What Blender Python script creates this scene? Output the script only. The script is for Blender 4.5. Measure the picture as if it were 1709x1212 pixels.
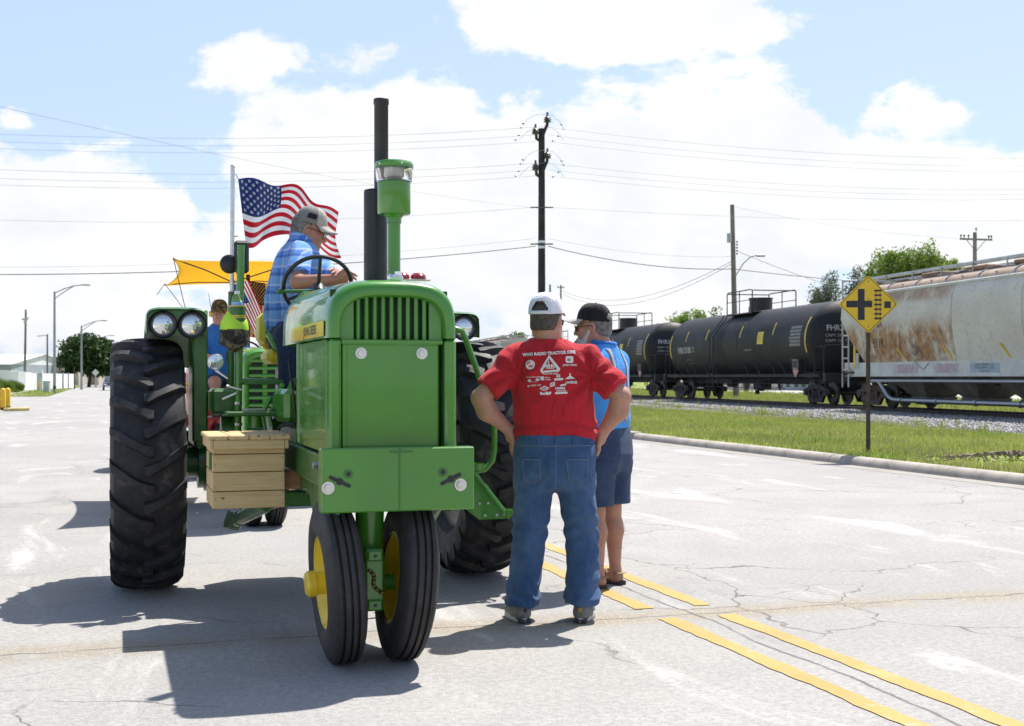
import bpy, bmesh, math, random
import numpy as np
from mathutils import Vector, Matrix, Euler
from mathutils.bvhtree import BVHTree

for o in list(bpy.data.objects):
    bpy.data.objects.remove(o)
S = bpy.context.scene
COL = S.collection
R = math.radians

# ------------------------------------------------------------------ camera
F, CX, HY, EYE = 2150.0, 854.5, 630.0, 1.35      # photograph: focal length in px, centre column, horizon row, eye height
cam_d = bpy.data.cameras.new('camera')
cam = bpy.data.objects.new('camera', cam_d); COL.objects.link(cam)
cam.location = (0, 0, EYE); cam.rotation_euler = (R(90), 0, 0)
cam_d.sensor_width = 36; cam_d.lens = F / 1709 * 36
cam_d.shift_y = (HY - 606) / 1709
cam_d.clip_start = 0.1; cam_d.clip_end = 6000
cam_d.dof.use_dof = True; cam_d.dof.focus_distance = 7.2; cam_d.dof.aperture_fstop = 7.0
S.camera = cam

# ------------------------------------------------------------------ sun and sky
SUN = Vector((.29, .47, 1.0)).normalized()         # towards the sun
sun_d = bpy.data.lights.new('sun', 'SUN'); sun_d.energy = 5.0; sun_d.angle = R(.53); sun_d.color = (1, .955, .885)
sun = bpy.data.objects.new('sun', sun_d); COL.objects.link(sun)
sun.rotation_euler = SUN.to_track_quat('Z', 'Y').to_euler(); sun.location = (20, 30, 60)
W = bpy.data.worlds.new('World'); S.world = W; W.use_nodes = True
S.view_settings.view_transform = 'Standard'; S.view_settings.look = 'None'
S.view_settings.exposure = 0.66; S.view_settings.gamma = 1
S.view_settings.use_curve_mapping = False

def build_sky():
    nt = W.node_tree; nt.nodes.clear()
    N = nt.nodes.new; L = nt.links.new
    out = N('ShaderNodeOutputWorld'); bg = N('ShaderNodeBackground'); bg.inputs[1].default_value = .110
    L(bg.outputs[0], out.inputs[0])
    sky = N('ShaderNodeTexSky'); sky.sky_type = 'NISHITA'; sky.sun_disc = False
    sky.sun_elevation = math.asin(SUN.z); sky.sun_rotation = math.atan2(SUN.x, SUN.y)
    sky.air_density = 1.0; sky.dust_density = 1.2; sky.ozone_density = 1.5
    tc = N('ShaderNodeTexCoord'); sep = N('ShaderNodeSeparateXYZ'); L(tc.outputs['Generated'], sep.inputs[0])
    def M(op, a, b=None, c=None, clamp=False):
        n = N('ShaderNodeMath'); n.operation = op; n.use_clamp = clamp
        for i, v in enumerate((a, b, c)):
            if v is None: continue
            if isinstance(v, (int, float)): n.inputs[i].default_value = v
            else: L(v, n.inputs[i])
        return n.outputs[0]
    X, Y, Z = sep.outputs
    ys = M('MAXIMUM', Y, .05)
    gx = M('DIVIDE', X, ys); gz = M('DIVIDE', Z, ys)          # where in the sky, seen to the north
    front = M('MULTIPLY_ADD', Y, 4, -1.6, True)
    mp = N('ShaderNodeMapping'); L(tc.outputs['Generated'], mp.inputs[0]); mp.inputs['Scale'].default_value = (1, 1, 1.75)
    def noise(sc, det, ro, dist=0, off=0):
        n = N('ShaderNodeTexNoise'); n.inputs['Scale'].default_value = sc; n.inputs['Detail'].default_value = det
        n.inputs['Roughness'].default_value = ro; n.inputs['Distortion'].default_value = dist
        if off:
            m = N('ShaderNodeVectorMath'); m.operation = 'ADD'; m.inputs[1].default_value = (off, off * .7, off * .3)
            L(mp.outputs[0], m.inputs[0]); L(m.outputs[0], n.inputs['Vector'])
        else: L(mp.outputs[0], n.inputs['Vector'])
        return n.outputs[0]
    n1 = noise(8.5, 12, .58, .3, 3.1); n2 = noise(30, 8, .62, .15, 8.2)
    wob = M('MULTIPLY_ADD', M('SUBTRACT', n1, .5), 1.9, M('MULTIPLY', M('SUBTRACT', n2, .5), .9))
    clouds = [(410, 108, 100, 50, .62), (640, 290, 270, 175, 1.15), (1165, 300, 250, 165, 1.15), (1552, 196, 110, 50, .62),
              (1010, 30, 255, 70, .95), (60, 330, 230, 110, .9), (35, 205, 60, 30, .55), (1560, 330, 300, 100, 1.1), (860, 345, 200, 80, .8), (1480, 300, 160, 60, .6)]
    tot = None
    for px, py, rx, ry, w in clouds:
        a = M('MULTIPLY', M('SUBTRACT', gx, (px - CX) / F), F / rx)
        b = M('MULTIPLY', M('SUBTRACT', gz, (HY - py) / F), F / ry)
        r2 = M('ADD', M('MULTIPLY', a, a), M('MULTIPLY', b, b))
        g = M('MULTIPLY', M('SUBTRACT', 1.25, M('SQRT', r2)), 1.0 * w)
        g = M('MAXIMUM', g, -.28)
        tot = g if tot is None else M('MAXIMUM', tot, g)
    base = M('MULTIPLY_ADD', tot, front, M('MULTIPLY', M('SUBTRACT', 1, front), -.12))
    low = M('MULTIPLY', M('SUBTRACT', .155, M('ABSOLUTE', Z)), 5.5)   # the bank thickens towards the horizon everywhere
    low = M('MINIMUM', M('MAXIMUM', low, -.05), .62)
    v = M('ADD', M('ADD', base, low), wob)
    mask = N('ShaderNodeMapRange'); mask.interpolation_type = 'SMOOTHSTEP'; L(v, mask.inputs[0])
    mask.inputs[1].default_value = .08; mask.inputs[2].default_value = .34
    # brightness inside the clouds: lit tops, slightly grey flats
    sh = noise(10, 8, .55, .2, 5.7)
    shade = M('MULTIPLY_ADD', sh, 1.15, .45)
    cloudc = N('ShaderNodeMix'); cloudc.data_type = 'RGBA'
    cloudc.inputs[6].default_value = (4.75, 5.0, 5.35, 1); cloudc.inputs[7].default_value = (6.4, 6.35, 6.25, 1)
    L(M('SUBTRACT', M('MULTIPLY', shade, 1.6), 1.0, None, True), cloudc.inputs[0])
    veil = N('ShaderNodeMix'); veil.data_type = 'RGBA'; veil.inputs[0].default_value = .6; vz = N('ShaderNodeMapRange'); vz.interpolation_type = 'SMOOTHSTEP'; L(Z, vz.inputs[0]); vz.inputs[1].default_value = .22; vz.inputs[2].default_value = .75; vz.inputs[3].default_value = .62; vz.inputs[4].default_value = .05; L(vz.outputs[0], veil.inputs[0])   # thin high haze over the blue
    L(sky.outputs[0], veil.inputs[6]); veil.inputs[7].default_value = (3.75, 4.65, 6.7, 1)
    mix = N('ShaderNodeMix'); mix.data_type = 'RGBA'
    L(M('MULTIPLY', mask.outputs[0], .97), mix.inputs[0]); L(veil.outputs[2], mix.inputs[6]); L(cloudc.outputs[2], mix.inputs[7])
    L(mix.outputs[2], bg.inputs[0])
build_sky()

# ------------------------------------------------------------------ helpers
def gpt(px, py, z=0.0):
    """the point of the level z that the photograph shows at a pixel"""
    Y = F * (EYE - z) / (py - HY)
    return Vector(((px - CX) / F * Y, Y, z))
def at(px, py, Y):
    return Vector(((px - CX) / F * Y, Y, EYE + (HY - py) / F * Y))
def tag(o, label=None, cat=None, group=None, kind=None):
    if label: o['label'] = label
    if cat: o['category'] = cat
    if group: o['group'] = group
    if kind: o['kind'] = kind
    return o
def empty(name, loc=(0, 0, 0), rz=0, label=None, cat=None, group=None):
    o = bpy.data.objects.new(name, None); COL.objects.link(o)
    o.empty_display_size = .2; o.location = loc; o.rotation_euler = (0, 0, rz)
    return tag(o, label, cat, group)
def copy_tree(o, parent=None):
    c = o.copy(); COL.objects.link(c); c.parent = parent
    for ch in list(o.children): copy_tree(ch, c)
    return c
def frame_z(d, up=None):
    """rotation matrix whose Z is d"""
    d = Vector(d).normalized()
    return d.to_track_quat('Z', 'Y').to_matrix()

class MB:
    """collects shapes; build() links them as one mesh object"""
    def __init__(s): s.v = []; s.f = []; s.m = []; s.mi = 0; s.uv = {}
    def add(s, vs, fs):
        b = len(s.v); s.v += [tuple(p) for p in vs]
        for f in fs: s.f.append(tuple(i + b for i in f)); s.m.append(s.mi)
        return s
    def mat(s, i): s.mi = i; return s
    def box(s, c, d, rot=None, bev=0.0):
        hx, hy, hz = d[0] / 2, d[1] / 2, d[2] / 2
        c = Vector(c); rm = rot if isinstance(rot, Matrix) else (Euler(rot).to_matrix() if rot else None)
        if bev <= 0:
            P = [Vector((x, y, z)) for x in (-hx, hx) for y in (-hy, hy) for z in (-hz, hz)]
            fs = [(0, 1, 3, 2), (4, 6, 7, 5), (0, 4, 5, 1), (2, 3, 7, 6), (0, 2, 6, 4), (1, 5, 7, 3)]
        else:
            b = min(bev, hx * .9, hy * .9, hz * .9); P = []; idx = {}
            for ax in range(3):
                for sx in (-1, 1):
                    for sy in (-1, 1):
                        for sz in (-1, 1):
                            e = [hx - b, hy - b, hz - b]; e[ax] += b
                            idx[(ax, sx, sy, sz)] = len(P); P.append(Vector((sx * e[0], sy * e[1], sz * e[2])))
            fs = []
            for ax in range(3):
                for sg in (-1, 1):
                    q = []
                    for (p_, q_) in ((-1, -1), (1, -1), (1, 1), (-1, 1)):
                        k = [0, 0, 0]; k[ax] = sg; k[(ax + 1) % 3] = p_; k[(ax + 2) % 3] = q_
                        q.append(idx[(ax, *k)])
                    fs.append(tuple(q if sg > 0 else q[::-1]))
            for ax in range(3):
                a1, a2 = (ax + 1) % 3, (ax + 2) % 3
                for s1 in (-1, 1):
                    for s2 in (-1, 1):
                        k0 = [0, 0, 0]; k1 = [0, 0, 0]; k0[ax] = -1; k1[ax] = 1
                        for k in (k0, k1): k[a1] = s1; k[a2] = s2
                        q = (idx[(a1, *k0)], idx[(a1, *k1)], idx[(a2, *k1)], idx[(a2, *k0)])
                        fs.append(q if s1 * s2 < 0 else q[::-1])
            for sx in (-1, 1):
                for sy in (-1, 1):
                    for sz in (-1, 1):
                        q = (idx[(0, sx, sy, sz)], idx[(1, sx, sy, sz)], idx[(2, sx, sy, sz)])
                        fs.append(q if sx * sy * sz > 0 else q[::-1])
        if rm: P = [rm @ p for p in P]
        return s.add([p + c for p in P], fs)
    def cyl(s, p0, p1, r0, r1=None, n=16, caps=True):
        if r1 is None: r1 = r0
        p0 = Vector(p0); p1 = Vector(p1); m = frame_z(p1 - p0)
        vs = []
        for p, r in ((p0, r0), (p1, r1)):
            vs += [p + m @ Vector((r * math.cos(2 * math.pi * i / n), r * math.sin(2 * math.pi * i / n), 0)) for i in range(n)]
        fs = [(i, (i + 1) % n, n + (i + 1) % n, n + i) for i in range(n)]
        if caps: fs += [tuple(range(n - 1, -1, -1)), tuple(range(n, 2 * n))]
        return s.add(vs, fs)
    def lathe(s, prof, o=(0, 0, 0), axis=(0, 0, 1), n=32, a0=0, a1=None):
        """prof: [(r, h)] turned about axis through o"""
        m = frame_z(axis); o = Vector(o); full = a1 is None; a1 = a0 + 2 * math.pi if full else a1
        k = n if full else n + 1; vs = []
        for r, h in prof:
            for i in range(k):
                a = a0 + (a1 - a0) * i / n
                vs.append(o + m @ Vector((r * math.cos(a), r * math.sin(a), h)))
        fs = []
        for j in range(len(prof) - 1):
            for i in range(n):
                i2 = (i + 1) % k
                fs.append((j * k + i, j * k + i2, (j + 1) * k + i2, (j + 1) * k + i))
        return s.add(vs, fs)
    def tube(s, path, r, n=8, closed=False, caps=True, flat=1.0):
        P = [Vector(p) for p in path]; rs = r if isinstance(r, (list, tuple)) else [r] * len(P)
        k = len(P); vs = []; prev = None
        for i in range(k):
            if closed: t = P[(i + 1) % k] - P[i - 1]
            else: t = P[min(i + 1, k - 1)] - P[max(i - 1, 0)]
            t.normalize()
            if prev is None:
                u = t.cross(Vector((0, 0, 1)))
                if u.length < .05: u = t.cross(Vector((0, 1, 0)))
            else: u = prev - t * prev.dot(t)
            u.normalize(); prev = u; w = t.cross(u)
            for j in range(n):
                a = 2 * math.pi * j / n
                vs.append(P[i] + u * rs[i] * math.cos(a) + w * rs[i] * flat * math.sin(a))
        fs = []
        for i in range(k if closed else k - 1):
            i2 = (i + 1) % k
            for j in range(n):
                j2 = (j + 1) % n
                fs.append((i * n + j, i * n + j2, i2 * n + j2, i2 * n + j))
        if caps and not closed: fs += [tuple(range(n - 1, -1, -1)), tuple(range((k - 1) * n, k * n))]
        return s.add(vs, fs)
    def prism(s, poly, d, o=(0, 0, 0), m=None):
        """poly in the local xy plane, extruded from z=0 to z=d, then moved by m and o"""
        m = m or Matrix.Identity(3); o = Vector(o); n = len(poly)
        vs = [o + m @ Vector((x, y, 0)) for x, y in poly] + [o + m @ Vector((x, y, d)) for x, y in poly]
        ar = sum(poly[i][0] * poly[(i + 1) % n][1] - poly[(i + 1) % n][0] * poly[i][1] for i in range(n))
        fs = [(i, (i + 1) % n, n + (i + 1) % n, n + i) for i in range(n)] + [tuple(range(n - 1, -1, -1)), tuple(range(n, 2 * n))]
        if ar * d < 0: fs = [f[::-1] for f in fs]
        return s.add(vs, fs)
    def grid(s, fn, nu, nv, cu=False, cv=False):
        vs = [fn(i / (nu if cu else nu - 1), j / (nv if cv else nv - 1)) for i in range(nu) for j in range(nv)]
        fs = []
        for i in range(nu if cu else nu - 1):
            for j in range(nv if cv else nv - 1):
                i2, j2 = (i + 1) % nu, (j + 1) % nv
                fs.append((i * nv + j, i2 * nv + j, i2 * nv + j2, i * nv + j2))
        return s.add(vs, fs)
    def ball(s, c, r, nu=16, nv=10):
        c = Vector(c); rr = (r, r, r) if isinstance(r, (int, float)) else r
        return s.grid(lambda u, v: c + Vector((rr[0] * math.sin(math.pi * v) * math.cos(2 * math.pi * u), rr[1] * math.sin(math.pi * v) * math.sin(2 * math.pi * u), -rr[2] * math.cos(math.pi * v))), nu, nv, cu=True)
    def xf(s, m):
        s.v = [tuple(m @ Vector(p)) for p in s.v]; return s
    def mesh(s, name, mats, sharp=35, smooth=True, weld=False):
        me = bpy.data.meshes.new(name); me.from_pydata(s.v, [], s.f)
        for m in (mats if isinstance(mats, (list, tuple)) else [mats]): me.materials.append(m)
        me.polygons.foreach_set('material_index', s.m)
        if weld:
            bm = bmesh.new(); bm.from_mesh(me); bmesh.ops.remove_doubles(bm, verts=bm.verts, dist=1e-4)
            bmesh.ops.recalc_face_normals(bm, faces=bm.faces); bm.to_mesh(me); bm.free()
        me.update()
        if smooth: me.shade_smooth(); me.set_sharp_from_angle(angle=R(sharp))
        return me
    def build(s, name, mats, parent=None, loc=None, rot=None, **k):
        o = bpy.data.objects.new(name, s.mesh(name, mats, **k)); COL.objects.link(o)
        if parent: o.parent = parent
        if loc is not None: o.location = loc
        if rot is not None: o.rotation_euler = rot
        return o
def inst(src, parent, loc=None, rot=None, name=None):
    """another object on the same mesh"""
    o = bpy.data.objects.new(name or src.name.split('.')[0], src.data); COL.objects.link(o); o.parent = parent
    if loc is not None: o.location = loc
    if rot is not None: o.rotation_euler = rot
    return o
def arr_obj(name, V, Fc, mats, parent=None, smooth=True):
    me = bpy.data.meshes.new(name); V = np.asarray(V, np.float32); Fc = np.asarray(Fc, np.int32); k = Fc.shape[1]
    me.vertices.add(len(V)); me.vertices.foreach_set('co', V.ravel())
    me.loops.add(Fc.size); me.loops.foreach_set('vertex_index', Fc.ravel())
    me.polygons.add(len(Fc)); me.polygons.foreach_set('loop_start', np.arange(0, Fc.size, k, dtype=np.int32))
    me.update(calc_edges=True)
    for m in (mats if isinstance(mats, (list, tuple)) else [mats]): me.materials.append(m)
    if smooth: me.shade_smooth()
    o = bpy.data.objects.new(name, me); COL.objects.link(o); o.parent = parent
    return o
def text_mb(txt, size, bold=0.0, sx=1.0, align='CENTER', depth=0.0, sub=0):
    """lettering as (verts, faces) in the xy plane"""
    c = bpy.data.curves.new('t', 'FONT'); c.body = txt; c.size = size; c.align_x = align; c.align_y = 'CENTER'; c.offset = bold; c.resolution_u = 2
    o = bpy.data.objects.new('t', c); COL.objects.link(o)
    me = o.to_mesh(); vs = [Vector((v.co.x * sx, v.co.y, 0)) for v in me.vertices]; fs = [tuple(p.vertices) for p in me.polygons]
    o.to_mesh_clear(); bpy.data.objects.remove(o); bpy.data.curves.remove(c)
    return vs, fs

# ------------------------------------------------------------------ materials
MT = {}
class NB:
    """small node builder"""
    def __init__(s, name):
        s.m = bpy.data.materials.new(name); s.m.use_nodes = True; s.t = s.m.node_tree; s.b = s.t.nodes['Principled BSDF']; MT[name] = s.m
        s.tc = s.t.nodes.new('ShaderNodeTexCoord'); s.co = s.tc.outputs['Object']
    def N(s, k): return s.t.nodes.new(k)
    def L(s, a, b): s.t.links.new(a, b)
    def set(s, **k):
        for n, v in k.items(): s.b.inputs[n.replace('_', ' ')].default_value = v
        return s
    def mp(s, scale=(1, 1, 1), rot=(0, 0, 0), loc=(0, 0, 0), co=None):
        m = s.N('ShaderNodeMapping'); m.inputs['Scale'].default_value = scale; m.inputs['Rotation'].default_value = rot; m.inputs['Location'].default_value = loc
        s.L(co or s.co, m.inputs[0]); return m.outputs[0]
    def noise(s, sc, det=4, ro=.55, dist=0, co=None):
        n = s.N('ShaderNodeTexNoise'); n.inputs['Scale'].default_value = sc; n.inputs['Detail'].default_value = det
        n.inputs['Roughness'].default_value = ro; n.inputs['Distortion'].default_value = dist; s.L(co or s.co, n.inputs['Vector']); return n.outputs[0]
    def vor(s, sc, feat='DISTANCE_TO_EDGE', co=None, rnd=1):
        n = s.N('ShaderNodeTexVoronoi'); n.feature = feat; n.inputs['Scale'].default_value = sc; n.inputs['Randomness'].default_value = rnd
        s.L(co or s.co, n.inputs['Vector']); return n.outputs['Distance'] if feat != 'COL' else n.outputs['Color']
    def rng(s, v, a, b, c=0, d=1, smooth=True):
        n = s.N('ShaderNodeMapRange'); n.interpolation_type = 'SMOOTHSTEP' if smooth else 'LINEAR'; s.L(v, n.inputs[0])
        for i, x in enumerate((a, b, c, d)): n.inputs[i + 1].default_value = x
        return n.outputs[0]
    def M(s, op, a, b=None, clamp=False):
        n = s.N('ShaderNodeMath'); n.operation = op; n.use_clamp = clamp
        for i, v in enumerate((a, b)):
            if v is None: continue
            if isinstance(v, (int, float)): n.inputs[i].default_value = v
            else: s.L(v, n.inputs[i])
        return n.outputs[0]
    def mix(s, f, a, b, mode='MIX'):
        n = s.N('ShaderNodeMix'); n.data_type = 'RGBA'; n.blend_type = mode
        for i, v in ((0, f), (6, a), (7, b)):
            if isinstance(v, (int, float)): n.inputs[i].default_value = v
            elif isinstance(v, (tuple, list)): n.inputs[i].default_value = (*v[:3], 1)
            else: s.L(v, n.inputs[i])
        return n.outputs[2]
    def xyz(s, co=None):
        n = s.N('ShaderNodeSeparateXYZ'); s.L(co or s.co, n.inputs[0]); return n.outputs
    def col(s, c):
        if isinstance(c, (tuple, list)): s.b.inputs['Base Color'].default_value = (*c[:3], 1)
        else: s.L(c, s.b.inputs['Base Color'])
        return s
    def rough(s, v):
        if isinstance(v, (int, float)): s.b.inputs['Roughness'].default_value = v
        else: s.L(v, s.b.inputs['Roughness'])
        return s
    def bump(s, h, strength=.3, dist=.01):
        n = s.N('ShaderNodeBump'); n.inputs['Strength'].default_value = strength; n.inputs['Distance'].default_value = dist
        s.L(h, n.inputs['Height']); s.L(n.outputs[0], s.b.inputs['Normal']); return s

def simple(name, c, rough=.5, metal=0, var=.12, sc=6, bump=0, bsc=60, coat=0, dirt=None, dirt_amt=.3, spec=.5, bd=.004):
    n = NB(name); nz = n.noise(sc, 6, .6)
    lo = tuple(x * (1 - var) for x in c); hi = tuple(min(1, x * (1 + var)) for x in c)
    cc = n.mix(n.rng(nz, .3, .7), lo, hi)
    if dirt:
        d = n.rng(n.noise(sc * 2.3, 8, .65, .3), .52, .72, 0, dirt_amt); cc = n.mix(d, cc, dirt)
    n.col(cc).rough(n.rng(n.noise(sc * 1.7, 5), .3, .7, max(.02, rough - .08), min(1, rough + .08)))
    n.set(Metallic=metal, Coat_Weight=coat, Coat_Roughness=.06, Specular_IOR_Level=spec)
    if bump: n.bump(n.noise(bsc, 6, .6), bump, bd)
    return n.m

simple('green_paint', (.052, .225, .018), .3, 0, .08, 3, coat=.6)
simple('green_frame', (.032, .135, .022), .4, 0, .12, 8, coat=.2, dirt=(.03, .04, .02), dirt_amt=.3)
simple('green_dark', (.010, .05, .012), .5, 0, .2, 8, dirt=(.02, .02, .015), dirt_amt=.5)
simple('yellow_paint', (.78, .56, .02), .35, 0, .06, 5, coat=.4)
simple('yellow_seat', (.72, .55, .045), .5, 0, .06, 8, bump=.1, bsc=200)
simple('black_paint', (.012, .013, .016), .42, 0, .2, 8)
simple('black_plastic', (.012, .012, .013), .45, 0, .2, 20)
simple('chrome', (.75, .76, .78), .12, 1, .04, 5)
simple('zinc', (.6, .6, .58), .35, 1, .1, 40)
simple('steel', (.34, .35, .36), .42, 1, .1, 20)
simple('rubber', (.016, .016, .018), .68, 0, .25, 5, bump=.12, bsc=90, dirt=(.11, .10, .088), dirt_amt=.5)
simple('rubber_worn', (.028, .026, .025), .7, 0, .3, 6, bump=.2, bsc=60, dirt=(.10, .09, .075), dirt_amt=.35)
simple('red_lens', (.35, .006, .02), .15, 0, .1, 10, coat=.6)
simple('white_paint', (.75, .75, .74), .5, 0, .05, 5)
simple('bronze', (.45, .3, .05), .4, .6, .2, 30)
simple('red_paint', (.42, .02, .02), .35, 0, .1, 8, coat=.3)
def glass(name, c=(1, 1, 1), rough=.02, ior=1.45):
    n = NB(name); n.col(c).rough(rough); n.set(Transmission_Weight=1.0, IOR=ior); return n.m
glass('clear_glass'); glass('bottle_plastic', (.95, .97, 1), .05, 1.3)
def lens():
    n = NB('lamp_lens'); x = n.xyz(); w = n.M('SINE', n.M('MULTIPLY', x[0], 260)); 
    n.col((.72, .74, .74)).rough(.08).bump(n.M('MULTIPLY', w, n.M('SINE', n.M('MULTIPLY', x[2], 90))), .12, .002)
    n.set(Metallic=.75)
lens()
def wood(name, c0, c1, axis=0, knots=True):
    n = NB(name); sc = [14, 14, 14]; sc[axis] = 1.2
    g = n.noise(1.6, 8, .62, 1.2, n.mp(tuple(sc)))
    sc2 = [90, 90, 90]; sc2[axis] = 3
    g2 = n.noise(1, 4, .6, .2, n.mp(tuple(sc2)))
    c = n.mix(n.rng(g, .3, .7), c0, c1); c = n.mix(n.rng(g2, .45, .75, 0, .35), c, tuple(x * .62 for x in c0))
    if knots:
        k = n.vor(3.1, 'F1', n.mp((2.2, 2.2, 3.2) if axis == 0 else (3.2, 2.2, 3.2)))
        c = n.mix(n.rng(k, .05, .1, .85, 0), c, (.16, .07, .025))
    n.col(c).rough(.55).bump(g2, .12, .003); n.set(Specular_IOR_Level=.35)
wood('pine', (.57, .40, .18), (.68, .51, .255)); wood('pine_dark', (.26, .12, .05), (.36, .19, .08), 0, False); wood('pine_end', (.58, .40, .19), (.70, .52, .27), 2)
# ------------------------------------------------------------------ the setting
RA = math.atan2(674.5, F)                                   # heading of the street
RV = Vector((math.cos(RA), math.sin(RA), 0)); RU = Vector((-math.sin(RA), math.cos(RA), 0))
def road(v, u, z=0): return RV * v + RU * u + Vector((0, 0, z))
TD = Vector((-.2114, 1, 0)).normalized(); TN = Vector((TD.y, -TD.x, 0)); TC = Vector((13.14, 46.31, 0)); RAIL = .30
TA = math.atan2(TD.y, TD.x)
def track(q, n, z=0): return TC + TD * q + TN * n + Vector((0, 0, z))
rng = np.random.default_rng(7); random.seed(5)

def road_mat():
    n = NB('road_asphalt'); x = n.xyz(); v, u = x[0], x[1]
    big = n.noise(.22, 5, .6); mid = n.noise(1.4, 7, .65, .4); fine = n.noise(95, 3, .7); agg = n.vor(150, 'F1')
    c = n.mix(n.rng(big, .3, .7), (.315, .303, .285), (.40, .386, .362))
    c = n.mix(n.rng(mid, .35, .75, 0, .55), c, (.262, .254, .242))
    spk = n.noise(28, 6, .8); c = n.mix(n.rng(spk, .38, .62, .6, 0), c, (.185, .18, .175)); c = n.mix(n.rng(fine, .45, .75, 0, .6), c, (.45, .435, .41)); c = n.mix(n.rng(agg, .1, .5, .35, 0), c, (.205, .198, .19))
    # pale worn streaks lying along the wheel paths
    st = n.noise(.9, 7, .62, .8, n.mp((1.5, .38, 1), (0, 0, .25)))
    stb = n.M('ADD', st, n.M('MULTIPLY', n.M('SUBTRACT', n.noise(34, 5, .75), .5), .22)); c = n.mix(n.rng(stb, .56, .68, 0, .5), c, (.55, .54, .51))
    st2 = n.noise(.6, 8, .7, .5, n.mp((1.2, .5, 1), (0, 0, -.5), (9, 4, 0)))
    c = n.mix(n.rng(st2, .60, .68, 0, .45), c, (.18, .18, .185))
    # crack net: distorted cells, present only here and there
    def wob(sc, amp, co=None):
        nz = n.N('ShaderNodeTexNoise'); nz.inputs['Scale'].default_value = sc; nz.inputs['Detail'].default_value = 6; n.L(co or n.co, nz.inputs['Vector'])
        vm = n.N('ShaderNodeVectorMath'); vm.operation = 'MULTIPLY_ADD'; n.L(nz.outputs['Color'], vm.inputs[0]); vm.inputs[1].default_value = (amp, amp, 0); n.L(co or n.co, vm.inputs[2]); return vm.outputs[0]
    cr = n.vor(.5, co=wob(2.2, .5)); cm = n.M('MULTIPLY', n.rng(cr, .0015, .0045, 1, 0), n.rng(n.noise(.35, 3), .46, .56))
    cr2 = n.vor(2.2, co=wob(3, .35)); cm2 = n.M('MULTIPLY', n.rng(cr2, .005, .013, .8, 0), n.rng(n.noise(.5, 3, co=n.mp(loc=(7, 3, 0))), .60, .68))
    # long joint between the lane lines and cross joint filled with sand and grit
    wv = n.M('ADD', v, n.M('MULTIPLY', n.M('SUBTRACT', n.noise(1.3, 6, .6), .5), .16))
    j1 = n.rng(n.M('ABSOLUTE', n.M('SUBTRACT', wv, 3.17)), .004, .014, 1, 0)
    wu = n.M('ADD', u, n.M('MULTIPLY', n.M('SUBTRACT', n.noise(1.1, 6, .6), .5), .30))
    du = n.M('ABSOLUTE', n.M('SUBTRACT', wu, 6.72)); j2 = n.rng(du, .006, .018, 1, 0)
    sand = n.M('MULTIPLY', n.rng(du, .05, .30, 1, 0), n.rng(n.noise(1.9, 7, .8), .36, .54))
    wu3 = n.M('ADD', u, n.M('MULTIPLY', n.M('SUBTRACT', n.noise(.8, 6, .6), .5), .5))
    j3 = n.rng(n.M('ABSOLUTE', n.M('SUBTRACT', n.M('FLOORED_MODULO', wu3, 9.6), 2.2)), .003, .011, .6, 0)
    grit = n.rng(n.vor(60, 'F1'), .15, .5)
    c = n.mix(n.M('MULTIPLY', sand, .9), c, n.mix(grit, (.42, .37, .29), (.26, .225, .175)))
    crk = n.M('MAXIMUM', n.M('MAXIMUM', cm, cm2), n.M('MAXIMUM', n.M('MAXIMUM', j1, n.M('MULTIPLY', j2, .8)), j3))
    c = n.mix(n.M('MULTIPLY', crk, n.rng(n.noise(3, 4), .3, .6, .25, .75)), c, (.09, .085, .08))
    # tyre-dark oil drip line in the lane
    n.col(c).rough(.85); n.set(Specular_IOR_Level=.3)
    h = n.M('SUBTRACT', n.M('ADD', n.M('MULTIPLY', fine, .5), n.M('MULTIPLY', agg, .6)), n.M('MULTIPLY', crk, 3)); n.bump(h, .55, .006)
road_mat()
def paint_mat():
    n = NB('lane_paint'); w = n.noise(9, 8, .7, .3); w2 = n.noise(60, 4, .7); w3 = n.noise(1.1, 4, .6)
    wear = n.M('MAXIMUM', n.rng(w, .56, .68, 0, .7), n.rng(w2, .54, .70, 0, .6))
    c = n.mix(n.rng(w3, .35, .7), (.37, .225, .040), (.43, .275, .060)); c = n.mix(wear, c, (.36, .335, .29)); n.col(c).rough(.7)
    n.bump(w2, .4, .003)
paint_mat()
simple('gutter_concrete', (.27, .25, .222), .85, 0, .1, 1.5, bump=.3, bsc=60, dirt=(.25, .23, .2), dirt_amt=.5)
simple('concrete', (.36, .32, .275), .85, 0, .18, 1.5, bump=.35, bsc=40, dirt=(.15, .125, .10), dirt_amt=.6)
simple('concrete_pale', (.52, .50, .46), .85, 0, .1, .6, bump=.2, bsc=30, dirt=(.35, .32, .27), dirt_amt=.4)
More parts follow.
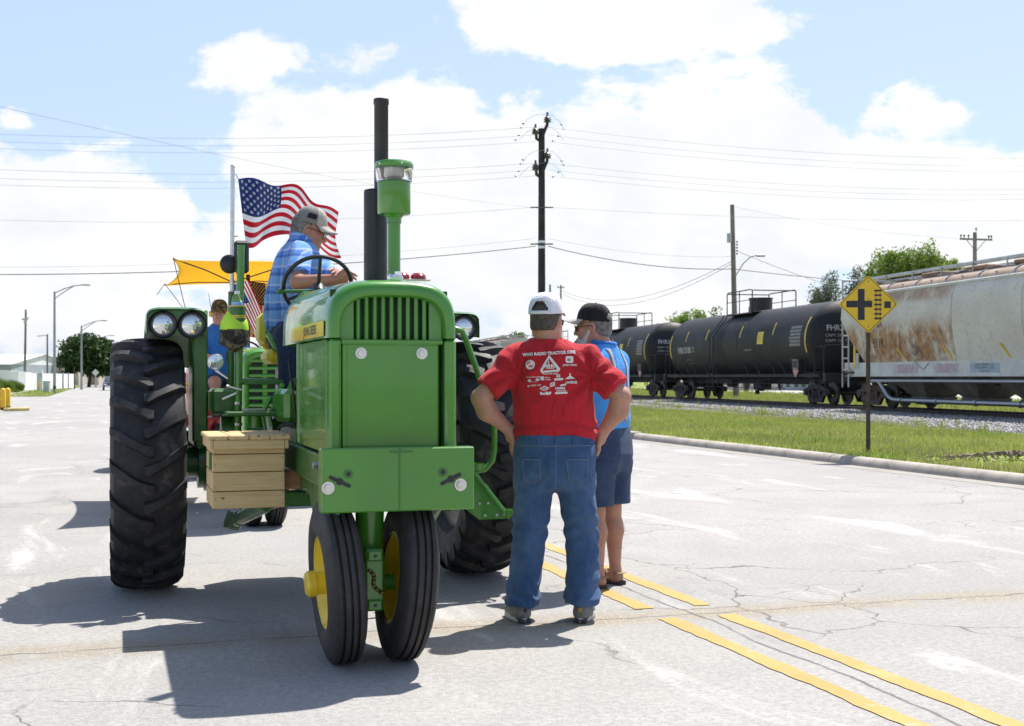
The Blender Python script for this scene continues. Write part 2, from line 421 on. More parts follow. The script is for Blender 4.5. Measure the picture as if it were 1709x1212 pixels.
def grass_mat():
    n = NB('turf'); a = n.noise(.35, 6, .65); b = n.noise(5, 6, .7); 
    c = n.mix(n.rng(a, .3, .7), (.13, .19, .03), (.21, .26, .055)); c = n.mix(n.rng(b, .42, .72, 0, .6), c, (.27, .25, .11))
    c = n.mix(n.rng(n.noise(.9, 6, .7, .4), .66, .74, 0, .7), c, (.20, .16, .10)); n.col(c).rough(.9).bump(b, .5, .04); n.set(Specular_IOR_Level=.15)
    n2 = NB('grass_blade'); a = n2.noise(.3, 5, .65); b = n2.noise(14, 3, .6)
    c = n2.mix(n2.rng(a, .3, .7), (.19, .27, .045), (.36, .38, .10)); c = n2.mix(n2.rng(b, .45, .7, 0, .7), c, (.50, .45, .20)); n2.col(c).rough(.65)
    tl = n2.N('ShaderNodeBsdfTranslucent'); n2.L(c, tl.inputs[0]); mx = n2.N('ShaderNodeMixShader'); mx.inputs[0].default_value = .45; n2.L(n2.b.outputs[0], mx.inputs[1]); n2.L(tl.outputs[0], mx.inputs[2]); n2.L(mx.outputs[0], n2.t.nodes['Material Output'].inputs[0])
    n2.set(Specular_IOR_Level=.25, Subsurface_Weight=0)
grass_mat()
def ballast_mat():
    n = NB('ballast_bed'); a = n.vor(9, 'F1'); b = n.noise(.8, 5); c = n.mix(n.rng(a, .1, .6), (.36, .355, .35), (.10, .10, .105)); c = n.mix(n.rng(b, .35, .7, 0, .5), c, (.2, .185, .165)); n.col(c).rough(.9).bump(n.M('MULTIPLY', a, -1), .9, .06)
    n2 = NB('ballast_stone'); b = n2.noise(7, 2); c = n2.mix(n2.rng(b, .35, .65), (.17, .168, .17), (.37, .362, .355)); n2.col(c).rough(.85)
ballast_mat()
simple('rail_steel', (.055, .045, .04), .6, .3, .25, 4)
simple('rail_head', (.35, .34, .33), .35, .9, .1, 4)
simple('tie_wood', (.05, .042, .036), .9, 0, .3, 5, bump=.5, bsc=40)

def sheet(name, pts, m, z=0, kind='structure', sub=None):
    b = MB(); b.add([(p[0], p[1], z) for p in pts], [tuple(range(len(pts)))]); o = b.build(name, m, smooth=False)
    return tag(o, kind=kind)
# terrain to the horizon
tag(sheet('ground', [(-3000, -200), (3000, -200), (3000, 4000), (-3000, 4000)], MT['turf'], -.05), 'grassy level ground reaching to the horizon beyond street and railway', 'ground')
# street: local x across, local y along
b = MB(); us = [-15, 40, 120, 500]
for i in range(3): b.add([(-4, us[i], 0), (10.9, us[i], 0), (10.9, us[i + 1], 0), (-4, us[i + 1], 0)], [(0, 1, 2, 3)])
rd = b.build('road', MT['road_asphalt'], rot=(0, 0, RA), smooth=False); tag(rd, 'sun bleached grey asphalt street with cracks and yellow centre lines', 'road', kind='structure')
b = MB(); b.add([(-90, 58, -.004), (-4, 58, -.004), (-4, 97, -.004), (-90, 97, -.004)], [(0, 1, 2, 3)])
tag(b.build('side_street', MT['road_asphalt'], rot=(0, 0, RA), smooth=False), 'side street joining the main street before the white fence', 'road', kind='structure')
b = MB(); b.add([(-60, -15, .02), (-4.0, -15, .02), (-4.0, 56, .02), (-6.5, 58.2, .02), (-60, 58.2, .02)], [(0, 1, 2, 3, 4)])
tag(b.build('pavement', MT['concrete_pale'], rot=(0, 0, RA), smooth=False), 'pale concrete corner apron under the yellow bollards', 'pavement', kind='structure')
b = MB(); b.add([(-60, 102, .03), (-6.0, 102, .03), (-5.6, 104.0, .03), (-60, 104.0, .03)], [(0, 1, 2, 3)]); b.add([(-8.6, 104, .03), (-7.2, 104, .03), (-7.2, 300, .03), (-8.6, 300, .03)], [(0, 1, 2, 3)])
tag(b.build('sidewalk', MT['concrete_pale'], rot=(0, 0, RA), smooth=False), 'pale concrete sidewalk crossing the verge by the street lights', 'sidewalk', kind='structure')
b = MB()
for v0, v1 in ((-90, -4.3),):
    b.add([(v0, 97.3, .01), (-6.5, 97.3, .01), (v1, 99.6, .01), (v1, 400, .01), (v0, 400, .01)], [(0, 1, 2, 3, 4)])
tag(b.build('verge', MT['turf'], rot=(0, 0, RA), smooth=False), 'mown green verge beside the far street lights', 'grass', kind='structure')
# lane lines with ragged edges, broken where the cross joint runs
def lane_line(v0, v1, u0, u1, name, label):
    b = MB(); n = int((u1 - u0) / (.06 if u1 < 30 else .4)); vs = []; r1 = r2 = 0
    for i in range(n + 1):
        u = u0 + (u1 - u0) * i / n; r1 = r1 * .75 + random.uniform(-.008, .008); r2 = r2 * .75 + random.uniform(-.008, .008)
        vs += [(v0 + r1, u, .004), (v1 + r2, u, .004)]
    b.add(vs, [(2 * i, 2 * i + 1, 2 * i + 3, 2 * i + 2) for i in range(n)])
    return tag(b.build(name, MT['lane_paint'], rd, smooth=False), kind='structure')
for v0, v1 in ((2.93, 3.04), (3.30, 3.41)):
    lane_line(v0, v1, -3, 6.62, 'lane_line', ''); lane_line(v0, v1, 6.93, 29.9, 'lane_line', ''); lane_line(v0, v1, 30, 190, 'lane_line', '')

# kerb on the railway side: poured sections with joints
kerb = empty('kerb', road(10.9, 0), RA); tag(kerb, 'rounded concrete kerb between the street and the trackside grass', 'kerb', kind='structure')
prof = [(0, -.05), (0, .02), (.035, .085), (.07, .118), (.12, .13), (.20, .132), (.235, .12), (.24, -.05)]
b = MB(); n = len(prof); b.add([(x, 0.006, z) for x, z in prof] + [(x, 2.994, z) for x, z in prof], [(i, i + 1, n + i + 1, n + i) for i in range(n - 1)] + [tuple(range(n)), tuple(range(2 * n - 1, n - 1, -1))])
seg0 = b.build('kerb_section', MT['concrete'], kerb, loc=(0, -9, 0), weld=True)
for i in range(1, 46): inst(seg0, kerb, (random.uniform(-.006, .006), -9 + 3 * i, random.uniform(-.006, .004)), (0, 0, random.uniform(-.002, .002)))
# gutter strip of poured concrete in front of the kerb's foot; leaf litter at the drain
b = MB(); b.add([(10.55, -15, .003), (10.92, -15, .003), (10.92, 150, .003), (10.55, 150, .003)], [(0, 1, 2, 3)])
tag(b.build('gutter', MT['gutter_concrete'], rot=(0, 0, RA), smooth=False), 'narrow dusty concrete gutter along the trackside kerb', 'gutter', kind='structure')
dr = empty('storm_drain', road(10.86, 26.6), RA, 'dark storm drain inlet in the kerb with dry leaves', 'drain')
b = MB(); b.box((.13, 0, .075), (.32, 1.15, .17), bev=.02); b.build('hood', MT['concrete'], dr)
b = MB(); b.box((-.035, 0, .052), (.03, .8, .09)); b.build('opening', MT['black_paint'], dr)

# trackside grass strip: a real sheet that falls from the kerb to the ballast
def strip_z(v, u):
    return .115 + .03 * math.sin(v * .9 + u * .23) * math.sin(u * .31) - .004 * (v - 11)
b = MB(); NU, NV = 70, 16
def edge_v(u):
    """across-street position of the ballast's foot"""
    # solve along the track for the point with this u
    p = track(0, -4.6); du = TD.dot(RU); q = (u - p.dot(RU)) / du
    return (p + TD * q).dot(RV) + 4.6 - float(np.interp(q, [-30, -12, 25, 60], [6.2, 5.7, 3.4, 3.0]))
b.grid(lambda a, c: (lambda u: (lambda v: (v, u, strip_z(v, u)))(11.12 + (edge_v(u) + 1.2 - 11.12) * c))(-12 + 150 * a), NU, NV)
gs = b.build('grass_strip', MT['turf'], rot=(0, 0, RA)); tag(gs, 'sunlit grass strip between kerb and railway ballast', 'grass', kind='structure')

def blades(name, P, h, w, m, label, lean=.5):
    k = len(P); a = rng.uniform(0, 2 * np.pi, k); hh = rng.uniform(.45, 1, k) * h; ww = rng.uniform(.6, 1.2, k) * w
    dx, dy = np.cos(a) * ww, np.sin(a) * ww; la = rng.uniform(0, 2 * np.pi, k); ll = rng.uniform(0, lean, k) * hh
    V = np.empty((k, 3, 3), np.float32)
    V[:, 0] = P + np.c_[dx, dy, np.zeros(k) - .01]; V[:, 1] = P - np.c_[dx, dy, np.zeros(k) + .01]
    V[:, 2] = P + np.c_[np.cos(la) * ll, np.sin(la) * ll, hh]
    o = arr_obj(name, V.reshape(-1, 3), np.arange(3 * k).reshape(-1, 3), m, smooth=False); return tag(o, label, 'grass', kind='stuff')
def grass_points(k, u0, u1, powr=1.0):
    u = u0 + (u1 - u0) * rng.uniform(0, 1, k) ** powr; P = []
    ev = np.array([edge_v(x) for x in np.linspace(u0, u1, 60)]); e = np.interp(u, np.linspace(u0, u1, 60), ev) + .5
    c = rng.uniform(0, 1, k); v = 11.14 + (e - 11.14) * c
    z = .115 + .03 * np.sin(v * .9 + u * .23) * np.sin(u * .31) - .004 * (v - 11)
    return np.c_[v * RV.x + u * RU.x, v * RV.y + u * RU.y, z]
P = grass_points(150000, 4, 62, 1.5)
# bare earth patch beside the frame's right edge
bare = gpt(1690, 768, .1); d = np.hypot((P[:, 0] - bare.x) / 1.3, (P[:, 1] - bare.y) / 1.0); P = P[(d > 1) | (rng.uniform(0, 1, len(P)) < .12)]
blades('grass_blades', P, .12, .011, MT['grass_blade'], 'short bright green grass growing between kerb and ballast')
simple('straw', (.42, .36, .19), .8, 0, .2, 3)
Pd = grass_points(60000, 4, 62, 1.5); nz_ = np.sin(Pd[:, 0] * 1.9 + np.sin(Pd[:, 1] * .7) * 2) * np.sin(Pd[:, 1] * .9 + np.sin(Pd[:, 0] * 1.1) * 2); Pd = Pd[nz_ > .28]
blades('dry_grass', Pd, .13, .010, MT['straw'], 'straw coloured dry patches in the trackside grass', .8)
# taller weed tufts near the ballast's foot
T = []
for i in range(150):
    q = random.uniform(-28, 40); c = track(q, -float(np.interp(q, [-30, -12, 25, 60], [6.2, 5.7, 3.4, 3.0])) + random.gauss(0, .45), .08); k = random.randint(6, 22)
    T.append(np.c_[rng.normal(c.x, .07, k), rng.normal(c.y, .07, k), np.full(k, c.z)])
blades('weeds', np.concatenate(T), .36, .012, MT['grass_blade'], 'taller weed tufts along the foot of the ballast', .35)
# far verge blades and the grass behind the train
u = rng.uniform(98, 200, 26000); v = rng.uniform(-34, -4.4, 26000)
blades('verge_grass', np.c_[v * RV.x + u * RU.x, v * RV.y + u * RU.y, np.full(len(u), .01)], .16, .03, MT['grass_blade'], 'mown grass on the far verge under the street lights')
q = rng.uniform(-20, 90, 60000); nn = rng.uniform(2.6, 17, 60000); P3 = np.c_[TC.x + TD.x * q + TN.x * nn, TC.y + TD.y * q + TN.y * nn, np.full(len(q), -.04)]
blades('rough_grass', P3, .5, .03, MT['grass_blade'], 'rough grass growing on the far side of the railway')
# mulch heap at the frame's edge
b = MB(); random.seed(3)
for i in range(260):
    r = abs(random.gauss(0, .55)); a = random.uniform(0, 6.28); x, y = bare.x + r * math.cos(a) * 1.3, bare.y + r * math.sin(a) * .8
    b.box((x, y, .09 + .10 * math.exp(-r * r * 2.5) + random.uniform(0, .04)), (random.uniform(.02, .09), random.uniform(.02, .05), random.uniform(.01, .03)), (random.uniform(-.5, .5), random.uniform(-.5, .5), a))
simple('mulch', (.24, .19, .14), .9, 0, .35, 9); tag(b.build('mulch_heap', MT['mulch'], smooth=False), 'patch of brown dry clippings on the trackside grass', 'mulch', kind='stuff')

# ballast bed and stones
bp = [(-6.8, .03), (-5.4, .10), (-4.0, .135), (-2.6, RAIL - .15), (-1.4, RAIL - .13), (1.4, RAIL - .13), (2.6, RAIL - .2), (4.2, -.02)]
b = MB(); b.grid(lambda a, c: (lambda k: tuple(track(-40 + 240 * a, bp[k][0] + .25 * math.sin(a * 53) * (k == 0), bp[k][1])))(round(c * 7)), 90, 8)
tag(b.build('ballast_bed', MT['ballast_bed']), 'grey stone ballast bed carrying the railway track', 'ballast', kind='structure')
k = 70000; qv = -30 + 95 * rng.uniform(0, 1, k) ** 1.35; nv = rng.uniform(-6.2, 2.2, k); foot = np.interp(qv, [-30, -12, 25, 60], [6.2, 5.7, 3.4, 3.0]) + .25; keep = rng.uniform(0, 1, k) < np.clip((nv + foot) / .7, 0, 1); qv, nv = qv[keep], nv[keep]; k = len(qv)
zv = np.interp(nv, [p[0] for p in bp], [p[1] for p in bp]); r = rng.uniform(.022, .052, k)
octv = np.array([(1, 0, 0), (-1, 0, 0), (0, 1, 0), (0, -1, 0), (0, 0, .8), (0, 0, -.8)], np.float32); octf = np.array([(0, 2, 4), (2, 1, 4), (1, 3, 4), (3, 0, 4), (2, 0, 5), (1, 2, 5), (3, 1, 5), (0, 3, 5)])
V = octv[None] * r[:, None, None] * rng.uniform(.65, 1.35, (k, 6, 1)); a = rng.uniform(0, 6.28, k); ca, sa = np.cos(a)[:, None], np.sin(a)[:, None]
V = np.stack([V[..., 0] * ca - V[..., 1] * sa, V[..., 0] * sa + V[..., 1] * ca, V[..., 2]], -1)
V[..., 0] += (TC.x + TD.x * qv + TN.x * nv)[:, None]; V[..., 1] += (TC.y + TD.y * qv + TN.y * nv)[:, None]; V[..., 2] += (zv + .012)[:, None]
o = arr_obj('ballast_stones', V.reshape(-1, 3), (octf[None] + 6 * np.arange(k)[:, None, None]).reshape(-1, 3), MT['ballast_stone'], smooth=False); tag(o, 'loose grey crushed stones covering the ballast bed', 'stones', kind='stuff')
# track
tr = empty('railway_track', TC, TA, None, None); tag(tr, 'railway track with dark rails on wooden sleepers', 'track', kind='structure')
for sy in (-1, 1):
    b = MB(); y = sy * .7525; pr = [(-.07, RAIL - .165), (.07, RAIL - .165), (.07, RAIL - .15), (.012, RAIL - .12), (.012, RAIL - .045), (.036, RAIL - .035), (.036, RAIL - .006), (.03, RAIL), (-.03, RAIL), (-.036, RAIL - .006), (-.036, RAIL - .035), (-.012, RAIL - .045), (-.012, RAIL - .12), (-.07, RAIL - .15)]
    n = len(pr); b.add([(-45, y + p, z) for p, z in pr] + [(200, y + p, z) for p, z in pr], [(i, (i + 1) % n, n + (i + 1) % n, n + i) for i in range(n)] + [tuple(range(n)), tuple(range(2 * n - 1, n - 1, -1))])
    b.build('rail', [MT['rail_steel']], tr, weld=True)
b = MB(); b.box((0, 0, RAIL - .255), (.22, 2.6, .17), bev=.012); t0 = b.build('sleeper', MT['tie_wood'], tr, loc=(-28, 0, 0))
for i in range(1, 150): inst(t0, tr, (-28 + .54 * i + random.uniform(-.03, .03), random.uniform(-.05, .05), random.uniform(-.008, .008)), (0, 0, random.uniform(-.015, .015)))
# pale gravel road and lot beyond the railway
b = MB(); b.add([tuple(track(q, n, -.03)) for q, n in ((-10, 17), (-10, 34), (120, 34), (120, 17))], [(0, 1, 2, 3)])
tag(b.build('gravel_lot', MT['concrete_pale'], smooth=False), 'pale gravel lot beyond the railway', 'lot', kind='structure')
# ------------------------------------------------------------------ wheels
def rear_wheel(parent, loc, flip=1, name='rear_wheel'):
    b = MB()      # dished rim, axis along local x
    b.lathe([(.0, .05), (.16, .05), (.20, .02), (.40, .0), (.44, -.04), (.465, -.10), (.48, -.12), (.484, -.128), (.47, -.132), (.45, -.12), (.45, .15), (.485, .17), (.505, .165), (.50, .15), (.475, .14), (.45, .02)], axis=(1, 0, 0), n=48)
    w = b.build(name, MT['yellow_paint'], parent, loc=loc)
    b = MB()
    car = [(.47, -.125), (.52, -.19), (.62, -.222), (.69, -.216), (.725, -.2), (.745, -.165), (.757, -.09), (.760, 0), (.757, .09), (.745, .165), (.725, .2), (.69, .216), (.62, .222), (.53, .205), (.49, .185)]
    b.lathe([(r, h) for r, h in car], axis=(1, 0, 0), n=96)
    rr = np.array([c[0] for c in car]); hh = np.array([c[1] for c in car])
    def surf(x):
        return float(np.interp(x, [-.2, -.165, -.09, 0, .09, .165, .2], [.725, .745, .757, .76, .757, .745, .725]))
    fm = frame_z((1, 0, 0)); NL = 22
    for side in (-1, 1):
        for k in range(NL):
            ph0 = 2 * math.pi * (k + (.5 if side > 0 else 0)) / NL
            xs = [-.028, .0, .05, .1, .15, .19, .213, .219]; st = []
            for j, x in enumerate(xs):
                if x < .2: r = surf(x)
                elif x < .216: r = .705
                else: r = .655
                dphi = -(max(x, 0) * .42 + x * x * .9) / .76
                if j == len(xs) - 1: dphi -= .04
                ph = ph0 + dphi
                top = .043 if x < .2 else (.036 if x < .216 else .006)
                wt = .019 + .03 * max(x, 0); wb = wt + .013
                if j == 0: wt, wb, top = .024, .034, .038
                if j == 1: wt, wb = .03, .04
                # radial and side directions: the lug leans outwards over the shoulder
                st.append((side * x, r, ph, top, wt, wb))
            vs = []
            for (x, r, ph, top, wt, wb) in st:
                ox = 0
                if abs(x) > .2: ox = math.copysign(.012, x)
                for w_, rad, xx in ((-wb, r - .012, x - ox), (-wt, r + top, x + ox * .5), (wt, r + top, x + ox * .5), (wb, r - .012, x - ox)):
                    a = ph + w_ / .76
                    vs.append(Vector((xx, rad * math.cos(a), rad * math.sin(a))))
            fs = []
            for j in range(len(st) - 1):
                for q in range(3):
                    f = (4 * j + q, 4 * j + q + 1, 4 * j + q + 5, 4 * j + q + 4); fs.append(f if side < 0 else f[::-1])
            f = (0, 1, 2, 3); fs.append(f[::-1] if side < 0 else f); n = 4 * (len(st) - 1); f = (n, n + 1, n + 2, n + 3); fs.append(f if side < 0 else f[::-1])
            b.add(vs, fs)
    b.build('tyre', MT['rubber'], w, sharp=28)
    b = MB(); b.cyl((-.1, 0, 0), (.16, 0, 0), .11, .10, 20); b.lathe([(.0, .19), (.06, .185), (.085, .16)], axis=(1, 0, 0), n=20)
    for k in range(8): a = k * math.pi / 4; b.cyl((.04, .15 * math.cos(a), .15 * math.sin(a)), (.075, .15 * math.cos(a), .15 * math.sin(a)), .016, n=6)
    b.build('hub', MT['yellow_paint'], w)
    b = MB(); b.lathe([(.13, -.10), (.15, -.137), (.30, -.15), (.47, -.142), (.482, -.135), (.47, -.10)], axis=(1, 0, 0), n=40)  # added dark disc with bolt heads, standing in for shade on the rim's inner side
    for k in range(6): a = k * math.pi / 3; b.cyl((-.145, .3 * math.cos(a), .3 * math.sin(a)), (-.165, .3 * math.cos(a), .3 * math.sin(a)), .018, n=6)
    b.build('rim_shade_disc', MT['black_paint'], w)
    return w
def front_wheel(parent, loc, side, camber=5, R_=.37, wd=.165, name='front_wheel'):
    b = MB(); s = side
    b.lathe([(.0, .0), (.05, .0), (.09, -.01), (.165, .02), (.185, .035), (.2, .06), (.216, .075), (.222, .07), (.215, .055), (.205, -.055), (.215, -.07), (.222, -.075), (.21, -.078)], axis=(s, 0, 0), n=40)
    w = b.build(name, MT['yellow_paint'], parent, loc=loc, rot=(0, R(-camber * s) * -1, 0))
    b = MB(); h = wd / 2; r = R_
    prof = [(.21, -.07), (.235, -h * .93), (.28, -h * 1.02), (.32, -h * .95), (r - .022, -h * .78), (r - .006, -h * .66), (r - .002, -h * .60), (r, -h * .42), (r - .014, -h * .38), (r - .014, -h * .30), (r + .002, -h * .26), (r + .003, -h * .02), (r - .013, h * .02), (r - .013, h * .09), (r + .003, h * .12), (r + .002, h * .30), (r - .014, h * .34), (r - .014, h * .42), (r, h * .46), (r - .003, h * .64), (r - .022, h * .78), (.32, h * .95), (.28, h * 1.02), (.235, h * .93), (.21, .07)]
    b.lathe(prof, axis=(1, 0, 0), n=64)
    b.build('tyre', MT['rubber_worn'], w, sharp=30)
    b = MB(); b.lathe([(.075, -.02), (.075, .03), (.055, .045), (.055, .10), (.062, .103), (.062, .135), (.05, .15), (.0, .155)], axis=(s, 0, 0), n=20)
    for k in range(6): a = k * math.pi / 3; b.cyl((s * .0, .10 * math.cos(a), .10 * math.sin(a)), (s * .022, .10 * math.cos(a), .10 * math.sin(a)), .012, n=6)
    b.build('hub', MT['yellow_paint'], w); return w

def hexbolt(p, d, r=.018, h=.018):
    b = MB(); p = Vector(p); d = Vector(d).normalized(); b.cyl(p, p + d * .004, r * 1.55, n=16); b.cyl(p + d * .004, p + d * (h + .004), r, r * .95, 6); return b

# ------------------------------------------------------------------ the big green tractor
TRA = R(17); TRP = Vector((-1.38, 8.6, 0))
tra = empty('tractor', TRP, TRA, 'large green vintage tractor with narrow front wheels, driver and black exhaust stack', 'tractor')
G, GF, GD, YP = MT['green_paint'], MT['green_frame'], MT['green_dark'], MT['yellow_paint']
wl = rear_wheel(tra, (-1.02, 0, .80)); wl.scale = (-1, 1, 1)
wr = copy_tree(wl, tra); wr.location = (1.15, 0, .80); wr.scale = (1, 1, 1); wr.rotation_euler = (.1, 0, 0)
XC = .028
front_wheel(tra, (XC - .232, -2.55, .386), -1, 4, .384, .18); front_wheel(tra, (XC + .10, -2.55, .386), 1, 5, .384, .18)
# pedestal and front axle
b = MB(); b.cyl((XC - .075, -2.55, .46), (XC - .075, -2.55, .95), .062, .075, 24); b.cyl((XC - .075, -2.55, .46), (XC - .075, -2.55, .50), .075, n=24); b.build('pedestal', G, tra)
b = MB(); b.box((XC - .075, -2.6, .42), (.10, .16, .18), bev=.015); b.cyl((XC - .2, -2.55, .37), (XC + .04, -2.55, .37), .04, n=16); b.build('front_axle', G, tra)
pl = MB(); pl.box((XC - .08, -2.69, .405), (.085, .03, .29), bev=.008); pl = pl.build('axle_plate', G, tra)
for z in (.29, .52):
    b = MB(); b.box((XC - .08, -2.711, z), (.07, .016, .052), bev=.01); b.build('pad', G, pl); 
    b = MB(); b.cyl((XC - .08, -2.718, z), (XC - .08, -2.7215, z), .008, n=12); b.build('hole', MT['black_paint'], pl)
b = MB(); b.tube([(XC - .11 + .055 * t + .012 * math.sin(t * 7), -2.709, .455 - .11 * t) for t in [i / 10 for i in range(11)]], .009, 8); b.build('cable', MT['black_plastic'], pl)
for i in range(7):
    t = i / 6.2 + .03; b = MB(); b.ball((XC - .11 + .055 * t + .012 * math.sin(t * 7), -2.716, .455 - .11 * t), .0075, 8, 6); b.build('brass_ring', MT['bronze'], pl)
# weight bracket across the nose
b = MB(); b.box((XC, -2.83, .885), (.71, .085, .29), bev=.006); br = b.build('front_weight_bracket', G, tra)
b = MB(); b.box((XC + .002, -2.8742, .885), (.006, .002, .285)); b.build('weld_seam', GF, br)
b = MB(); b.box((XC + .01, -2.8755, 1.012), (.11, .004, .008), bev=.001); b.build('lip', GF, br)
for sx, hx, bx, rot in ((-.243, -.205, -.297, -.45), (.27, .232, .315, .45)):
    b = MB(); m = Matrix.Rotation(R(90), 3, 'X'); c, s_ = math.cos(rot), math.sin(rot)
    def slot(L_, h):
        pts = []
        for k in range(9): a = -math.pi / 2 + math.pi * k / 8; pts.append((L_ + h * math.cos(a), h * math.sin(a)))
        for k in range(9): a = math.pi / 2 + math.pi * k / 8; pts.append((-L_ + h * math.cos(a), h * math.sin(a)))
        return [(x * c - y * s_, x * s_ + y * c) for x, y in pts]
    b.prism(slot(.046, .0085), .003, (sx, -2.8727, .882), m); b.cyl((sx, -2.872, .882), (sx, -2.8762, .882), .0165, n=20); b.build('slot', MT['black_paint'], br)
    b = MB(); b.cyl((hx, -2.872, .915), (hx, -2.8755, .915), .021, n=20); b.build('boss', GF, br); b = MB(); b.cyl((hx, -2.8755, .915), (hx, -2.8765, .915), .0105, n=16); b.build('hole', MT['black_paint'], br)
    b = MB(); b.cyl((bx, -2.872, .855), (bx, -2.876, .855), .03, n=24); b.build('washer', GF, br); hexbolt((bx, -2.876, .855), (0, -1, 0), .019, .014).build('bolt', MT['zinc'], br)
# radiator shell (legs) and hood: one outline, swept
def outline(w, zb, top, n=3.4, z0=None, k=28, dx=0):
    pts = [(XC + dx - w, z0)] if z0 is not None else []
    for i in range(k + 1):
        a = math.pi - math.pi * i / k; c, s_ = math.cos(a), math.sin(a)
        pts.append((XC + dx + w * math.copysign(abs(c) ** (2 / n), c), zb + (top - zb) * abs(s_) ** (2 / n)))
    if z0 is not None: pts.append((XC + dx + w, z0))
    return pts
def sweep(secs, b=None):
    b = b or MB(); k = len(secs[0][1]); vs = []
    for y, pts in secs: vs += [(x, y, z) for x, z in pts]
    return b.add(vs, [(j * k + i, j * k + i + 1, (j + 1) * k + i + 1, (j + 1) * k + i) for j in range(len(secs) - 1) for i in range(k - 1)])
ZB = 1.532
hs = [(-2.66, outline(.243, ZB, 1.725)), (-2.735, outline(.245, ZB, 1.725)), (-2.752, outline(.252, ZB, 1.733)), (-2.756, outline(.262, ZB, 1.742)), (-2.752, outline(.288, ZB, 1.775)), (-2.735, outline(.300, ZB, 1.793)), (-2.70, outline(.307, ZB, 1.803)), (-2.6, outline(.311, ZB, 1.812)), (-2.2, outline(.314, ZB, 1.826)), (-1.7, outline(.314, ZB, 1.842)), (-1.25, outline(.311, ZB, 1.855)), (-1.02, outline(.30, ZB, 1.853)), (-.97, outline(.28, ZB, 1.84)), (-.955, outline(.24, ZB, 1.80)), (-.955, outline(.02, ZB, 1.56))]
hood = sweep(hs).build('hood', G, tra, sharp=50, weld=True)
b = MB()
for sx in (-1, 1):
    for inner, outer, y in ((.245, .300, 0),):
        x0, x1 = XC + sx * inner, XC + sx * outer
        b.box(((x0 + x1) / 2, -2.705, 1.263), (abs(x1 - x0), .10, .53), bev=.012)
    b.box((XC + sx * .297, -2.2, 1.263), (.014, .93, .53), bev=.004)
    b.box((XC + sx * .285, -1.72, 1.27), (.05, .05, .54), bev=.006)
b.build('radiator_shell', G, tra)
b = MB(); b.box((XC, -2.645, 1.40), (.56, .02, .72)); b.box((XC, -2.2, 1.27), (.48, .6, .46)); b.build('radiator', GD, tra)
gr = MB(); gr.box((XC, -2.715, 1.515), (.485, .03, .022), bev=.004)
for sx in (-1, 1): gr.box((XC + sx * .2105, -2.70, 1.625), (.064, .014, .215), bev=.003)
gr = gr.build('grille', G, tra)
bm_ = MB(); bm_.box((0, 0, 0), (.0195, .022, .225), bev=.005); b0 = bm_.build('grille_bar', G, gr, loc=(XC - .1575, -2.694, 1.62))
for i in range(1, 9): inst(b0, gr, (XC - .1575 + .0394 * i, -2.694, 1.62))
b = MB(); pts = [(-.236, 0), (-.236, .49), (.221, .49), (.221, 0)]; b.box((XC - .0075, -2.712, 1.263), (.462, .02, .49), bev=.007); b.box((XC - .225, -2.721, 1.263), (.026, .012, .482), bev=.005); b.box((XC - .0075, -2.722, 1.505), (.462, .012, .012), bev=.004); pn = b.build('front_panel', G, tra)
for x in (-.12, .168): hexbolt((x, -2.722, 1.462), (0, -1, 0), .0175, .012).build('bolt', MT['zinc'], pn)
# name stripe along the hood side, with the lettering
for sx in (-1, 1):
    b = MB(); b.box((XC + sx * .3145, -2.08, 1.578), (.004, 1.18, .072), bev=.001); stp = b.build('name_stripe', YP, tra)
    vs, fs = text_mb('JOHN DEERE', .062, .0016, 1.25)
    b = MB(); b.add([(XC + sx * .3172, -2.24 + sx * v.x, 1.578 + v.y) for v in vs], fs); b.build('lettering', MT['black_paint'], stp, smooth=False)
# chrome ornament, lamp bar, exhaust, pre-cleaner
b = MB(); b.box((XC + .06, -2.50, 1.832), (.07, .05, .035), (.2, 0, .2), .01); b.cyl((XC + .075, -2.5, 1.83), (XC + .075, -2.5, 1.862), .018, n=12); b.build('filler_cap', MT['chrome'], tra)
b = MB(); b.cyl((.088, -2.0, 1.82), (.088, -2.0, 2.315), .061, n=28); b.lathe([(.061, 2.315), (.058, 2.325), (.04, 2.33)], (.088, -2.0, 0), n=28); b.cyl((.088, -2.0, 1.80), (.088, -2.0, 1.85), .075, n=24); mf = b.build('muffler', MT['black_paint'], tra)
b = MB(); b.lathe([(.037, 2.31), (.037, 2.77), (.0405, 2.775), (.0405, 2.80), (.036, 2.803), (.033, 2.80), (.033, 2.60)], (.118, -2.0, 0), n=24); b.build('exhaust_pipe', MT['black_paint'], mf)
b = MB(); b.cyl((.113, -2.35, 1.81), (.113, -2.35, 2.15), .032, n=24); b.lathe([(.037, 2.115), (.037, 2.14), (.044, 2.147), (.05, 2.155), (.078, 2.157), (.082, 2.165), (.082, 2.318), (.078, 2.322), (.0, 2.323)], (.113, -2.35, 0), n=36); b.build('air_cleaner', MT['green_paint'], tra)
b = MB(); b.lathe([(.083, 2.315), (.089, 2.322), (.093, 2.372), (.093, 2.385), (.089, 2.385), (.086, 2.372), (.079, 2.324)], (.113, -2.35, 0), n=36); bw = b.build('glass_bowl', MT['clear_glass'], tra)
b = MB(); b.cyl((.113, -2.35, 2.322), (.113, -2.35, 2.39), .006, n=8)
b.lathe([(.035, 2.323), (.05, 2.345), (.05, 2.385)], (.113, -2.35, 0), n=24); b.build('cyclone_core', MT['steel'], tra)
b = MB(); b.lathe([(.090, 2.383), (.097, 2.386), (.098, 2.402), (.09, 2.415), (.065, 2.423), (.0, 2.426)], (.113, -2.35, 0), n=36); cp = b.build('cleaner_cap', G, tra)
b = MB()
for a in (-1.0, .2): b.ball((.113 + .096 * math.sin(a), -2.35 - .096 * math.cos(a), 2.40), .006, 8, 6)
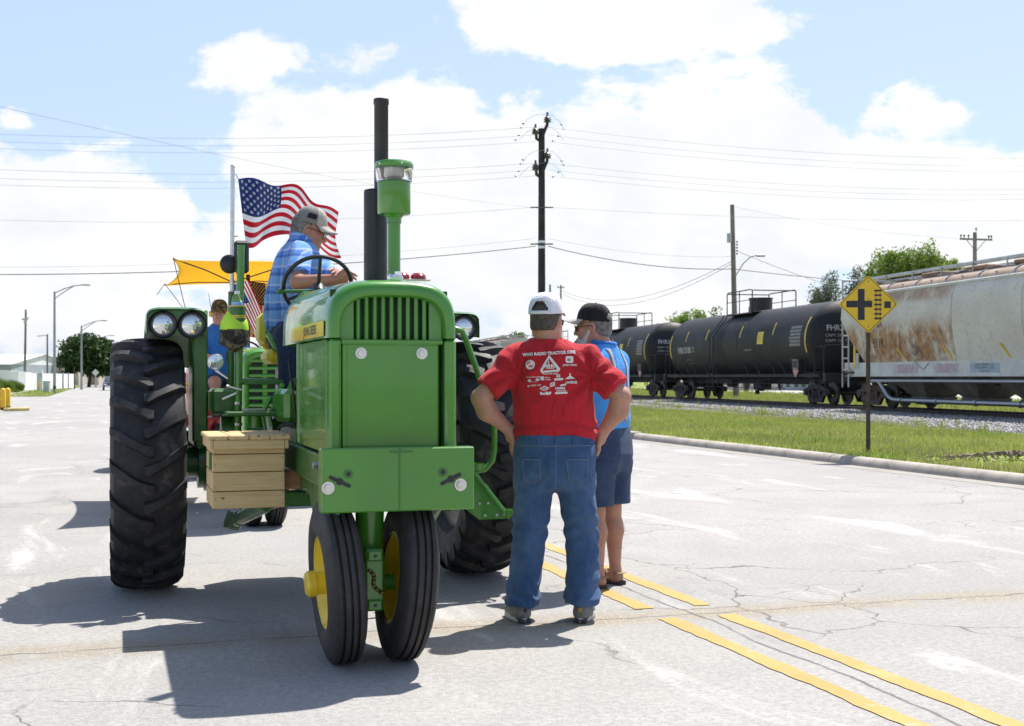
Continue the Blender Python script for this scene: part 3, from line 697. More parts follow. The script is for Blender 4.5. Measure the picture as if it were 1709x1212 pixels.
b.build('rivet', MT['chrome'], cp)
b = MB(); b.cyl((XC + .31, -1.15, 1.80), (XC + .31, -1.15, 1.985), .014, n=10); b.box((XC + .305, -1.15, 1.97), (.05, .02, .03), bev=.004); b.build('lamp_bracket', MT['white_paint'], tra)
b = MB(); b.box((XC + .415, -1.2, 1.925), (.25, .05, .012), bev=.003); lb = b.build('lamp_bar', MT['white_paint'], tra)
for x in (.37, .47): b = MB(); b.lathe([(.0, .036), (.03, .034), (.045, .02), (.048, .0)], (XC + x, -1.2, 1.93), n=20); b.build('red_lamp', MT['red_lens'], lb)
# engine, frame rails, transmission, axles
b = MB(); b.box((XC, -1.35, 1.12), (.40, .95, .62), bev=.03); b.box((XC, -1.3, .80), (.34, 1.2, .22), bev=.03)
for i in range(4): b.cyl((XC - .21, -1.65 + .2 * i, 1.32), (XC - .25, -1.65 + .2 * i, 1.30), .035, n=12)
b.cyl((XC - .2, -1.75, 1.0), (XC - .2, -1.45, 1.0), .06, n=16); b.build('engine', GD, tra)
b = MB()
for sx in (-1, 1): b.box((XC + sx * .27, -1.85, .90), (.05, 1.9, .16), bev=.01)
for sx in (-1, 1):
    b.prism([(-2.75, .83), (-2.75, .72), (-2.5, .70), (-2.3, .60), (-2.1, .60), (-1.9, .74), (-1.2, .76), (-1.2, .83)], .02, (XC + sx * .27, 0, 0), Matrix(((0, 0, 1), (1, 0, 0), (0, 1, 0))))
b.build('frame_rail', GF, tra)
hexbolt((XC - .296, -2.45, .93), (-1, 0, 0), .02, .03).build('bolt', MT['zinc'], tra)
b = MB(); b.box((XC, -.35, .86), (.42, 1.25, .46), bev=.05); b.box((XC, .15, .88), (.5, .5, .5), bev=.06); b.build('transmission', GD, tra)
b = MB(); b.cyl((-.95, 0, .80), (1.05, 0, .80), .10, n=24); b.cyl((-.7, 0, .80), (-.45, 0, .80), .17, n=24); b.cyl((.5, 0, .80), (.75, 0, .80), .17, n=24)
for x in (-.66, -.6, -.54): b.cyl((x, 0, .80), (x + .02, 0, .80), .19, n=24)
b.build('rear_axle', GF, tra)
b = MB(); b.box((XC + .02, -.35, 1.13), (1.25, .8, .03), bev=.008); b.build('platform', GF, tra)
# lift cylinder hanging under the box side
b = MB(); b.cyl((-.33, -.62, .56), (-.455, -.30, .455), .043, n=20); b.box((-.487, -.22, .435), (.085, .10, .10), (.3, .2, .35), .01); b.cyl((-.455, -.30, .455), (-.47, -.26, .445), .05, n=20); b.box((-.487, -.22, .435), (.11, .02, .11), (.3, .2, .35), .004)
simple('green_pale', (.16, .26, .15), .4, 0, .15, 9, coat=.2); b.build('lift_cylinder', MT['green_pale'], tra)
b = MB(); b.cyl((-.33, -.62, .56), (-.10, -.95, .66), .03, n=14); b.box((-.22, -.9, .63), (.45, .1, .09), bev=.01); b.build('cross_beam', GF, tra)
# dash, steering column and wheel
b = MB(); b.cyl((-.03, -1.0, 1.72), (-.03, -.83, 1.875), .03, n=14); b.box((-.02, -.98, 1.76), (.36, .12, .20), (.3, 0, 0), .05); b.build('dash', G, tra)
swc = Vector((-.036, -.80, 1.905)); m = frame_z((0, .82, .57))
b = MB(); b.tube([swc + m @ Vector((.205 * math.cos(a), .205 * math.sin(a), 0)) for a in [2 * math.pi * i / 48 for i in range(48)]], .0125, 10, closed=True)
for a in (90, 210, 330): b.tube([swc + m @ Vector((rr * math.cos(R(a)), rr * math.sin(R(a)), -.03 * (1 - rr / .205))) for rr in (.03, .1, .2)], [.013, .011, .010], 8)
b.lathe([(.0, .03), (.035, .022), (.042, .0), (.04, -.06)], swc + m @ Vector((0, 0, -.03)), (0, .82, .57), 20); b.build('steering_wheel', MT['black_plastic'], tra)
b = MB(); b.cyl((-.255, -.80, 1.868), (-.05, -.83, 1.872), .011, n=10); b.ball((-.265, -.80, 1.868), (.02, .02, .018)); b.build('throttle_lever', GF, tra)
# seat
seat = MB(); seat.box((-.03, .10, 1.49), (.47, .44, .10), bev=.035); seat = seat.build('seat', MT['yellow_seat'], tra)
b = MB(); b.box((-.03, .33, 1.665), (.50, .12, .25), (-.12, 0, 0), .05); b.box((-.255, .22, 1.68), (.075, .30, .21), bev=.035); b.box((.2, .22, 1.68), (.075, .30, .21), bev=.035); b.build('backrest', MT['yellow_seat'], tra)
b = MB(); b.box((-.03, .1, 1.29), (.28, .35, .3), bev=.03); b.build('seat_base', MT['black_paint'], tra)
b = MB(); b.tube([(-.285, -.38, 1.62), (-.275, -.42, 1.60), (-.25, -.47, 1.54), (-.20, -.5, 1.505), (-.12, -.5, 1.50)], .018, 10); b.build('grab_handle', G, tra)
# fenders with twin lamps
def fender(x0, x1, inner):
    b = MB(); w = x1 - x0; xc = (x0 + x1) / 2
    def sec(y, zb, zt, k=10):
        pts = [(x0, zb)]
        for i in range(k + 1):
            a = math.pi - math.pi * i / k; c, s_ = math.cos(a), math.sin(a)
            pts.append((xc + w / 2 * math.copysign(abs(c) ** .45, c), zt - .09 + .09 * abs(s_) ** .45))
        return pts + [(x1, zb)]
    ss = [(-.40, sec(-.40, 1.615, 1.765)), (-.44, sec(0, 1.612, 1.772)), (-.42, sec(0, 1.612, 1.782)), (-.30, sec(0, 1.62, 1.79)), (.0, sec(0, 1.665, 1.785)), (.3, sec(0, 1.60, 1.73)), (.55, sec(0, 1.45, 1.58)), (.7, sec(0, 1.30, 1.42))]
    sweep(ss, b); k = len(ss[0][1]); vs = [(x, -.405, z) for x, z in ss[0][1]]; b.add(vs, [tuple(range(len(vs)))])
    b.box((inner, .08, 1.30), (.075, .66, .80), bev=.02); b.box((inner, -.25, 1.36), (.095, .06, .84), bev=.012)
    f = b.build('fender', GD if False else MT['green_frame'], tra, sharp=40)
    for lx in (x0 + w * .27, x0 + w * .745):
        b = MB(); b.lathe([(.083, -.01), (.087, .012), (.08, .026), (.07, .018), (.066, .0)], (lx, -.405, 1.676), (0, -1, 0), 28); h = b.build('headlight', MT['black_paint'], f)
        b = MB(); b.lathe([(.0, .022), (.03, .02), (.055, .012), (.068, .004)], (lx, -.405, 1.676), (0, -1, 0), 28); b.build('lens', MT['lamp_lens'], h)
    return f
fender(-1.03, -.665, -.70); fender(.70, 1.085, .735)
# mirror post, round mirror, cup holder
post = MB(); post.cyl((-.488, -.5, 1.0), (-.466, -.5, 2.17), .024, n=14); post = post.build('post', G, tra)
for z in (1.19, 1.06): b = MB(); b.lathe([(.026, -.008), (.029, -.008), (.029, .008), (.026, .008)], (-.487, -.5, z), n=16); b.box((-.487, -.53, z), (.02, .02, .02), bev=.003); b.build('clamp', MT['zinc'], post)
b = MB(); b.box((-.460, -.46, 2.10), (.092, .035, .205), bev=.017); b.build('mirror', MT['black_plastic'], post)
b = MB(); b.lathe([(.0, .02), (.04, .018), (.058, .006), (.06, -.004), (.0, -.01)], (-.532, -.45, 2.055), (0, -1, 0), 24); b.build('round_mirror', MT['black_plastic'], post)
b = MB(); b.cyl((-.49, -.5, 1.325), (.0, -.55, 1.325), .02, n=12); b.box((-.2, -.54, 1.32), (.5, .05, .03), bev=.004); b.build('support_bar', GF, tra)
b = MB()
for i, (x, z0, z1) in enumerate(((-.26, 1.12, 1.30), (-.20, 1.15, 1.31), (-.33, 1.02, 1.22), (-.29, 1.05, 1.2))):
    b.tube([(x, -.62, z0), (x - .02, -.64, (z0 + z1) / 2), (x + .03, -.62, z1)], .012, 8); b.ball((x + .03, -.62, z1), .018, 10, 6)
b.box((-.17, -.75, 1.18), (.2, .25, .2), (0, 0, .2), .03); b.cyl((-.38, -.55, 1.04), (-.38, -.55, 1.15), .045, n=16); b.build('control_levers', MT['green_paint'], tra)
b = MB(); b.tube([(-.32, -.9, .98), (-.28, -.95, 1.06), (-.2, -1.0, 1.08), (-.15, -1.0, .98)], .009, 8); b.build('hose', MT['black_plastic'], tra); b = MB(); b.tube([(-.30, -1.5, 1.45), (-.26, -1.45, 1.2), (-.23, -1.4, 1.0)], .006, 6); b.build('hose', MT['black_plastic'], tra)
b = MB(); b.box((-.56, -.25, 1.20), (.16, .3, .16), bev=.02); b.cyl((-.575, -.3, 1.02), (-.50, -.3, 1.02), .085, n=20); b.build('hydraulic_block', GF, tra)
b = MB(); b.cyl((-.52, -.3, 1.06), (-.46, -.3, 1.06), .055, n=18); b.build('coupler', MT['chrome'], tra)
for q_ in ((-.51, -.52, 1.285, .25), (-.54, -.54, 1.235, -.42)): b = MB(); b.box(q_[:3], (.10, .008, .016), (0, q_[3], 0), .003); b.build('tie_strap', MT['zinc'], tra)
# right side: handrail loop and two ring steps on a plate
b = MB(); b.tube([(.70, -.9, 1.62), (.80, -.9, 1.65), (.845, -.9, 1.635), (.875, -.9, 1.57), (.93, -.9, 1.42), (1.03, -.9, 1.13), (1.052, -.9, 1.04), (1.052, -.9, .90), (1.04, -.9, .83), (.99, -.9, .775), (.92, -.9, .765), (.80, -.9, .75), (.6, -.8, .75)], .019, 12); b.build('handrail', G, tra)
b = MB(); b.prism([(.78, .98), (.80, .88), (1.125, .475), (.93, .475), (.82, .56), (.60, .58), (.6, .98)], .012, (0, -.98, 0), Matrix(((1, 0, 0), (0, 0, -1), (0, 1, 0)))); 
b.tube([(.80, -1.0, .885), (1.12, -1.0, .478)], .012, 8); b.tube([(.82, -.93, .885), (1.14, -.93, .478)], .012, 8); sp = b.build('step_plate', G, tra)
for x, z in ((.90, .80), (1.13, .51)):
    b = MB(); b.lathe([(.062, -.02), (.068, -.02), (.068, .02), (.062, .02), (.062, -.02)], (x, -.96, z), n=24)
    for a in (0, 60, 120): b.box((x, -.96, z + .012), (.125, .012, .008), (0, 0, R(a)))
    b.cyl((x, -.96, z - .02), (x, -.96, z + .018), .014, n=10); b.build('ring_step', G, sp)
for x, z in ((.965, .50), (1.04, .50), (.93, .575), (.985, .575)): b = MB(); b.cyl((x, -.993, z), (x, -.999, z), .0085, n=10); b.build('rivet', MT['zinc'], sp)

# ------------------------------------------------------------------ things carried by the tractor
crate = empty('wooden_box', TRP, TRA, 'square pine wood box with overhanging lid bolted beside the tractor', 'box')
x0, x1, y0, y1 = -.715, -.335, -1.62, -1.12
hts = [(.650, .740), (.744, .842), (.846, .938), (.942, .985)]
for z0, z1 in hts:
    b = MB(); b.box(((x0 + x1) / 2, y0 + .011, (z0 + z1) / 2), (x1 - x0, .022, z1 - z0), bev=.003); b.build('front_board', MT['pine'], crate)
    b = MB(); b.box((x0 + .011, (y0 + y1) / 2 + .012, (z0 + z1) / 2), (.022, y1 - y0 - .026, z1 - z0 - .001), bev=.003); b.build('side_board', MT['pine_end'], crate)
    b = MB(); b.box((x1 - .011, (y0 + y1) / 2 + .012, (z0 + z1) / 2), (.022, y1 - y0 - .026, z1 - z0 - .001), bev=.003); b.build('side_board', MT['pine_end'], crate)
    b = MB(); b.box(((x0 + x1) / 2, y1 - .010, (z0 + z1) / 2), (x1 - x0 - .046, .02, z1 - z0), bev=.003); b.build('back_board', MT['pine'], crate)
b = MB(); b.box(((x0 + x1) / 2, (y0 + y1) / 2, .665), (x1 - x0 - .05, y1 - y0 - .05, .02)); b.build('bottom', MT['pine'], crate)
lid = MB(); lid.box(((x0 + x1) / 2, y0 - .016, .992), (x1 - x0 - .005, .02, .048), bev=.003); lid = lid.build('lid', MT['pine'], crate)
for s_ in (-1, 1): b = MB(); b.box(((x0 + x1) / 2 + s_ * .199, (y0 + y1) / 2, .992), (.02, y1 - y0 + .05, .048), bev=.003); b.build('lid_side', MT['pine_end'], lid)
for i in range(4):
    b = MB(); b.box(((x0 + x1) / 2 - .165 + .11 * i, (y0 + y1) / 2, 1.030), (.108, y1 - y0 + .075, .026), bev=.006); b.build('lid_plank', MT['pine_end'], lid)
for i in range(10):
    b = MB(); b.cyl((x0 + .012 if i % 2 else x1 - .012, y0 + .001, .67 + .031 * i), (x0 + .012 if i % 2 else x1 - .012, y0 - .0015, .67 + .031 * i), .003, n=8); b.build('nail', MT['pine_dark'], crate)
b = MB(); b.box((x0 - .006, y0 + .09, .90), (.012, .05, .09), bev=.003); b.build('latch', GF, crate)
b = MB(); b.box((-.285, -1.5, .79), (.115, .09, .10), bev=.01); b.build('bracket_block', MT['pine_dark'], crate)

hold = empty('cup_holder', TRP, TRA, 'green painted tin cup holder with yellow bands on the mirror post', 'cup holder')
b = MB(); b.lathe([(.0, 1.655), (.05, 1.655), (.05, 1.79), (.046, 1.79), (.046, 1.66)], (-.494, -.575, 0), n=24); b.build('cup', GF, hold)
for z in (1.662, 1.717, 1.727, 1.786): b = MB(); b.lathe([(.0495, -.003), (.052, -.003), (.052, .003), (.0495, .003)], (-.494, -.575, z), n=24); b.build('band', YP, hold)
bot = empty('water_bottle', TRP, TRA, 'clear plastic water bottle with white cap standing in the cup holder', 'bottle')
b = MB(); b.lathe([(.0, 1.665), (.031, 1.667), (.033, 1.68), (.033, 1.81), (.031, 1.825), (.022, 1.85), (.014, 1.86), (.014, 1.872), (.012, 1.872)], (-.497, -.575, 0), n=24); b.build('body', MT['bottle_plastic'], bot)
b = MB(); b.lathe([(.0335, 1.775), (.0338, 1.81)], (-.497, -.575, 0), n=24); simple('label_blue', (.25, .45, .8), .4); b.build('sleeve', MT['label_blue'], bot)
b = MB(); b.lathe([(.016, 1.862), (.016, 1.88), (.0, 1.881)], (-.497, -.575, 0), n=18); b.build('cap', MT['white_paint'], bot)
# helmet-like neon cap hanging upside from the post
def camo():
    n = NB('camo'); a = n.noise(26, 3, .5); b_ = n.noise(34, 3, .5, co=n.mp(loc=(3, 1, 2))); c = n.mix(n.rng(a, .48, .52), (.045, .038, .025), (.13, .115, .07)); c = n.mix(n.rng(b_, .56, .58), c, (.018, .02, .015)); n.col(c).rough(.9)
camo(); simple('neon', (.48, .78, .05), .7, 0, .08, 12); simple('net_dark', (.06, .07, .045), .9, 0, .3, 60, bump=.4, bsc=200)
hc = empty('hanging_cap', TRP, TRA, 'neon yellow and camouflage cap hanging from the mirror post', 'cap')
c = Vector((-.512, -.56, 1.66))
b = MB(); b.grid(lambda u, v: c + Vector((.088 * math.sin(.05 + 1.52 * v) * math.cos(2 * math.pi * u) , .075 * math.sin(.05 + 1.52 * v) * math.sin(2 * math.pi * u), -.02 + .125 * math.cos(.05 + 1.52 * v))), 28, 10, cu=True); b.build('crown', MT['neon'], hc, sharp=60)
b = MB(); b.grid(lambda u, v: c + Vector(((.087 + .006 * v) * math.cos(2 * math.pi * u), (.075 + .006 * v) * math.sin(2 * math.pi * u), -.015 - .115 * v + .03 * v * math.cos(2 * math.pi * u) ** 2)), 28, 6, cu=True)
b.grid(lambda u, v: c + Vector(((.09 * (1 - v * .97)) * math.cos(2 * math.pi * u), (.08 * (1 - v)) * math.sin(2 * math.pi * u), -.13 + .03 * (1 - v) * math.cos(2 * math.pi * u) ** 2 - .03 * v)), 28, 6, cu=True); b.build('mesh_panel', MT['camo'], hc, sharp=60)
for s_ in (-1, 1): b = MB(); b.tube([c + Vector((s_ * .086, -.05, -.02)), c + Vector((s_ * .06, -.086, -.075)), c + Vector((0.01 * s_, -.09, -.10))], .006, 8); b.build('strap', MT['black_plastic'], hc)

# ------------------------------------------------------------------ flags
for nm, c in (('flag_red', (.50, .012, .025)), ('flag_white', (.80, .80, .80)), ('flag_blue', (.014, .03, .14)), ('flag_tan', (.55, .38, .20)), ('flag_brown', (.035, .022, .016)), ('flag_maroon', (.28, .03, .02))):
    n = NB(nm); n.col(c).rough(.75); n.bump(n.noise(14, 4), .25, .006); n.set(Specular_IOR_Level=.2, Sheen_Weight=.1)
    tl = n.N('ShaderNodeBsdfTranslucent'); tl.inputs[0].default_value = (*c, 1); mx = n.N('ShaderNodeMixShader'); mx.inputs[0].default_value = .5
    out = n.t.nodes['Material Output']; n.L(n.b.outputs[0], mx.inputs[1]); n.L(tl.outputs[0], mx.inputs[2]); n.L(mx.outputs[0], out.inputs[0])
def flag_cloth(fn, parent, mats, nu=52, star=.0155, asp=1.9):
    b = MB(); nv = 40
    vs = [fn(i / (nu - 1), j / (nv - 1)) for i in range(nu) for j in range(nv)]; b.add(vs, [])
    for i in range(nu - 1):
        for j in range(nv - 1):
            st = int(j / 3); u = (i + .5) / (nu - 1)
            b.m.append(2 if (u < .4 and st < 7) else (0 if st % 2 == 0 else 1)); b.f.append((i * nv + j, (i + 1) * nv + j, (i + 1) * nv + j + 1, i * nv + j + 1))
    cl = b.build('cloth', mats, parent, sharp=180)
    s = MB()
    for r in range(9):
        for k in range(6 if r % 2 == 0 else 5):
            u0 = .4 * (2 * k + (1 if r % 2 == 0 else 2)) / 12; v0 = 7 / 13 * (r + 1) / 10
            for off in (-.0025, .0025):
                e = 1e-3; p = Vector(fn(u0, v0)); du = (Vector(fn(u0 + e, v0)) - p).normalized(); dv = (Vector(fn(u0, v0 + e)) - p).normalized(); n_ = du.cross(dv).normalized()
                pts = []
                for q in range(10):
                    a = math.pi * q / 5 - math.pi / 2; rr = star if q % 2 == 0 else star * .42
                    pts.append(p + n_ * off + du * rr * math.cos(a) + dv * rr * math.sin(a))
                s.add(pts, [tuple(range(10))])
    s.build('stars', mats[1], cl, smooth=False); return cl
fl = empty('flag_on_pole', TRP, TRA, 'stars and stripes flag waving from a steel pole behind the tractor driver', 'flag')
b = MB(); b.cyl((-.50, -.2, 1.45), (-.492, -.2, 2.695), .0135, n=12); b.ball((-.492, -.2, 2.70), .016, 10, 6); b.build('pole', MT['zinc'], fl)
b = MB(); b.cyl((-.505, -.2, 1.0), (-.50, -.2, 1.90), .0205, n=12); b.build('socket', GF, fl)
b = MB(); b.tube([(-.493, -.2, 2.66), (-.47, -.19, 2.655), (-.455, -.17, 2.63)], .004, 6); b.tube([(-.495, -.2, 2.25), (-.46, -.19, 2.26)], .004, 6); b.build('clip', MT['chrome'], fl)
def fwave(u, v):
    x = -.452 + .76 * u + .02 * math.sin(5 * v + 2 * u) * u; a = 7.0 * u + 1.6 * v
    y = -.17 + .75 * u + .10 * math.sin(1.25 * a + .4) * (.25 + u) + .035 * math.sin(2.6 * a + 1 - 2 * v)
    z = 2.635 + .03 * math.sin(3.2 * u) - .10 * u ** 2 - v * (.40 - .11 * u) - .05 * math.sin(7.5 * u + .6) * v + .016 * math.sin(15 * u + 4 * v)
    if u < .22: x += .05 * (1 - u / .22) * v
    return (x, y, z)
flag_cloth(fwave, fl, [MT['flag_red'], MT['flag_white'], MT['flag_blue']])
# ------------------------------------------------------------------ second tractor behind
T2P = Vector((-2.95, 14.0, 0)); t2 = empty('tractor', T2P, TRA, 'older green tractor with slatted nose and yellow canopy behind the big tractor', 'tractor')
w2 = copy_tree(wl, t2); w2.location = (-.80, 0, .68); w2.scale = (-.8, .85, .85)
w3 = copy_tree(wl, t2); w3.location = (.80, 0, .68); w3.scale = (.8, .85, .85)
front_wheel(t2, (-.125, -2.3, .36), -1, 4); front_wheel(t2, (.125, -2.3, .36), 1, 4)
b = MB(); b.cyl((0, -2.3, .36), (0, -2.3, .9), .06, n=16); b.cyl((-.1, -2.3, .36), (.1, -2.3, .36), .035, n=12); b.box((0, -1.4, .78), (.3, 2.2, .25), bev=.03); b.box((0, -.2, .8), (.4, .9, .5), bev=.05); b.cyl((-.8, 0, .68), (.8, 0, .68), .1, n=20); b.build('chassis', GD, t2)
def sweep2(secs, b): return sweep(secs, b)
def ol2(w, top, z0=.84, k=18):
    pts = [(-w, z0)]
    for i in range(k + 1):
        a = math.pi - math.pi * i / k; c, s_ = math.cos(a), math.sin(a); pts.append((w * math.copysign(abs(c) ** .7, c), top - .16 + .16 * abs(s_) ** .7))
    return pts + [(w, z0)]
b = MB(); sweep([(-2.42, ol2(.14, 1.52)), (-2.46, ol2(.165, 1.56)), (-2.46, ol2(.185, 1.585)), (-2.42, ol2(.205, 1.61)), (-2.3, ol2(.21, 1.62)), (-.9, ol2(.2, 1.66)), (-.85, ol2(.15, 1.6)), (-.85, ol2(.02, 1.2))], b); b.build('hood', G, t2, sharp=45, weld=True)
b = MB(); b.box((0, -2.40, 1.18), (.32, .02, .66)); b.build('radiator', MT['black_paint'], t2)
b = MB(); b.box((0, -2.425, 1.185), (.05, .03, .68), bev=.01); b.build('grille_post', G, t2)
sl = MB(); sl.box((0, 0, 0), (.30, .04, .030), (.35, 0, 0), .006); s0 = sl.build('grille_slat', G, t2, loc=(0, -2.43, .90))
for i in range(1, 10): inst(s0, t2, (0, -2.43, .90 + .067 * i))
for x in (-.36, .36):
    b = MB(); b.lathe([(.0, -.09), (.05, -.08), (.075, -.03), (.08, .0), (.075, .006)], (x, -1.35, 1.50), (0, -1, 0), 20); b.cyl((x, -1.33, 1.42), (x * .5, -1.33, 1.3), .012, n=8); h = b.build('headlight', MT['chrome'], t2)
    b = MB(); b.lathe([(.0, .012), (.04, .009), (.074, .002)], (x, -1.35, 1.50), (0, -1, 0), 20); b.build('lens', MT['lamp_lens'], h)
b = MB(); b.box((0, .05, 1.18), (.42, .38, .07), bev=.03); b.box((0, .25, 1.36), (.42, .06, .28), bev=.025); b.build('seat', MT['yellow_seat'], t2)
b = MB(); b.box((0, -.35, .92), (1.0, .7, .03)); b.build('platform', MT['red_paint'], t2)
b = MB()
for x in (-.62, .62): b.box((x, -.05, 1.28), (.22, .8, .03), bev=.01); b.box((x - math.copysign(.1, x), -.05, 1.05), (.02, .8, .45), bev=.005)
b.build('fender', MT['yellow_paint'], t2)
b = MB(); b.tube([(.19 * math.cos(a) , -.55 + .06 * math.sin(a), 1.55 + .18 * math.sin(a)) for a in [2 * math.pi * i / 32 for i in range(32)]], .011, 8, closed=True); b.cyl((0, -.9, 1.35), (0, -.55, 1.55), .018, n=8); b.build('steering_wheel', MT['black_plastic'], t2)
# yellow stretched canopy on thin poles
can = empty('canopy', T2P, TRA, 'yellow orange fabric sun canopy stretched over the second tractor', 'canopy')
n = NB('canopy_cloth'); n.col(n.mix(n.rng(n.noise(3, 4), .3, .7), (.84, .58, .04), (.87, .63, .06))).rough(.7); n.bump(n.noise(7, 4), .2, .01)
tl = n.N('ShaderNodeBsdfTranslucent'); tl.inputs[0].default_value = (.95, .70, .08, 1); mx = n.N('ShaderNodeMixShader'); mx.inputs[0].default_value = .5; n.L(n.b.outputs[0], mx.inputs[1]); n.L(tl.outputs[0], mx.inputs[2]); n.L(mx.outputs[0], n.t.nodes['Material Output'].inputs[0])
def inv(px, py, Y, z=None):
    p = at(px, py, Y) - T2P; c, s_ = math.cos(-TRA), math.sin(-TRA); return Vector((p.x * c - p.y * s_, p.x * s_ + p.y * c, p.z))
A, B_, C_, D_ = inv(289, 430, 12.6), inv(275, 474, 15.2), inv(520, 432, 13.1), inv(470, 470, 15.7)
def canf(u, v):
    p = A.lerp(C_, u).lerp(B_.lerp(D_, u), v); c = A.lerp(D_, .5)
    e = .10 * (4 * u * (1 - u)) * (2 * v - 1) ** 3 ; f_ = .12 * (4 * v * (1 - v)) * (2 * u - 1) ** 3
    p = p - (B_ - A) * e * .5 - (C_ - A) * f_ * .6
    p.z += .10 * math.sin(math.pi * u) * math.sin(math.pi * v) - .02; return p
b = MB(); b.grid(canf, 22, 22); cl = b.build('cloth', MT['canopy_cloth'], can, sharp=180)
md = cl.modifiers.new('thick', 'SOLIDIFY'); md.thickness = .004
mid = (A + B_ + C_ + D_) / 4 - Vector((0, 0, .02)); b = MB(); hubp = mid - Vector((0, 0, .10))
for p in (A, B_, C_, D_): b.tube([hubp, hubp.lerp(p, .5) + Vector((0, 0, .01)), p - Vector((0, 0, .012))], .007, 6)
b.cyl(hubp + Vector((0, 0, .03)), Vector((hubp.x, hubp.y, .9)), .018, n=10); b.build('frame', MT['black_plastic'], can)
for p, q in ((B_, inv(310, 520, 15.0)), (B_, inv(262, 492, 15.4)), (A, inv(320, 560, 13.2))): b = MB(); b.tube([p, q], .004, 5); b.build('cord', MT['black_plastic'], can)
# small flags on the second tractor
sf = empty('hand_flag', T2P, TRA, 'small stars and stripes flag tilted on a wooden stick', 'flag')
s0_, s1_ = inv(448, 604, 12.2), inv(383, 474, 12.4); b = MB(); b.cyl(s0_, s1_, .006, n=8); simple('stick', (.5, .36, .2), .6); b.build('stick', MT['stick'], sf)
h0, h1 = s1_.lerp(s0_, .03), s1_.lerp(s0_, .55); du = inv(446, 540, 12.3) - inv(400, 478, 12.4)
def hf(u, v):
    a = s1_.lerp(s0_, .02 + .60 * u); p = a + Vector((.17, 0, .055)) * (v) + Vector((0, .02 * math.sin(6 * u + 4 * v), -.05 * v * u)); return tuple(p)
flag_cloth(hf, sf, [MT['flag_red'], MT['flag_white'], MT['flag_blue']], 40, .006)
bf = empty('faded_flag', T2P, TRA, 'dark tan antique style flag hanging under the yellow canopy', 'flag')
b = MB(); f0 = inv(414, 466, 14.3); b.cyl(f0 + Vector((0, 0, .05)), f0 + Vector((0, 0, -1.0)), .022, n=10); b.build('pole', MT['flag_brown'], bf)
flag_cloth(lambda u, v: tuple(f0 + Vector((.02 + .30 * v + .02 * math.sin(5 * u), .02 * math.sin(8 * v + 3 * u), -.02 - .62 * u - .04 * v))), bf, [MT['flag_maroon'], MT['flag_tan'], MT['flag_brown']], 40, .014)
# a red tractor further back: only its wheel and flank show between the others
t3 = empty('tractor', (-4.72, 19.4, 0), TRA, 'red tractor standing further back in the line', 'tractor')
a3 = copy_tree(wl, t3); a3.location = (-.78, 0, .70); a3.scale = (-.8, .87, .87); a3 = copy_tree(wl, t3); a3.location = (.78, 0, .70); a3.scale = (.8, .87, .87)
front_wheel(t3, (-.13, -2.2, .36), -1, 4); front_wheel(t3, (.13, -2.2, .36), 1, 4)
b = MB(); sweep([(-2.4, ol2(.05, 1.2)), (-2.4, ol2(.2, 1.5)), (-2.3, ol2(.22, 1.54)), (-.7, ol2(.22, 1.56)), (-.7, ol2(.05, 1.2))], b); b.build('hood', MT['red_paint'], t3, sharp=45)
b = MB(); b.box((0, -.9, .75), (.36, 2.4, .4), bev=.05); b.cyl((-.8, 0, .7), (.8, 0, .7), .1); b.cyl((0, -2.2, .36), (0, -2.2, .8), .06); b.build('chassis', MT['red_paint'], t3)
b = MB(); b.box((0, .05, 1.15), (.42, .4, .08), bev=.03); b.box((0, .26, 1.3), (.42, .06, .25), bev=.02); b.build('seat', MT['black_plastic'], t3)
for x in (-.65, .65): b = MB(); b.box((x, .05, 1.45), (.34, .8, .03), bev=.01); b.box((x - math.copysign(.16, x), .05, 1.15), (.02, .8, .6), bev=.005); b.build('fender', MT['red_paint'], t3)

# ------------------------------------------------------------------ railway cars
def tank_mat():
    n = NB('tank_black'); a = n.noise(.6, 6, .6); s = n.noise(1.5, 5, .6, 0, n.mp((3.5, 3.5, .4)))
    c = n.mix(n.rng(a, .3, .7), (.014, .0145, .016), (.022, .022, .024)); c = n.mix(n.rng(s, .5, .75, 0, .5), c, (.04, .037, .034)); n.col(c).rough(n.rng(a, .3, .7, .52, .66)); n.set(Specular_IOR_Level=.28)
tank_mat(); simple('car_frame', (.018, .017, .017), .7, 0, .3, 3, dirt=(.07, .055, .045), dirt_amt=.4); simple('wheel_steel', (.05, .046, .043), .5, .4, .3, 4, dirt=(.09, .075, .06), dirt_amt=.4); simple('truck_rust', (.075, .052, .042), .8, 0, .3, 5, dirt=(.02, .018, .017), dirt_amt=.5)
simple('wheel_tread', (.5, .49, .47), .3, .9, .1, 5); simple('reflect_yellow', (.72, .47, .03), .4, 0, .1, 5); simple('print_white', (.42, .42, .41), .6, 0, .15, 8); simple('print_grey', (.22, .22, .215), .7, 0, .25, 8); simple('print_black', (.03, .03, .032), .6)
simple('tank_pale', (.46, .50, .51), .5, 0, .1, 1.0, dirt=(.25, .24, .22), dirt_amt=.3); simple('placard_pink', (.55, .30, .30), .6); simple('sticker_yellow', (.75, .58, .04), .5)
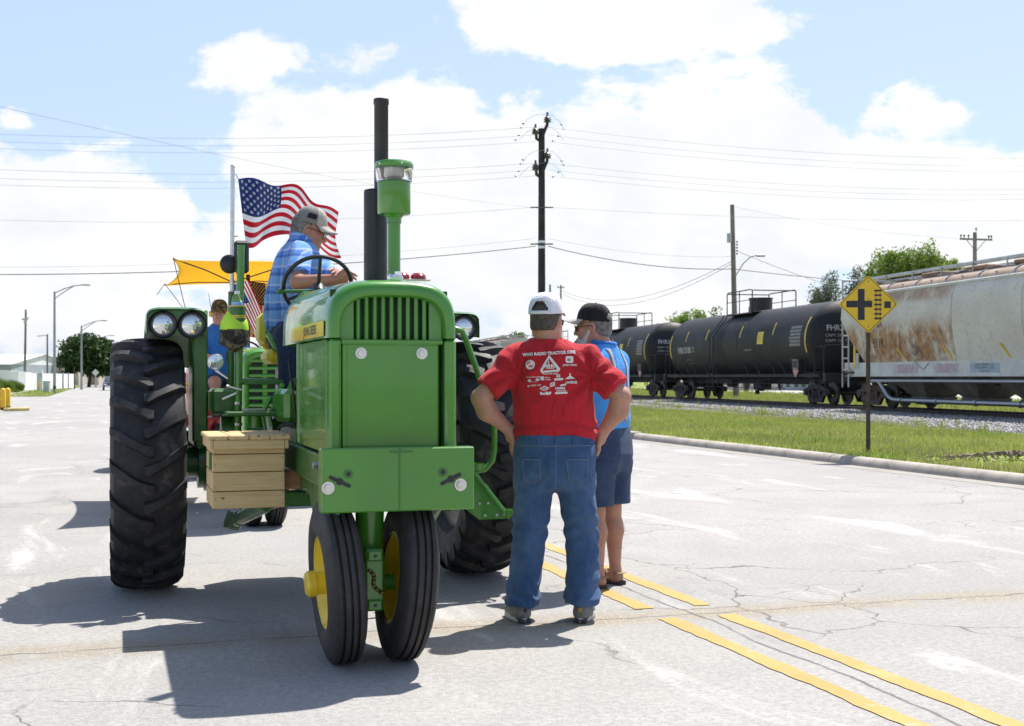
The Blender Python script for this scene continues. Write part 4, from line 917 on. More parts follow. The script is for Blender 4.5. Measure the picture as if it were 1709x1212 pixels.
def bogie(parent, x, m=None):
    m = m or MT['car_frame']
    for dx in (-.875, .875):
        b = MB(); b.cyl((x + dx, -.9, .46), (x + dx, .9, .46), .075, n=12)
        for s_ in (-1, 1): b.lathe([(.12, -.06), (.13, -.02), (.36, .0), (.40, -.02), (.455, -.035), (.46, -.085), (.485, -.09), (.485, -.115), (.37, -.11), (.36, -.05), (.14, -.06)], (x + dx, s_ * .80, .46), (0, s_, 0), 28)
        b.build('wheelset', MT['wheel_steel'], parent, sharp=40)
    b = MB(); fm = Matrix(((1, 0, 0), (0, 0, -1), (0, 1, 0)))
    for s_ in (-1, 1):
        y = s_ * .97
        for poly in ([(-1.12, .40), (-1.12, .60), (-.75, .66), (-.35, .78), (.35, .78), (.75, .66), (1.12, .60), (1.12, .40), (.92, .38), (.70, .50), (.36, .62), (-.36, .62), (-.70, .50), (-.92, .38)], [(-.80, .50), (-.66, .56), (-.34, .24), (.34, .24), (.66, .56), (.80, .50), (.46, .10), (-.46, .10)], [(-.36, .24), (-.36, .64), (-.24, .64), (-.24, .24)], [(.24, .24), (.24, .64), (.36, .64), (.36, .24)]):
            b.prism([(x + px, pz) for px, pz in poly], .11, (0, y + .055, 0), fm)
        for dx in (-.16, 0, .16): b.cyl((x + dx, y, .22), (x + dx, y, .56), .06, n=10)
        for dx in (-.875, .875): b.cyl((x + dx, y - .09, .46), (x + dx, y + .09, .46), .11, n=14)
    b.box((x, 0, .66), (.36, 1.9, .25), bev=.03); b.build('bogie_frame', m, parent)
def cyl_text(txt, size, x, z, R_, zc, bold=.0, sx=1):
    """lettering bent onto the near side (local +y) of a tank; reads from outside"""
    vs, fs = text_mb(txt, size, bold, sx); out = []
    for v in vs:
        a = math.asin(max(-.99, min(.99, (z - zc) / R_))) + v.y / R_
        out.append((x - v.x, (R_ + .006) * math.cos(a), zc + (R_ + .006) * math.sin(a)))
    return out, fs
def patch(b, x0, x1, z0, z1, R_, zc, off=.005, skew=0):
    a0, a1 = math.asin((z0 - zc) / R_), math.asin((z1 - zc) / R_)
    b.grid(lambda u, v: (x0 + (x1 - x0) * u + skew * v, (R_ + off) * math.cos(a0 + (a1 - a0) * v), zc + (R_ + off) * math.sin(a0 + (a1 - a0) * v)), 3, 8); return b
HALF = 7.9; TR = 1.5; ZC = 2.48
def tank_car(q, label, number, body='tank_black', half=HALF, R_=TR, zc=ZC, group='tank cars in the train'):
    """local x runs along the track away from the camera, local +y faces the street"""
    c = empty('tank_car', track(q, 0, RAIL), TA, label, 'rail car', group)
    prof = [(.0, -half - .78)]
    for i in range(1, 9): a = math.pi / 2 * i / 8; prof.append((R_ * math.sin(a), -half - .78 * math.cos(a)))
    prof += [(R_ + .004, -half + .02), (R_ + .004, -half + .06), (R_, -half + .065), (R_, -.9), (R_ + .007, -.9), (R_ + .007, -.84), (R_, -.84), (R_, .84), (R_ + .007, .84), (R_ + .007, .9), (R_, .9), (R_, half - .065), (R_ + .004, half - .06), (R_ + .004, half - .02)]
    for i in range(8, 0, -1): a = math.pi / 2 * i / 8; prof.append((R_ * math.sin(a), half + .78 * math.cos(a)))
    prof.append((.0, half + .78)); b = MB(); b.lathe(prof, (0, 0, zc), (1, 0, 0), 56); tk = b.build('tank', MT[body], c, sharp=30)
    b = MB(); L_ = half + 1.35
    for s_ in (-1, 1): b.box((0, s_ * 1.32, 1.12), (2 * L_ - 1.2, .09, .13), bev=.01)
    b.box((0, 0, .92), (2 * L_, .5, .3), bev=.02)
    for x in (-half + .2, half - .2): b.box((x, 0, 1.12), (.7, 2.6, .22), bev=.03); b.prism([(-.95, 1.2), (-.7, 1.6), (.7, 1.6), (.95, 1.2)], .5, (x + .25, 0, 0), Matrix(((0, 0, -1), (1, 0, 0), (0, 1, 0))))
    for x in (-L_, L_): b.box((x - math.copysign(.12, x), 0, 1.05), (.24, 2.75, .32), bev=.02); b.box((x + math.copysign(.35, x), 0, .86), (.75, .26, .22), bev=.04); b.box((x + math.copysign(.62, x), .06, .86), (.25, .32, .28), bev=.05)
    b.build('underframe', MT['car_frame'], c)
    for x in (-7.7 * half / HALF, 7.7 * half / HALF): bogie(c, x)
    # braces from sill to tank, brake rigging, outlet
    b = MB()
    for x in (-5.6, -4.6, -3.0, -1.8, 1.8, 3.0, 4.6, 5.6):
        for s_ in (-1, 1): b.tube([(x, s_ * 1.3, 1.15), (x + .55, s_ * 1.28, 1.62)], .028, 6)
    b.build('brace', MT['car_frame'], c)
    b = MB()
    for x in (-4.6, -3.6, -3.1, -2.6, -1.4, 2.2, 2.8, 3.6, 4.4): b.cyl((x, 1.15, 1.1), (x, 1.15, .62), .022, n=6)
    for z in (.80, .62): b.cyl((-5.2, 1.15, z), (5.0, 1.15, z), .018, n=6)
    b.box((-1.6, .6, .72), (.9, .5, .36), bev=.05); b.cyl((1.0, .8, .8), (1.7, .8, .8), .17, n=14); b.cyl((0, 0, 1.0), (0, 0, .45), .16, n=14); b.cyl((-.1, .2, .5), (-.1, .2, .32), .1, n=12); b.build('brake_rigging', MT['car_frame'], c)
    # protective housing, platform and railing on top
    zt = zc + R_; b = MB(); b.cyl((0, 0, zt - .05), (0, 0, zt + .52), .50, n=26); b.cyl((0, 0, zt + .50), (0, 0, zt + .56), .53, n=26); b.box((.62, .1, zt + .1), (.45, .3, .25), bev=.04); b.build('valve_housing', MT['black_paint'], c)
    pf = MB()
    for s_ in (-1, 1): pf.box((0, s_ * .82, zt - .16), (2.7, .34, .04), bev=.005)
    for x in (-1.3, 1.3): pf.box((x, 0, zt - .12), (.36, 1.9, .04), bev=.005)
    pf = pf.build('top_platform', MT['car_frame'], c)
    for s_ in (-1, 1):
        b = MB(); b.tube([(-1.45, s_ * 1.0, zt - .15), (-1.45, s_ * 1.0, zt + .78), (-1.3, s_ * 1.0, zt + .84), (1.3, s_ * 1.0, zt + .84), (1.45, s_ * 1.0, zt + .78), (1.45, s_ * 1.0, zt - .15)], .026, 6); b.tube([(0, s_ * 1.0, zt - .15), (0, s_ * 1.0, zt + .84)], .022, 6); b.tube([(-1.45, s_ * 1.0, zt + .4), (1.45, s_ * 1.0, zt + .4)], .018, 6); b.build('railing', MT['car_frame'], pf)
    for x in (-1.45, 1.45): b = MB(); b.tube([(x, -1, zt + .80), (x, 1, zt + .80)], .026, 6); b.build('railing', MT['car_frame'], pf)
    # side ladder, with rungs
    for s_ in (-1, 1):
        ld = MB()
        for dx in (-.22, .22): ld.tube([(1.7 + dx - .0, s_ * (R_ + .16), .55), (1.7 + dx, s_ * (R_ + .16), 2.9), (1.7 + dx, s_ * (R_ * .72), zt - .35), (1.7 + dx, s_ * .95, zt - .12)], .024, 6)
        ld = ld.build('ladder', MT['car_frame'], c)
        for k in range(9): b = MB(); b.cyl((1.48, s_ * (R_ + .16), .65 + .28 * k), (1.92, s_ * (R_ + .16), .65 + .28 * k), .017, n=6); b.build('rung', MT['car_frame'], ld)
    # end handrails and crossover platforms
    for sx in (-1, 1):
        b = MB(); x = sx * (L_ - .25)
        b.tube([(x, 1.32, 1.15), (x, 1.32, 2.15), (x, 1.22, 2.25), (x, -1.22, 2.25), (x, -1.32, 2.15), (x, -1.32, 1.15)], .022, 6); b.tube([(x, 1.35, 2.2), (x - sx * 1.3, 1.35, 2.2), (x - sx * 1.5, 1.35, 2.1), (x - sx * 1.5, 1.35, 1.15)], .022, 6); b.tube([(x - sx * .7, 1.35, 2.2), (x - sx * .7, 1.35, 1.15)], .02, 6)
        b.box((x, 0, 1.2), (.35, 2.6, .04)); b.build('end_handrail', MT['car_frame'], c)
        b = MB()
        for k in range(2): b.cyl((x - .2, 1.36, .55 + .3 * k), (x + .2, 1.36, .55 + .3 * k), .016, n=6)
        for dx in (-.2, .2): b.cyl((x + dx, 1.36, .5), (x + dx, 1.36, 1.1), .016, n=6)
        b.build('stirrup', MT['car_frame'], c)
    # reflective bars and painted marks on the street side
    for x, z0, z1 in ((-half + .12, 2.0, 3.35), (half - .12, 2.0, 3.1)): b = MB(); patch(b, x - .05, x + .05, z0, z1, R_, zc, .009); b.build('reflector', MT['reflect_yellow'], tk)
    for x in (-4.7, -1.2, 2.9, 5.6): b = MB(); patch(b, x - .045, x + .045, 2.75, 3.25, R_, zc); b.build('reflector', MT['reflect_yellow'], tk)
    if number:
        b = MB()
        for t_, s_, x, z, bo, k in ((number, .40, 5.8, 2.33, .012, .85), ('LD LMT', .11, 4.55, 2.43, .003, 1), ('LT WT', .11, 4.55, 2.28, .003, 1)):
            b.add(*cyl_text(t_, s_, x, z, R_, zc, bo, k))
        b.add(*cyl_text('30 TONS CAPY', .12, -2.1, 2.2, R_, zc)); b.build('lettering', MT['print_white'], tk, smooth=False)
        b = MB(); b.add(*cyl_text('LIQUEFIED GAS', .13, 5.4, 1.9, R_, zc)); b.add(*cyl_text('TEST 2014  PSI', .11, 5.2, 1.72, R_, zc)); b.add(*cyl_text('NO HUMPING', .10, -6.3, 1.75, R_, zc)); b.build('small_print', MT['print_grey'], tk, smooth=False)
    b = MB(); patch(b, -3.75, -3.15, 2.42, 2.92, R_, zc); b.build('sticker', MT['sticker_yellow'], tk)
    b = MB()
    for k in range(4): b.add(*cyl_text('CAUTION TEXT' if False else 'INSPECT VALVE', .075, -3.45, 2.84 - .1 * k, R_, zc + 0, 0, .9))
    b.build('sticker_text', MT['print_black'], tk, smooth=False)
    st = MB()
    for k in range(6): patch(st, -7.35, -6.35 - .05 * (k % 2), 2.26 + .135 * k, 2.36 + .135 * k, R_, zc)
    st.build('stencil', MT['print_grey'], tk)
    pc = MB(); pc.box((-6.9, 1.50, 1.56), (.52, .03, .36), bev=.005); pc.build('placard_frame', MT['print_grey'], c); b = MB(); b.box((-6.9, 1.517, 1.56), (.44, .01, .28)); b.build('placard_back', MT['print_black'], c)
    b = MB(); b.prism([(0, -.26), (.26, 0), (0, .26), (-.26, 0)], .015, (-6.75, 1.42, 1.3), Matrix(((1, 0, 0), (0, 0, -1), (0, 1, 0)))); b.build('hazard_placard', MT['placard_pink'], c)
    if number:
        vs, fs = text_mb(number.split()[0], .30, .006, .9); b = MB()
        def head(px, pz):
            rr = math.hypot(px, pz - zc); return -half - .78 * math.sqrt(max(0, 1 - (rr / R_) ** 2)) - .012
        b.add([(head(.62 - v.x, 2.9 + v.y), .62 - v.x, 2.9 + v.y) for v in vs], fs); b.build('end_lettering', MT['print_white'], tk, smooth=False)
        for j, t_ in enumerate(('CAPY 33900', 'CAPY 128 T')): vs, fs = text_mb(t_, .15); b = MB(); b.add([(head(.62 - v.x, 2.62 - .2 * j + v.y), .62 - v.x, 2.62 - .2 * j + v.y) for v in vs], fs); b.build('end_lettering', MT['print_white'], tk, smooth=False)
    return c
tank_car(10.6, 'black tank car with white number coupled next to the pale hopper car', 'FHRX 33108')
tank_car(30.4, 'black tank car between the numbered black tank car and the pale tank car', 'FHRX 33121')
tank_car(50.0, 'pale grey tank car with railed top platform coupled behind the black ones', None, 'tank_pale', R_=1.42, zc=2.2)

def hopper_mat():
    n = NB('hopper_paint'); x = n.xyz()
    sp = n.noise(9, 8, .72); big = n.noise(.8, 6, .6, .5)
    c = n.mix(n.rng(big, .3, .7), (.54, .505, .435), (.63, .60, .525)); c = n.mix(n.rng(sp, .52, .62, 0, .55), c, (.36, .35, .315))
    streak = n.noise(.8, 10, .62, .9, n.mp((1.5, 1.5, 1.0))); ru = n.noise(2.2, 8, .7, .4, n.mp((1.1, 1.1, .8), loc=(4, 2, 1)))
    endm = n.rng(x[0], .95, 1.0)                                  # the rusty bay lies towards the far end
    zb = n.M('MAXIMUM', n.rng(n.M('ABSOLUTE', n.M('SUBTRACT', x[2], 2.1)), .3, 1.05, 1, 0), n.rng(n.M('ABSOLUTE', n.M('SUBTRACT', x[2], 3.75)), .1, .42, .75, 0))
    rust = n.M('MULTIPLY', n.M('MULTIPLY', n.rng(n.M('ADD', n.M('MULTIPLY', streak, .62), n.M('MULTIPLY', ru, .42)), .37, .54), zb), endm)
    edge = n.M('MULTIPLY', n.rng(n.M('ABSOLUTE', n.M('SUBTRACT', x[0], 1.05)), .05, .4, .8, 0), n.rng(streak, .45, .6))
    rust = n.M('MAXIMUM', rust, n.M('MULTIPLY', edge, endm)); small = n.M('MULTIPLY', n.rng(ru, .62, .68, 0, .7), n.rng(sp, .4, .6))
    rust = n.M('MAXIMUM', rust, small)
    rc = n.mix(n.rng(n.noise(5, 6, .6), .35, .65), (.42, .225, .085), (.22, .095, .042)); n.col(n.mix(rust, c, rc)).rough(.62).bump(sp, .15, .01)
hopper_mat(); simple('hopper_roof', (.33, .245, .19), .8, 0, .2, 2, dirt=(.22, .13, .09), dirt_amt=.5); simple('galvanised', (.42, .43, .43), .45, .6, .15, 4); simple('sill_paint', (.55, .55, .53), .6, 0, .1, 2, dirt=(.3, .18, .1), dirt_amt=.3); simple('hopper_dark', (.15, .14, .12), .75, 0, .25, 3); simple('graffiti', (.25, .26, .28), .6); simple('panel_pink', (.46, .40, .42), .7, 0, .2, 8); simple('panel_blue', (.33, .40, .45), .7, 0, .15, 6)
def hopper_car(q, label, text=True):
    c = empty('hopper_car', track(q, 0, RAIL), TA, label, 'rail car', 'covered hopper cars'); half = 8.2
    # body section: curved sides, sloping in towards the sill, arched roof
    sec = [(1.30, 1.12), (1.32, 1.50), (1.46, 2.05), (1.53, 2.6), (1.55, 3.1), (1.52, 3.5), (1.42, 3.78), (1.30, 3.92), (1.24, 3.95)]
    b = MB(); full = [(y, z) for y, z in sec] + [(-y, z) for y, z in sec[::-1]]
    xs = [-half, -half + 1.15, -4.8, 0, 4.8, half - 1.15, half]; k = len(full); vs = []
    for i, x in enumerate(xs):
        for (y, z) in full:
            xx = x
            if abs(x) == half:   # end slope sheets: the body's foot is set in
                xx = math.copysign(half - 1.9 * max(0, (3.0 - z) / 1.9) ** 1.0 - .0, x) if z < 3.0 else math.copysign(half, x)
            if abs(x) == half - 1.15: xx = math.copysign(half - 2.0, x) if z < 3 else x
            vs.append((xx, y, z))
    fs = [(j * k + i, (j + 1) * k + i, (j + 1) * k + (i + 1) % k, j * k + (i + 1) % k) for j in range(len(xs) - 1) for i in range(k)] + [tuple(range(k)), tuple(range((len(xs) - 1) * k, len(xs) * k))[::-1]]
    b.add(vs, fs); body = b.build('body', MT['hopper_paint'], c, sharp=42, weld=True)
    for x in (-6.0, -2.6, .98):
        for s_ in (1, -1):
            b = MB(); n_ = len(sec); o_ = [(x + dx, s_ * (y + .012), z) for dx in (-.02, .02) for y, z in sec]; b.add(o_, [(i, i + 1, n_ + i + 1, n_ + i) for i in range(n_ - 1)]); b.build('seam', MT['hopper_paint'], body)
    b = MB(); b.grid(lambda u, v: (-half + 2 * half * u, 1.26 * math.cos(math.pi * v), 3.95 + .40 * math.sin(math.pi * v)), 12, 16); b.build('roof', MT['hopper_roof'], c)
    for x in (-half, half):
        b = MB(); b.add([(x, 1.26 * math.cos(math.pi * v / 12), 3.95 + .40 * math.sin(math.pi * v / 12)) for v in range(13)], [tuple(range(13))])
        b.build('roof_end', MT['hopper_paint'], c)
    for i in range(9): b = MB(); x = -7.2 + 1.8 * i; b.tube([(x, 1.27 * math.cos(math.pi * v / 12), 3.955 + .41 * math.sin(math.pi * v / 12)) for v in range(13)], .03, 6); b.build('roof_rib', MT['galvanised'], c)
    for s_ in (-1, 1):
        b = MB(); b.box((0, s_ * .62, 4.52), (2 * half + .7, .42, .05), bev=.006); b.box((0, s_ * .83, 4.50), (2 * half + .7, .03, .10), bev=.006)
        b.build('running_board', MT['galvanised'], c)
        for i in range(10): b = MB(); x = -half + .2 + 1.78 * i; b.box((x, s_ * .86, 4.26), (.05, .03, .50), bev=.004); b.box((x, s_ * 1.05, 4.04), (.06, .40, .03), (s_ * .35, 0, 0), .004); b.build('board_post', MT['galvanised'], c)
        b = MB(); b.box((0, s_ * 1.31, 1.33), (2 * half + .3, .05, .46), bev=.008); b.box((0, s_ * 1.3, 1.10), (2 * half + .2, .10, .05), bev=.01); b.build('side_sill', MT['sill_paint'], c)
        # top chord pipe
        b = MB(); b.cyl((-half, s_ * 1.34, 3.90), (half, s_ * 1.34, 3.90), .055, n=10); b.build('top_chord', MT['sill_paint'], c)
    for x in (-3.6, -1.0, 1.6, 4.2): b = MB(); b.box((x, 0, 4.42), (1.2, .7, .14), bev=.03); b.build('hatch', MT['hopper_roof'], c)
    # hopper outlets
    for x in (-4.6, -1.55, 1.55, 4.6):
        b = MB(); w = 1.28; tops = [(x - w, -1.22, 1.15), (x + w, -1.22, 1.15), (x + w, 1.22, 1.15), (x - w, 1.22, 1.15)]; bots = [(x - .45, -.5, .42), (x + .45, -.5, .42), (x + .45, .5, .42), (x - .45, .5, .42)]
        b.add(tops + bots, [(0, 4, 5, 1), (1, 5, 6, 2), (2, 6, 7, 3), (3, 7, 4, 0), (4, 7, 6, 5)]); b.box((x, 0, .37), (1.05, 1.1, .10), bev=.02); b.build('hopper_outlet', MT['hopper_dark'], c, smooth=False)
    b = MB(); b.cyl((-6.6, 1.36, .93), (6.2, 1.36, .93), .058, n=12); b.tube([(6.2, 1.36, .93), (6.6, 1.3, .9), (7.1, 1.1, .72)], .058, 10); b.build('upper_pipe', MT['steel'], c)
    b = MB(); b.tube([(5.8, 1.36, .93), (5.6, 1.36, .80), (5.2, 1.32, .42), (4.95, 1.3, .32), (4.6, 1.3, .30), (-6.5, 1.3, .30)], .075, 12)
    for x in (4.4, 2.2, 0, -2.2): b.cyl((x - .06, 1.3, .30), (x + .06, 1.3, .30), .10, n=12)
    b.build('lower_pipe', MT['steel'], c)
    b = MB(); b.box((0, 0, .95), (2 * half + 1.2, .5, .3), bev=.02)
    for x in (-half, half): b.box((x + math.copysign(.45, x), 0, .86), (.8, .26, .22), bev=.04); b.box((x, 0, 1.05), (.3, 2.7, .3), bev=.02); b.box((x - math.copysign(.9, x), 0, 1.05), (1.6, 1.2, .2), bev=.02); b.box((x - math.copysign(.5, x), .9, 1.65), (.08, .1, 1.3), (0, math.copysign(.5, x), 0)); b.box((x - math.copysign(.5, x), -.9, 1.65), (.08, .1, 1.3), (0, math.copysign(.5, x), 0))
    b.build('underframe', MT['car_frame'], c)
    for x in (-6.9, 6.9): bogie(c, x, MT['truck_rust'])
    # end ladders and posts
    for sx in (-1, 1):
        for sy in (-1, 1):
            ld = MB(); X0 = sx * (half + .12)
            for dx in (0, -.46): ld.cyl((X0 + sx * dx, sy * 1.42, .70), (X0 + sx * dx, sy * 1.42, 2.55 if dx else 4.52), .032, n=8)
            ld = ld.build('ladder', MT['galvanised'], c)
            for k_ in range(4): b = MB(); b.cyl((X0, sy * 1.42, 1.32 + .40 * k_), (X0 - sx * .46, sy * 1.42, 1.32 + .40 * k_), .026, n=8); b.build('rung', MT['galvanised'], ld)
            b = MB(); b.box((X0 - sx * .35, sy * 1.38, 1.22), (.75, .16, .07), bev=.01); b.build('step', MT['truck_rust'], ld)
        b = MB(); b.cyl((sx * (half + .12), -1.42, 4.5), (sx * (half + .12), 1.42, 4.5), .03, n=8); b.box((sx * (half + .1), 0, 4.50), (.5, 1.6, .05)); b.build('end_platform', MT['galvanised'], c)
        b = MB(); b.box((sx * (half - .62), 1.33, 2.0), (.14, .03, 1.3)); b.build('reflector', MT['reflect_yellow'], c)
        b = MB(); b.box((sx * (half - .85), 1.345, 1.62), (.2, .02, .55)); b.build('white_card', MT['print_white'], c)
    # reflective diagonals, panels, number
    for x, w in ((3.9, .3), (1.1, .3), (-1.9, .34)): b = MB(); m = Matrix.Rotation(.0, 3, 'X'); vs = [(x + .16, 1.345, 1.62), (x + .05, 1.345, 1.62), (x + .38, 1.475, 2.02), (x + .49, 1.475, 2.02)]; b.add([(a_, y_ + .01, z_) for a_, y_, z_ in vs], [(0, 1, 2, 3)]); b.build('reflector', MT['reflect_yellow'], body, smooth=False)
    for x, w, m_ in ((4.0, 1.4, 'panel_pink'), (1.6, 1.35, 'panel_pink'), (-.5, 1.5, 'panel_blue')):
        b = MB(); b.box((x, 1.338, 1.33), (w, .006, .28)); pn_ = b.build('sill_notice', MT[m_], c)
        for j in range(3):
          vs, fs = text_mb('BEFORE OPENING OUTLET' if j < 2 else 'SECURE GATE', .085, 0, .95); b = MB(); b.add([(x - v.x, 1.3425, 1.42 - .09 * j + v.y) for v in vs], fs)
          b.build('notice_text', MT['print_black'] if m_ == 'panel_blue' else MT['placard_pink'], pn_, smooth=False)
    if text:
        b = MB()
        def side(z): return float(np.interp(z, [p[1] for p in sec], [p[0] for p in sec])) + .008
        for t_, z, s_ in (('GNX', 2.85, .44), ('3119', 2.18, .46)):
            vs, fs = text_mb(t_, s_, .004, .8); b.add([(5.6 - v.x, side(z + v.y), z + v.y) for v in vs], fs)
        b.build('lettering', MT['print_black'], body, smooth=False)
        b = MB()
        b.tube([(3.25 + .16 * math.cos(a), 1.47, 1.95 + .15 * math.sin(a)) for a in [i * .33 for i in range(19)]], .012, 5); b.tube([(3.6, 1.48, 1.95), (3.3, 1.44, 1.75), (3.0, 1.47, 2.0), (2.9, 1.40, 1.65), (3.4, 1.40, 1.6), (3.2, 1.345, 1.4), (2.9, 1.345, 1.3), (2.6, 1.345, 1.5)], .012, 5); b.build('graffiti', MT['graffiti'], body)
    return c
hopper_car(-8.45, 'pale covered hopper car with rust streaks behind the yellow warning sign')
hopper_car(69.5, 'distant pale covered hopper car coupled beyond the pale tank car', False)
# ------------------------------------------------------------------ poles and wires
simple('pole_dark', (.028, .026, .026), .8, 0, .25, 2, bump=.3, bsc=20); simple('pole_wood', (.22, .19, .165), .85, 0, .2, 1.5, bump=.3, bsc=20); simple('insulator', (.10, .10, .09), .3); simple('wire', (.32, .32, .33), .5); simple('cable', (.03, .03, .032), .5); simple('lamp_steel', (.30, .31, .31), .45, .5, .1, 2); simple('transformer', (.45, .47, .48), .5, 0, .1, 4)
PY = 62.0; pb = at(904, 630, PY); pb.z = 0; ptop = at(904, 215, PY).z
up = empty('utility_pole', pb, 0, 'tall dark utility pole with two tiers of insulators and many wires', 'utility pole')
b = MB(); b.cyl((0, 0, -.1), (0, 0, ptop), .20, .15, 16); b.build('shaft', MT['pole_dark'], up)
def zy(py, Y=PY): return EYE + (HY - py) / F * Y
for base_ in (222, 282):
    z = zy(base_); b = MB(); b.tube([(0, -.1, z - .25), (.12, -.15, z + .05), (.26, -.2, z + .35), (.27, -.2, z + .75)], [.10, .09, .08, .06], 8); b.tube([(0, -.1, z - .45), (-.25, -.15, z - .30), (-.30, -.18, z + .15)], [.09, .08, .06], 8); b.build('bracket', MT['pole_dark'], up)
    for x, zz in ((.27, z + .55), (-.30, z - .02)): b = MB(); b.lathe([(.06, -.10), (.2, -.06), (.12, 0), (.2, .04), (.12, .10), (.16, .14), (.06, .22), (.05, .4), (.0, .42)], (x, -.2, zz), n=14); b.build('insulator', MT['insulator'], up)
    # jumper loops over the insulators
    for dz, dx in ((.85, .2), (.25, -.25)):
        b = MB(); b.tube([(-1.0 + dx * .3, -.25, z + dz - .62), (-.7, -.25, z + dz - .25), (-.35, -.25, z + dz - .04), (.1, -.25, z + dz), (.5, -.25, z + dz - .05), (.85, -.25, z + dz - .35), (1.05, -.25, z + dz - .68)], .008, 5); b.build('jumper', MT['wire'], up)
    for x, dz in ((-1.0, .2), (-1.1, -.15), (-1.25, -.38), (1.05, .15), (.8, -.2), (.55, -.42), (.95, .35), (-.9, .4)): b = MB(); b.ball((x, -.25, z + dz), (.065, .045, .04), 8, 6); b.build('strain_insulator', MT['insulator'], up)
for py in (347, 408): b = MB(); b.cyl((-.55, -.15, zy(py)), (.55, -.15, zy(py)), .035, n=8); b.build('wire_clamp', MT['insulator'], up)
for py in (404, 413): b = MB(); b.lathe([(.168, -.06), (.185, -.06), (.185, .06), (.168, .06)], (0, 0, zy(py)), n=16); b.build('band', MT['zinc'], up)
def wire(p, q, sag, label, r=.011, group='wires on the dark utility pole', n=26):
    p, q = Vector(p), Vector(q); b = MB(); b.tube([p.lerp(q, i / n) - Vector((0, 0, sag * 4 * (i / n) * (1 - i / n))) for i in range(n + 1)], r * (.6 if r < .013 else .9), 5); o = b.build('overhead_wire', MT['wire' if r < .013 else 'cable'], None); return tag(o, label, 'wire', group)
WN = iter(('highest wire of the dark pole\'s upper tier', 'middle wire of the dark pole\'s upper tier', 'lowest wire of the dark pole\'s upper tier', 'highest wire of the dark pole\'s lower tier', 'middle wire of the dark pole\'s lower tier', 'lowest wire of the dark pole\'s lower tier', 'single wire clamped below both tiers of the dark pole', 'thin upper cable on the dark pole\'s bands', 'heavy lower cable on the dark pole\'s bands'))
Pp = pb
for yp, yl, yr, r in ((214, 205, 255, .012), (227, 217, 268, .011), (238, 229, 276, .011), (274, 264, 303, .012), (285, 280, 310, .011), (295, 291, 318, .011), (347, 352, 362, .010), (399, 440, 430, .010), (412, 452, 455, .020)):
    wn = next(WN); WL = wn + ', running over the tractors'; WR = wn + ', running over the train'
    pz = Vector((Pp.x - .3, PY - .25, zy(yp))); lq = at(-320, yl + 2, 50.0); wire(pz, lq, .55, WL, r)
    pz = Vector((Pp.x + .3, PY - .25, zy(yp)))
    if yp == 412: wire(pz, at(1222, 449, 74) , .35, 'heavy black cable from the dark pole to the weathered pole', .022, 'cables to the weathered pole'); wire(at(1222, 449, 74), at(1760, 478, 95), .4, 'heavy black cable running on beyond the weathered pole', .022, 'cables to the weathered pole')
    elif yp == 399: wire(pz, at(1222, 428, 74), .3, 'thin cable from the dark pole to the weathered pole', .012, 'cables to the weathered pole')
    else: wire(pz, at(2050, yr - 4, 72.0), .9 if yp < 340 else .5, WR, r)
wire(Vector((Pp.x - .5, PY - .2, zy(347))), at(-80, 160, 22), .25, 'slanting guy wire rising from the dark pole over the street', .008)
# weathered pole with transformer box and lamp arm
p2 = at(1226, 630, 74); p2.z = 0
wp = empty('utility_pole', p2, 0, 'weathered grey wooden pole with small transformer box and lamp arm behind the train', 'utility pole')
b = MB(); b.cyl((.1, 0, -.1), (-.14, 0, zy(342, 74)), .18, .12, 14); b.build('shaft', MT['pole_wood'], wp)
b = MB(); b.cyl((-.32, -.1, zy(405, 74)), (-.32, -.1, zy(390, 74)), .14, n=14); b.build('transformer', MT['transformer'], wp)
b = MB(); b.tube([(.02, 0, zy(462, 74)), (.5, 0, zy(440, 74)), (.9, 0, zy(429, 74)), (1.35, 0, zy(426, 74))], .03, 8); b.box((1.5, 0, zy(427, 74)), (.5, .2, .12), bev=.03); b.build('lamp_arm', MT['lamp_steel'], wp)
for k in range(5): b = MB(); b.ball((.12, -.1, zy(404 + 5 * k, 74)), .06, 8, 5); b.build('insulator', MT['insulator'], wp)
wire(at(1222, 436, 74), at(935, 484, 130), 1.6, 'upper of two slack service wires sagging from the weathered pole', .016, 'slack wires'); wire(at(1222, 440, 74), at(940, 491, 130), 1.7, 'lower of two slack service wires sagging from the weathered pole', .016, 'slack wires')
wire(at(1225, 345, 74), at(1600, 398, 92), .3, 'wire from the weathered pole to the crossarm pole', .012); wire(at(1232, 420, 74), at(1470, 500, 82), .2, 'guy wire slanting down from the weathered pole', .014)
# crossarm pole
p3 = at(1627, 630, 90); p3.z = 0; cp_ = empty('utility_pole', p3, .25, 'wooden pole with braced crossarm behind the hopper car', 'utility pole')
b = MB(); b.cyl((0, 0, -.1), (0, 0, zy(388, 90)), .19, .13, 14); b.build('shaft', MT['pole_wood'], cp_)
b = MB(); zc_ = zy(400, 90); b.box((0, -.15, zc_), (2.55, .1, .13), bev=.01); b.build('crossarm', MT['pole_wood'], cp_)
for s_ in (-1, 1): b = MB(); b.tube([(s_ * .75, -.15, zc_ - .05), (0, -.1, zc_ - .85)], .025, 6); b.build('brace', MT['pole_wood'], cp_)
for x in (-1.2, -.95, -.6, 1.0, 1.2, 0): b = MB(); z_ = zc_ if x else zy(388, 90); b.lathe([(.03, 0), (.03, .12), (.07, .14), (.06, .25), (.0, .27)], (x, -.15, z_ + .05), n=10); b.build('insulator', MT['insulator'], cp_)
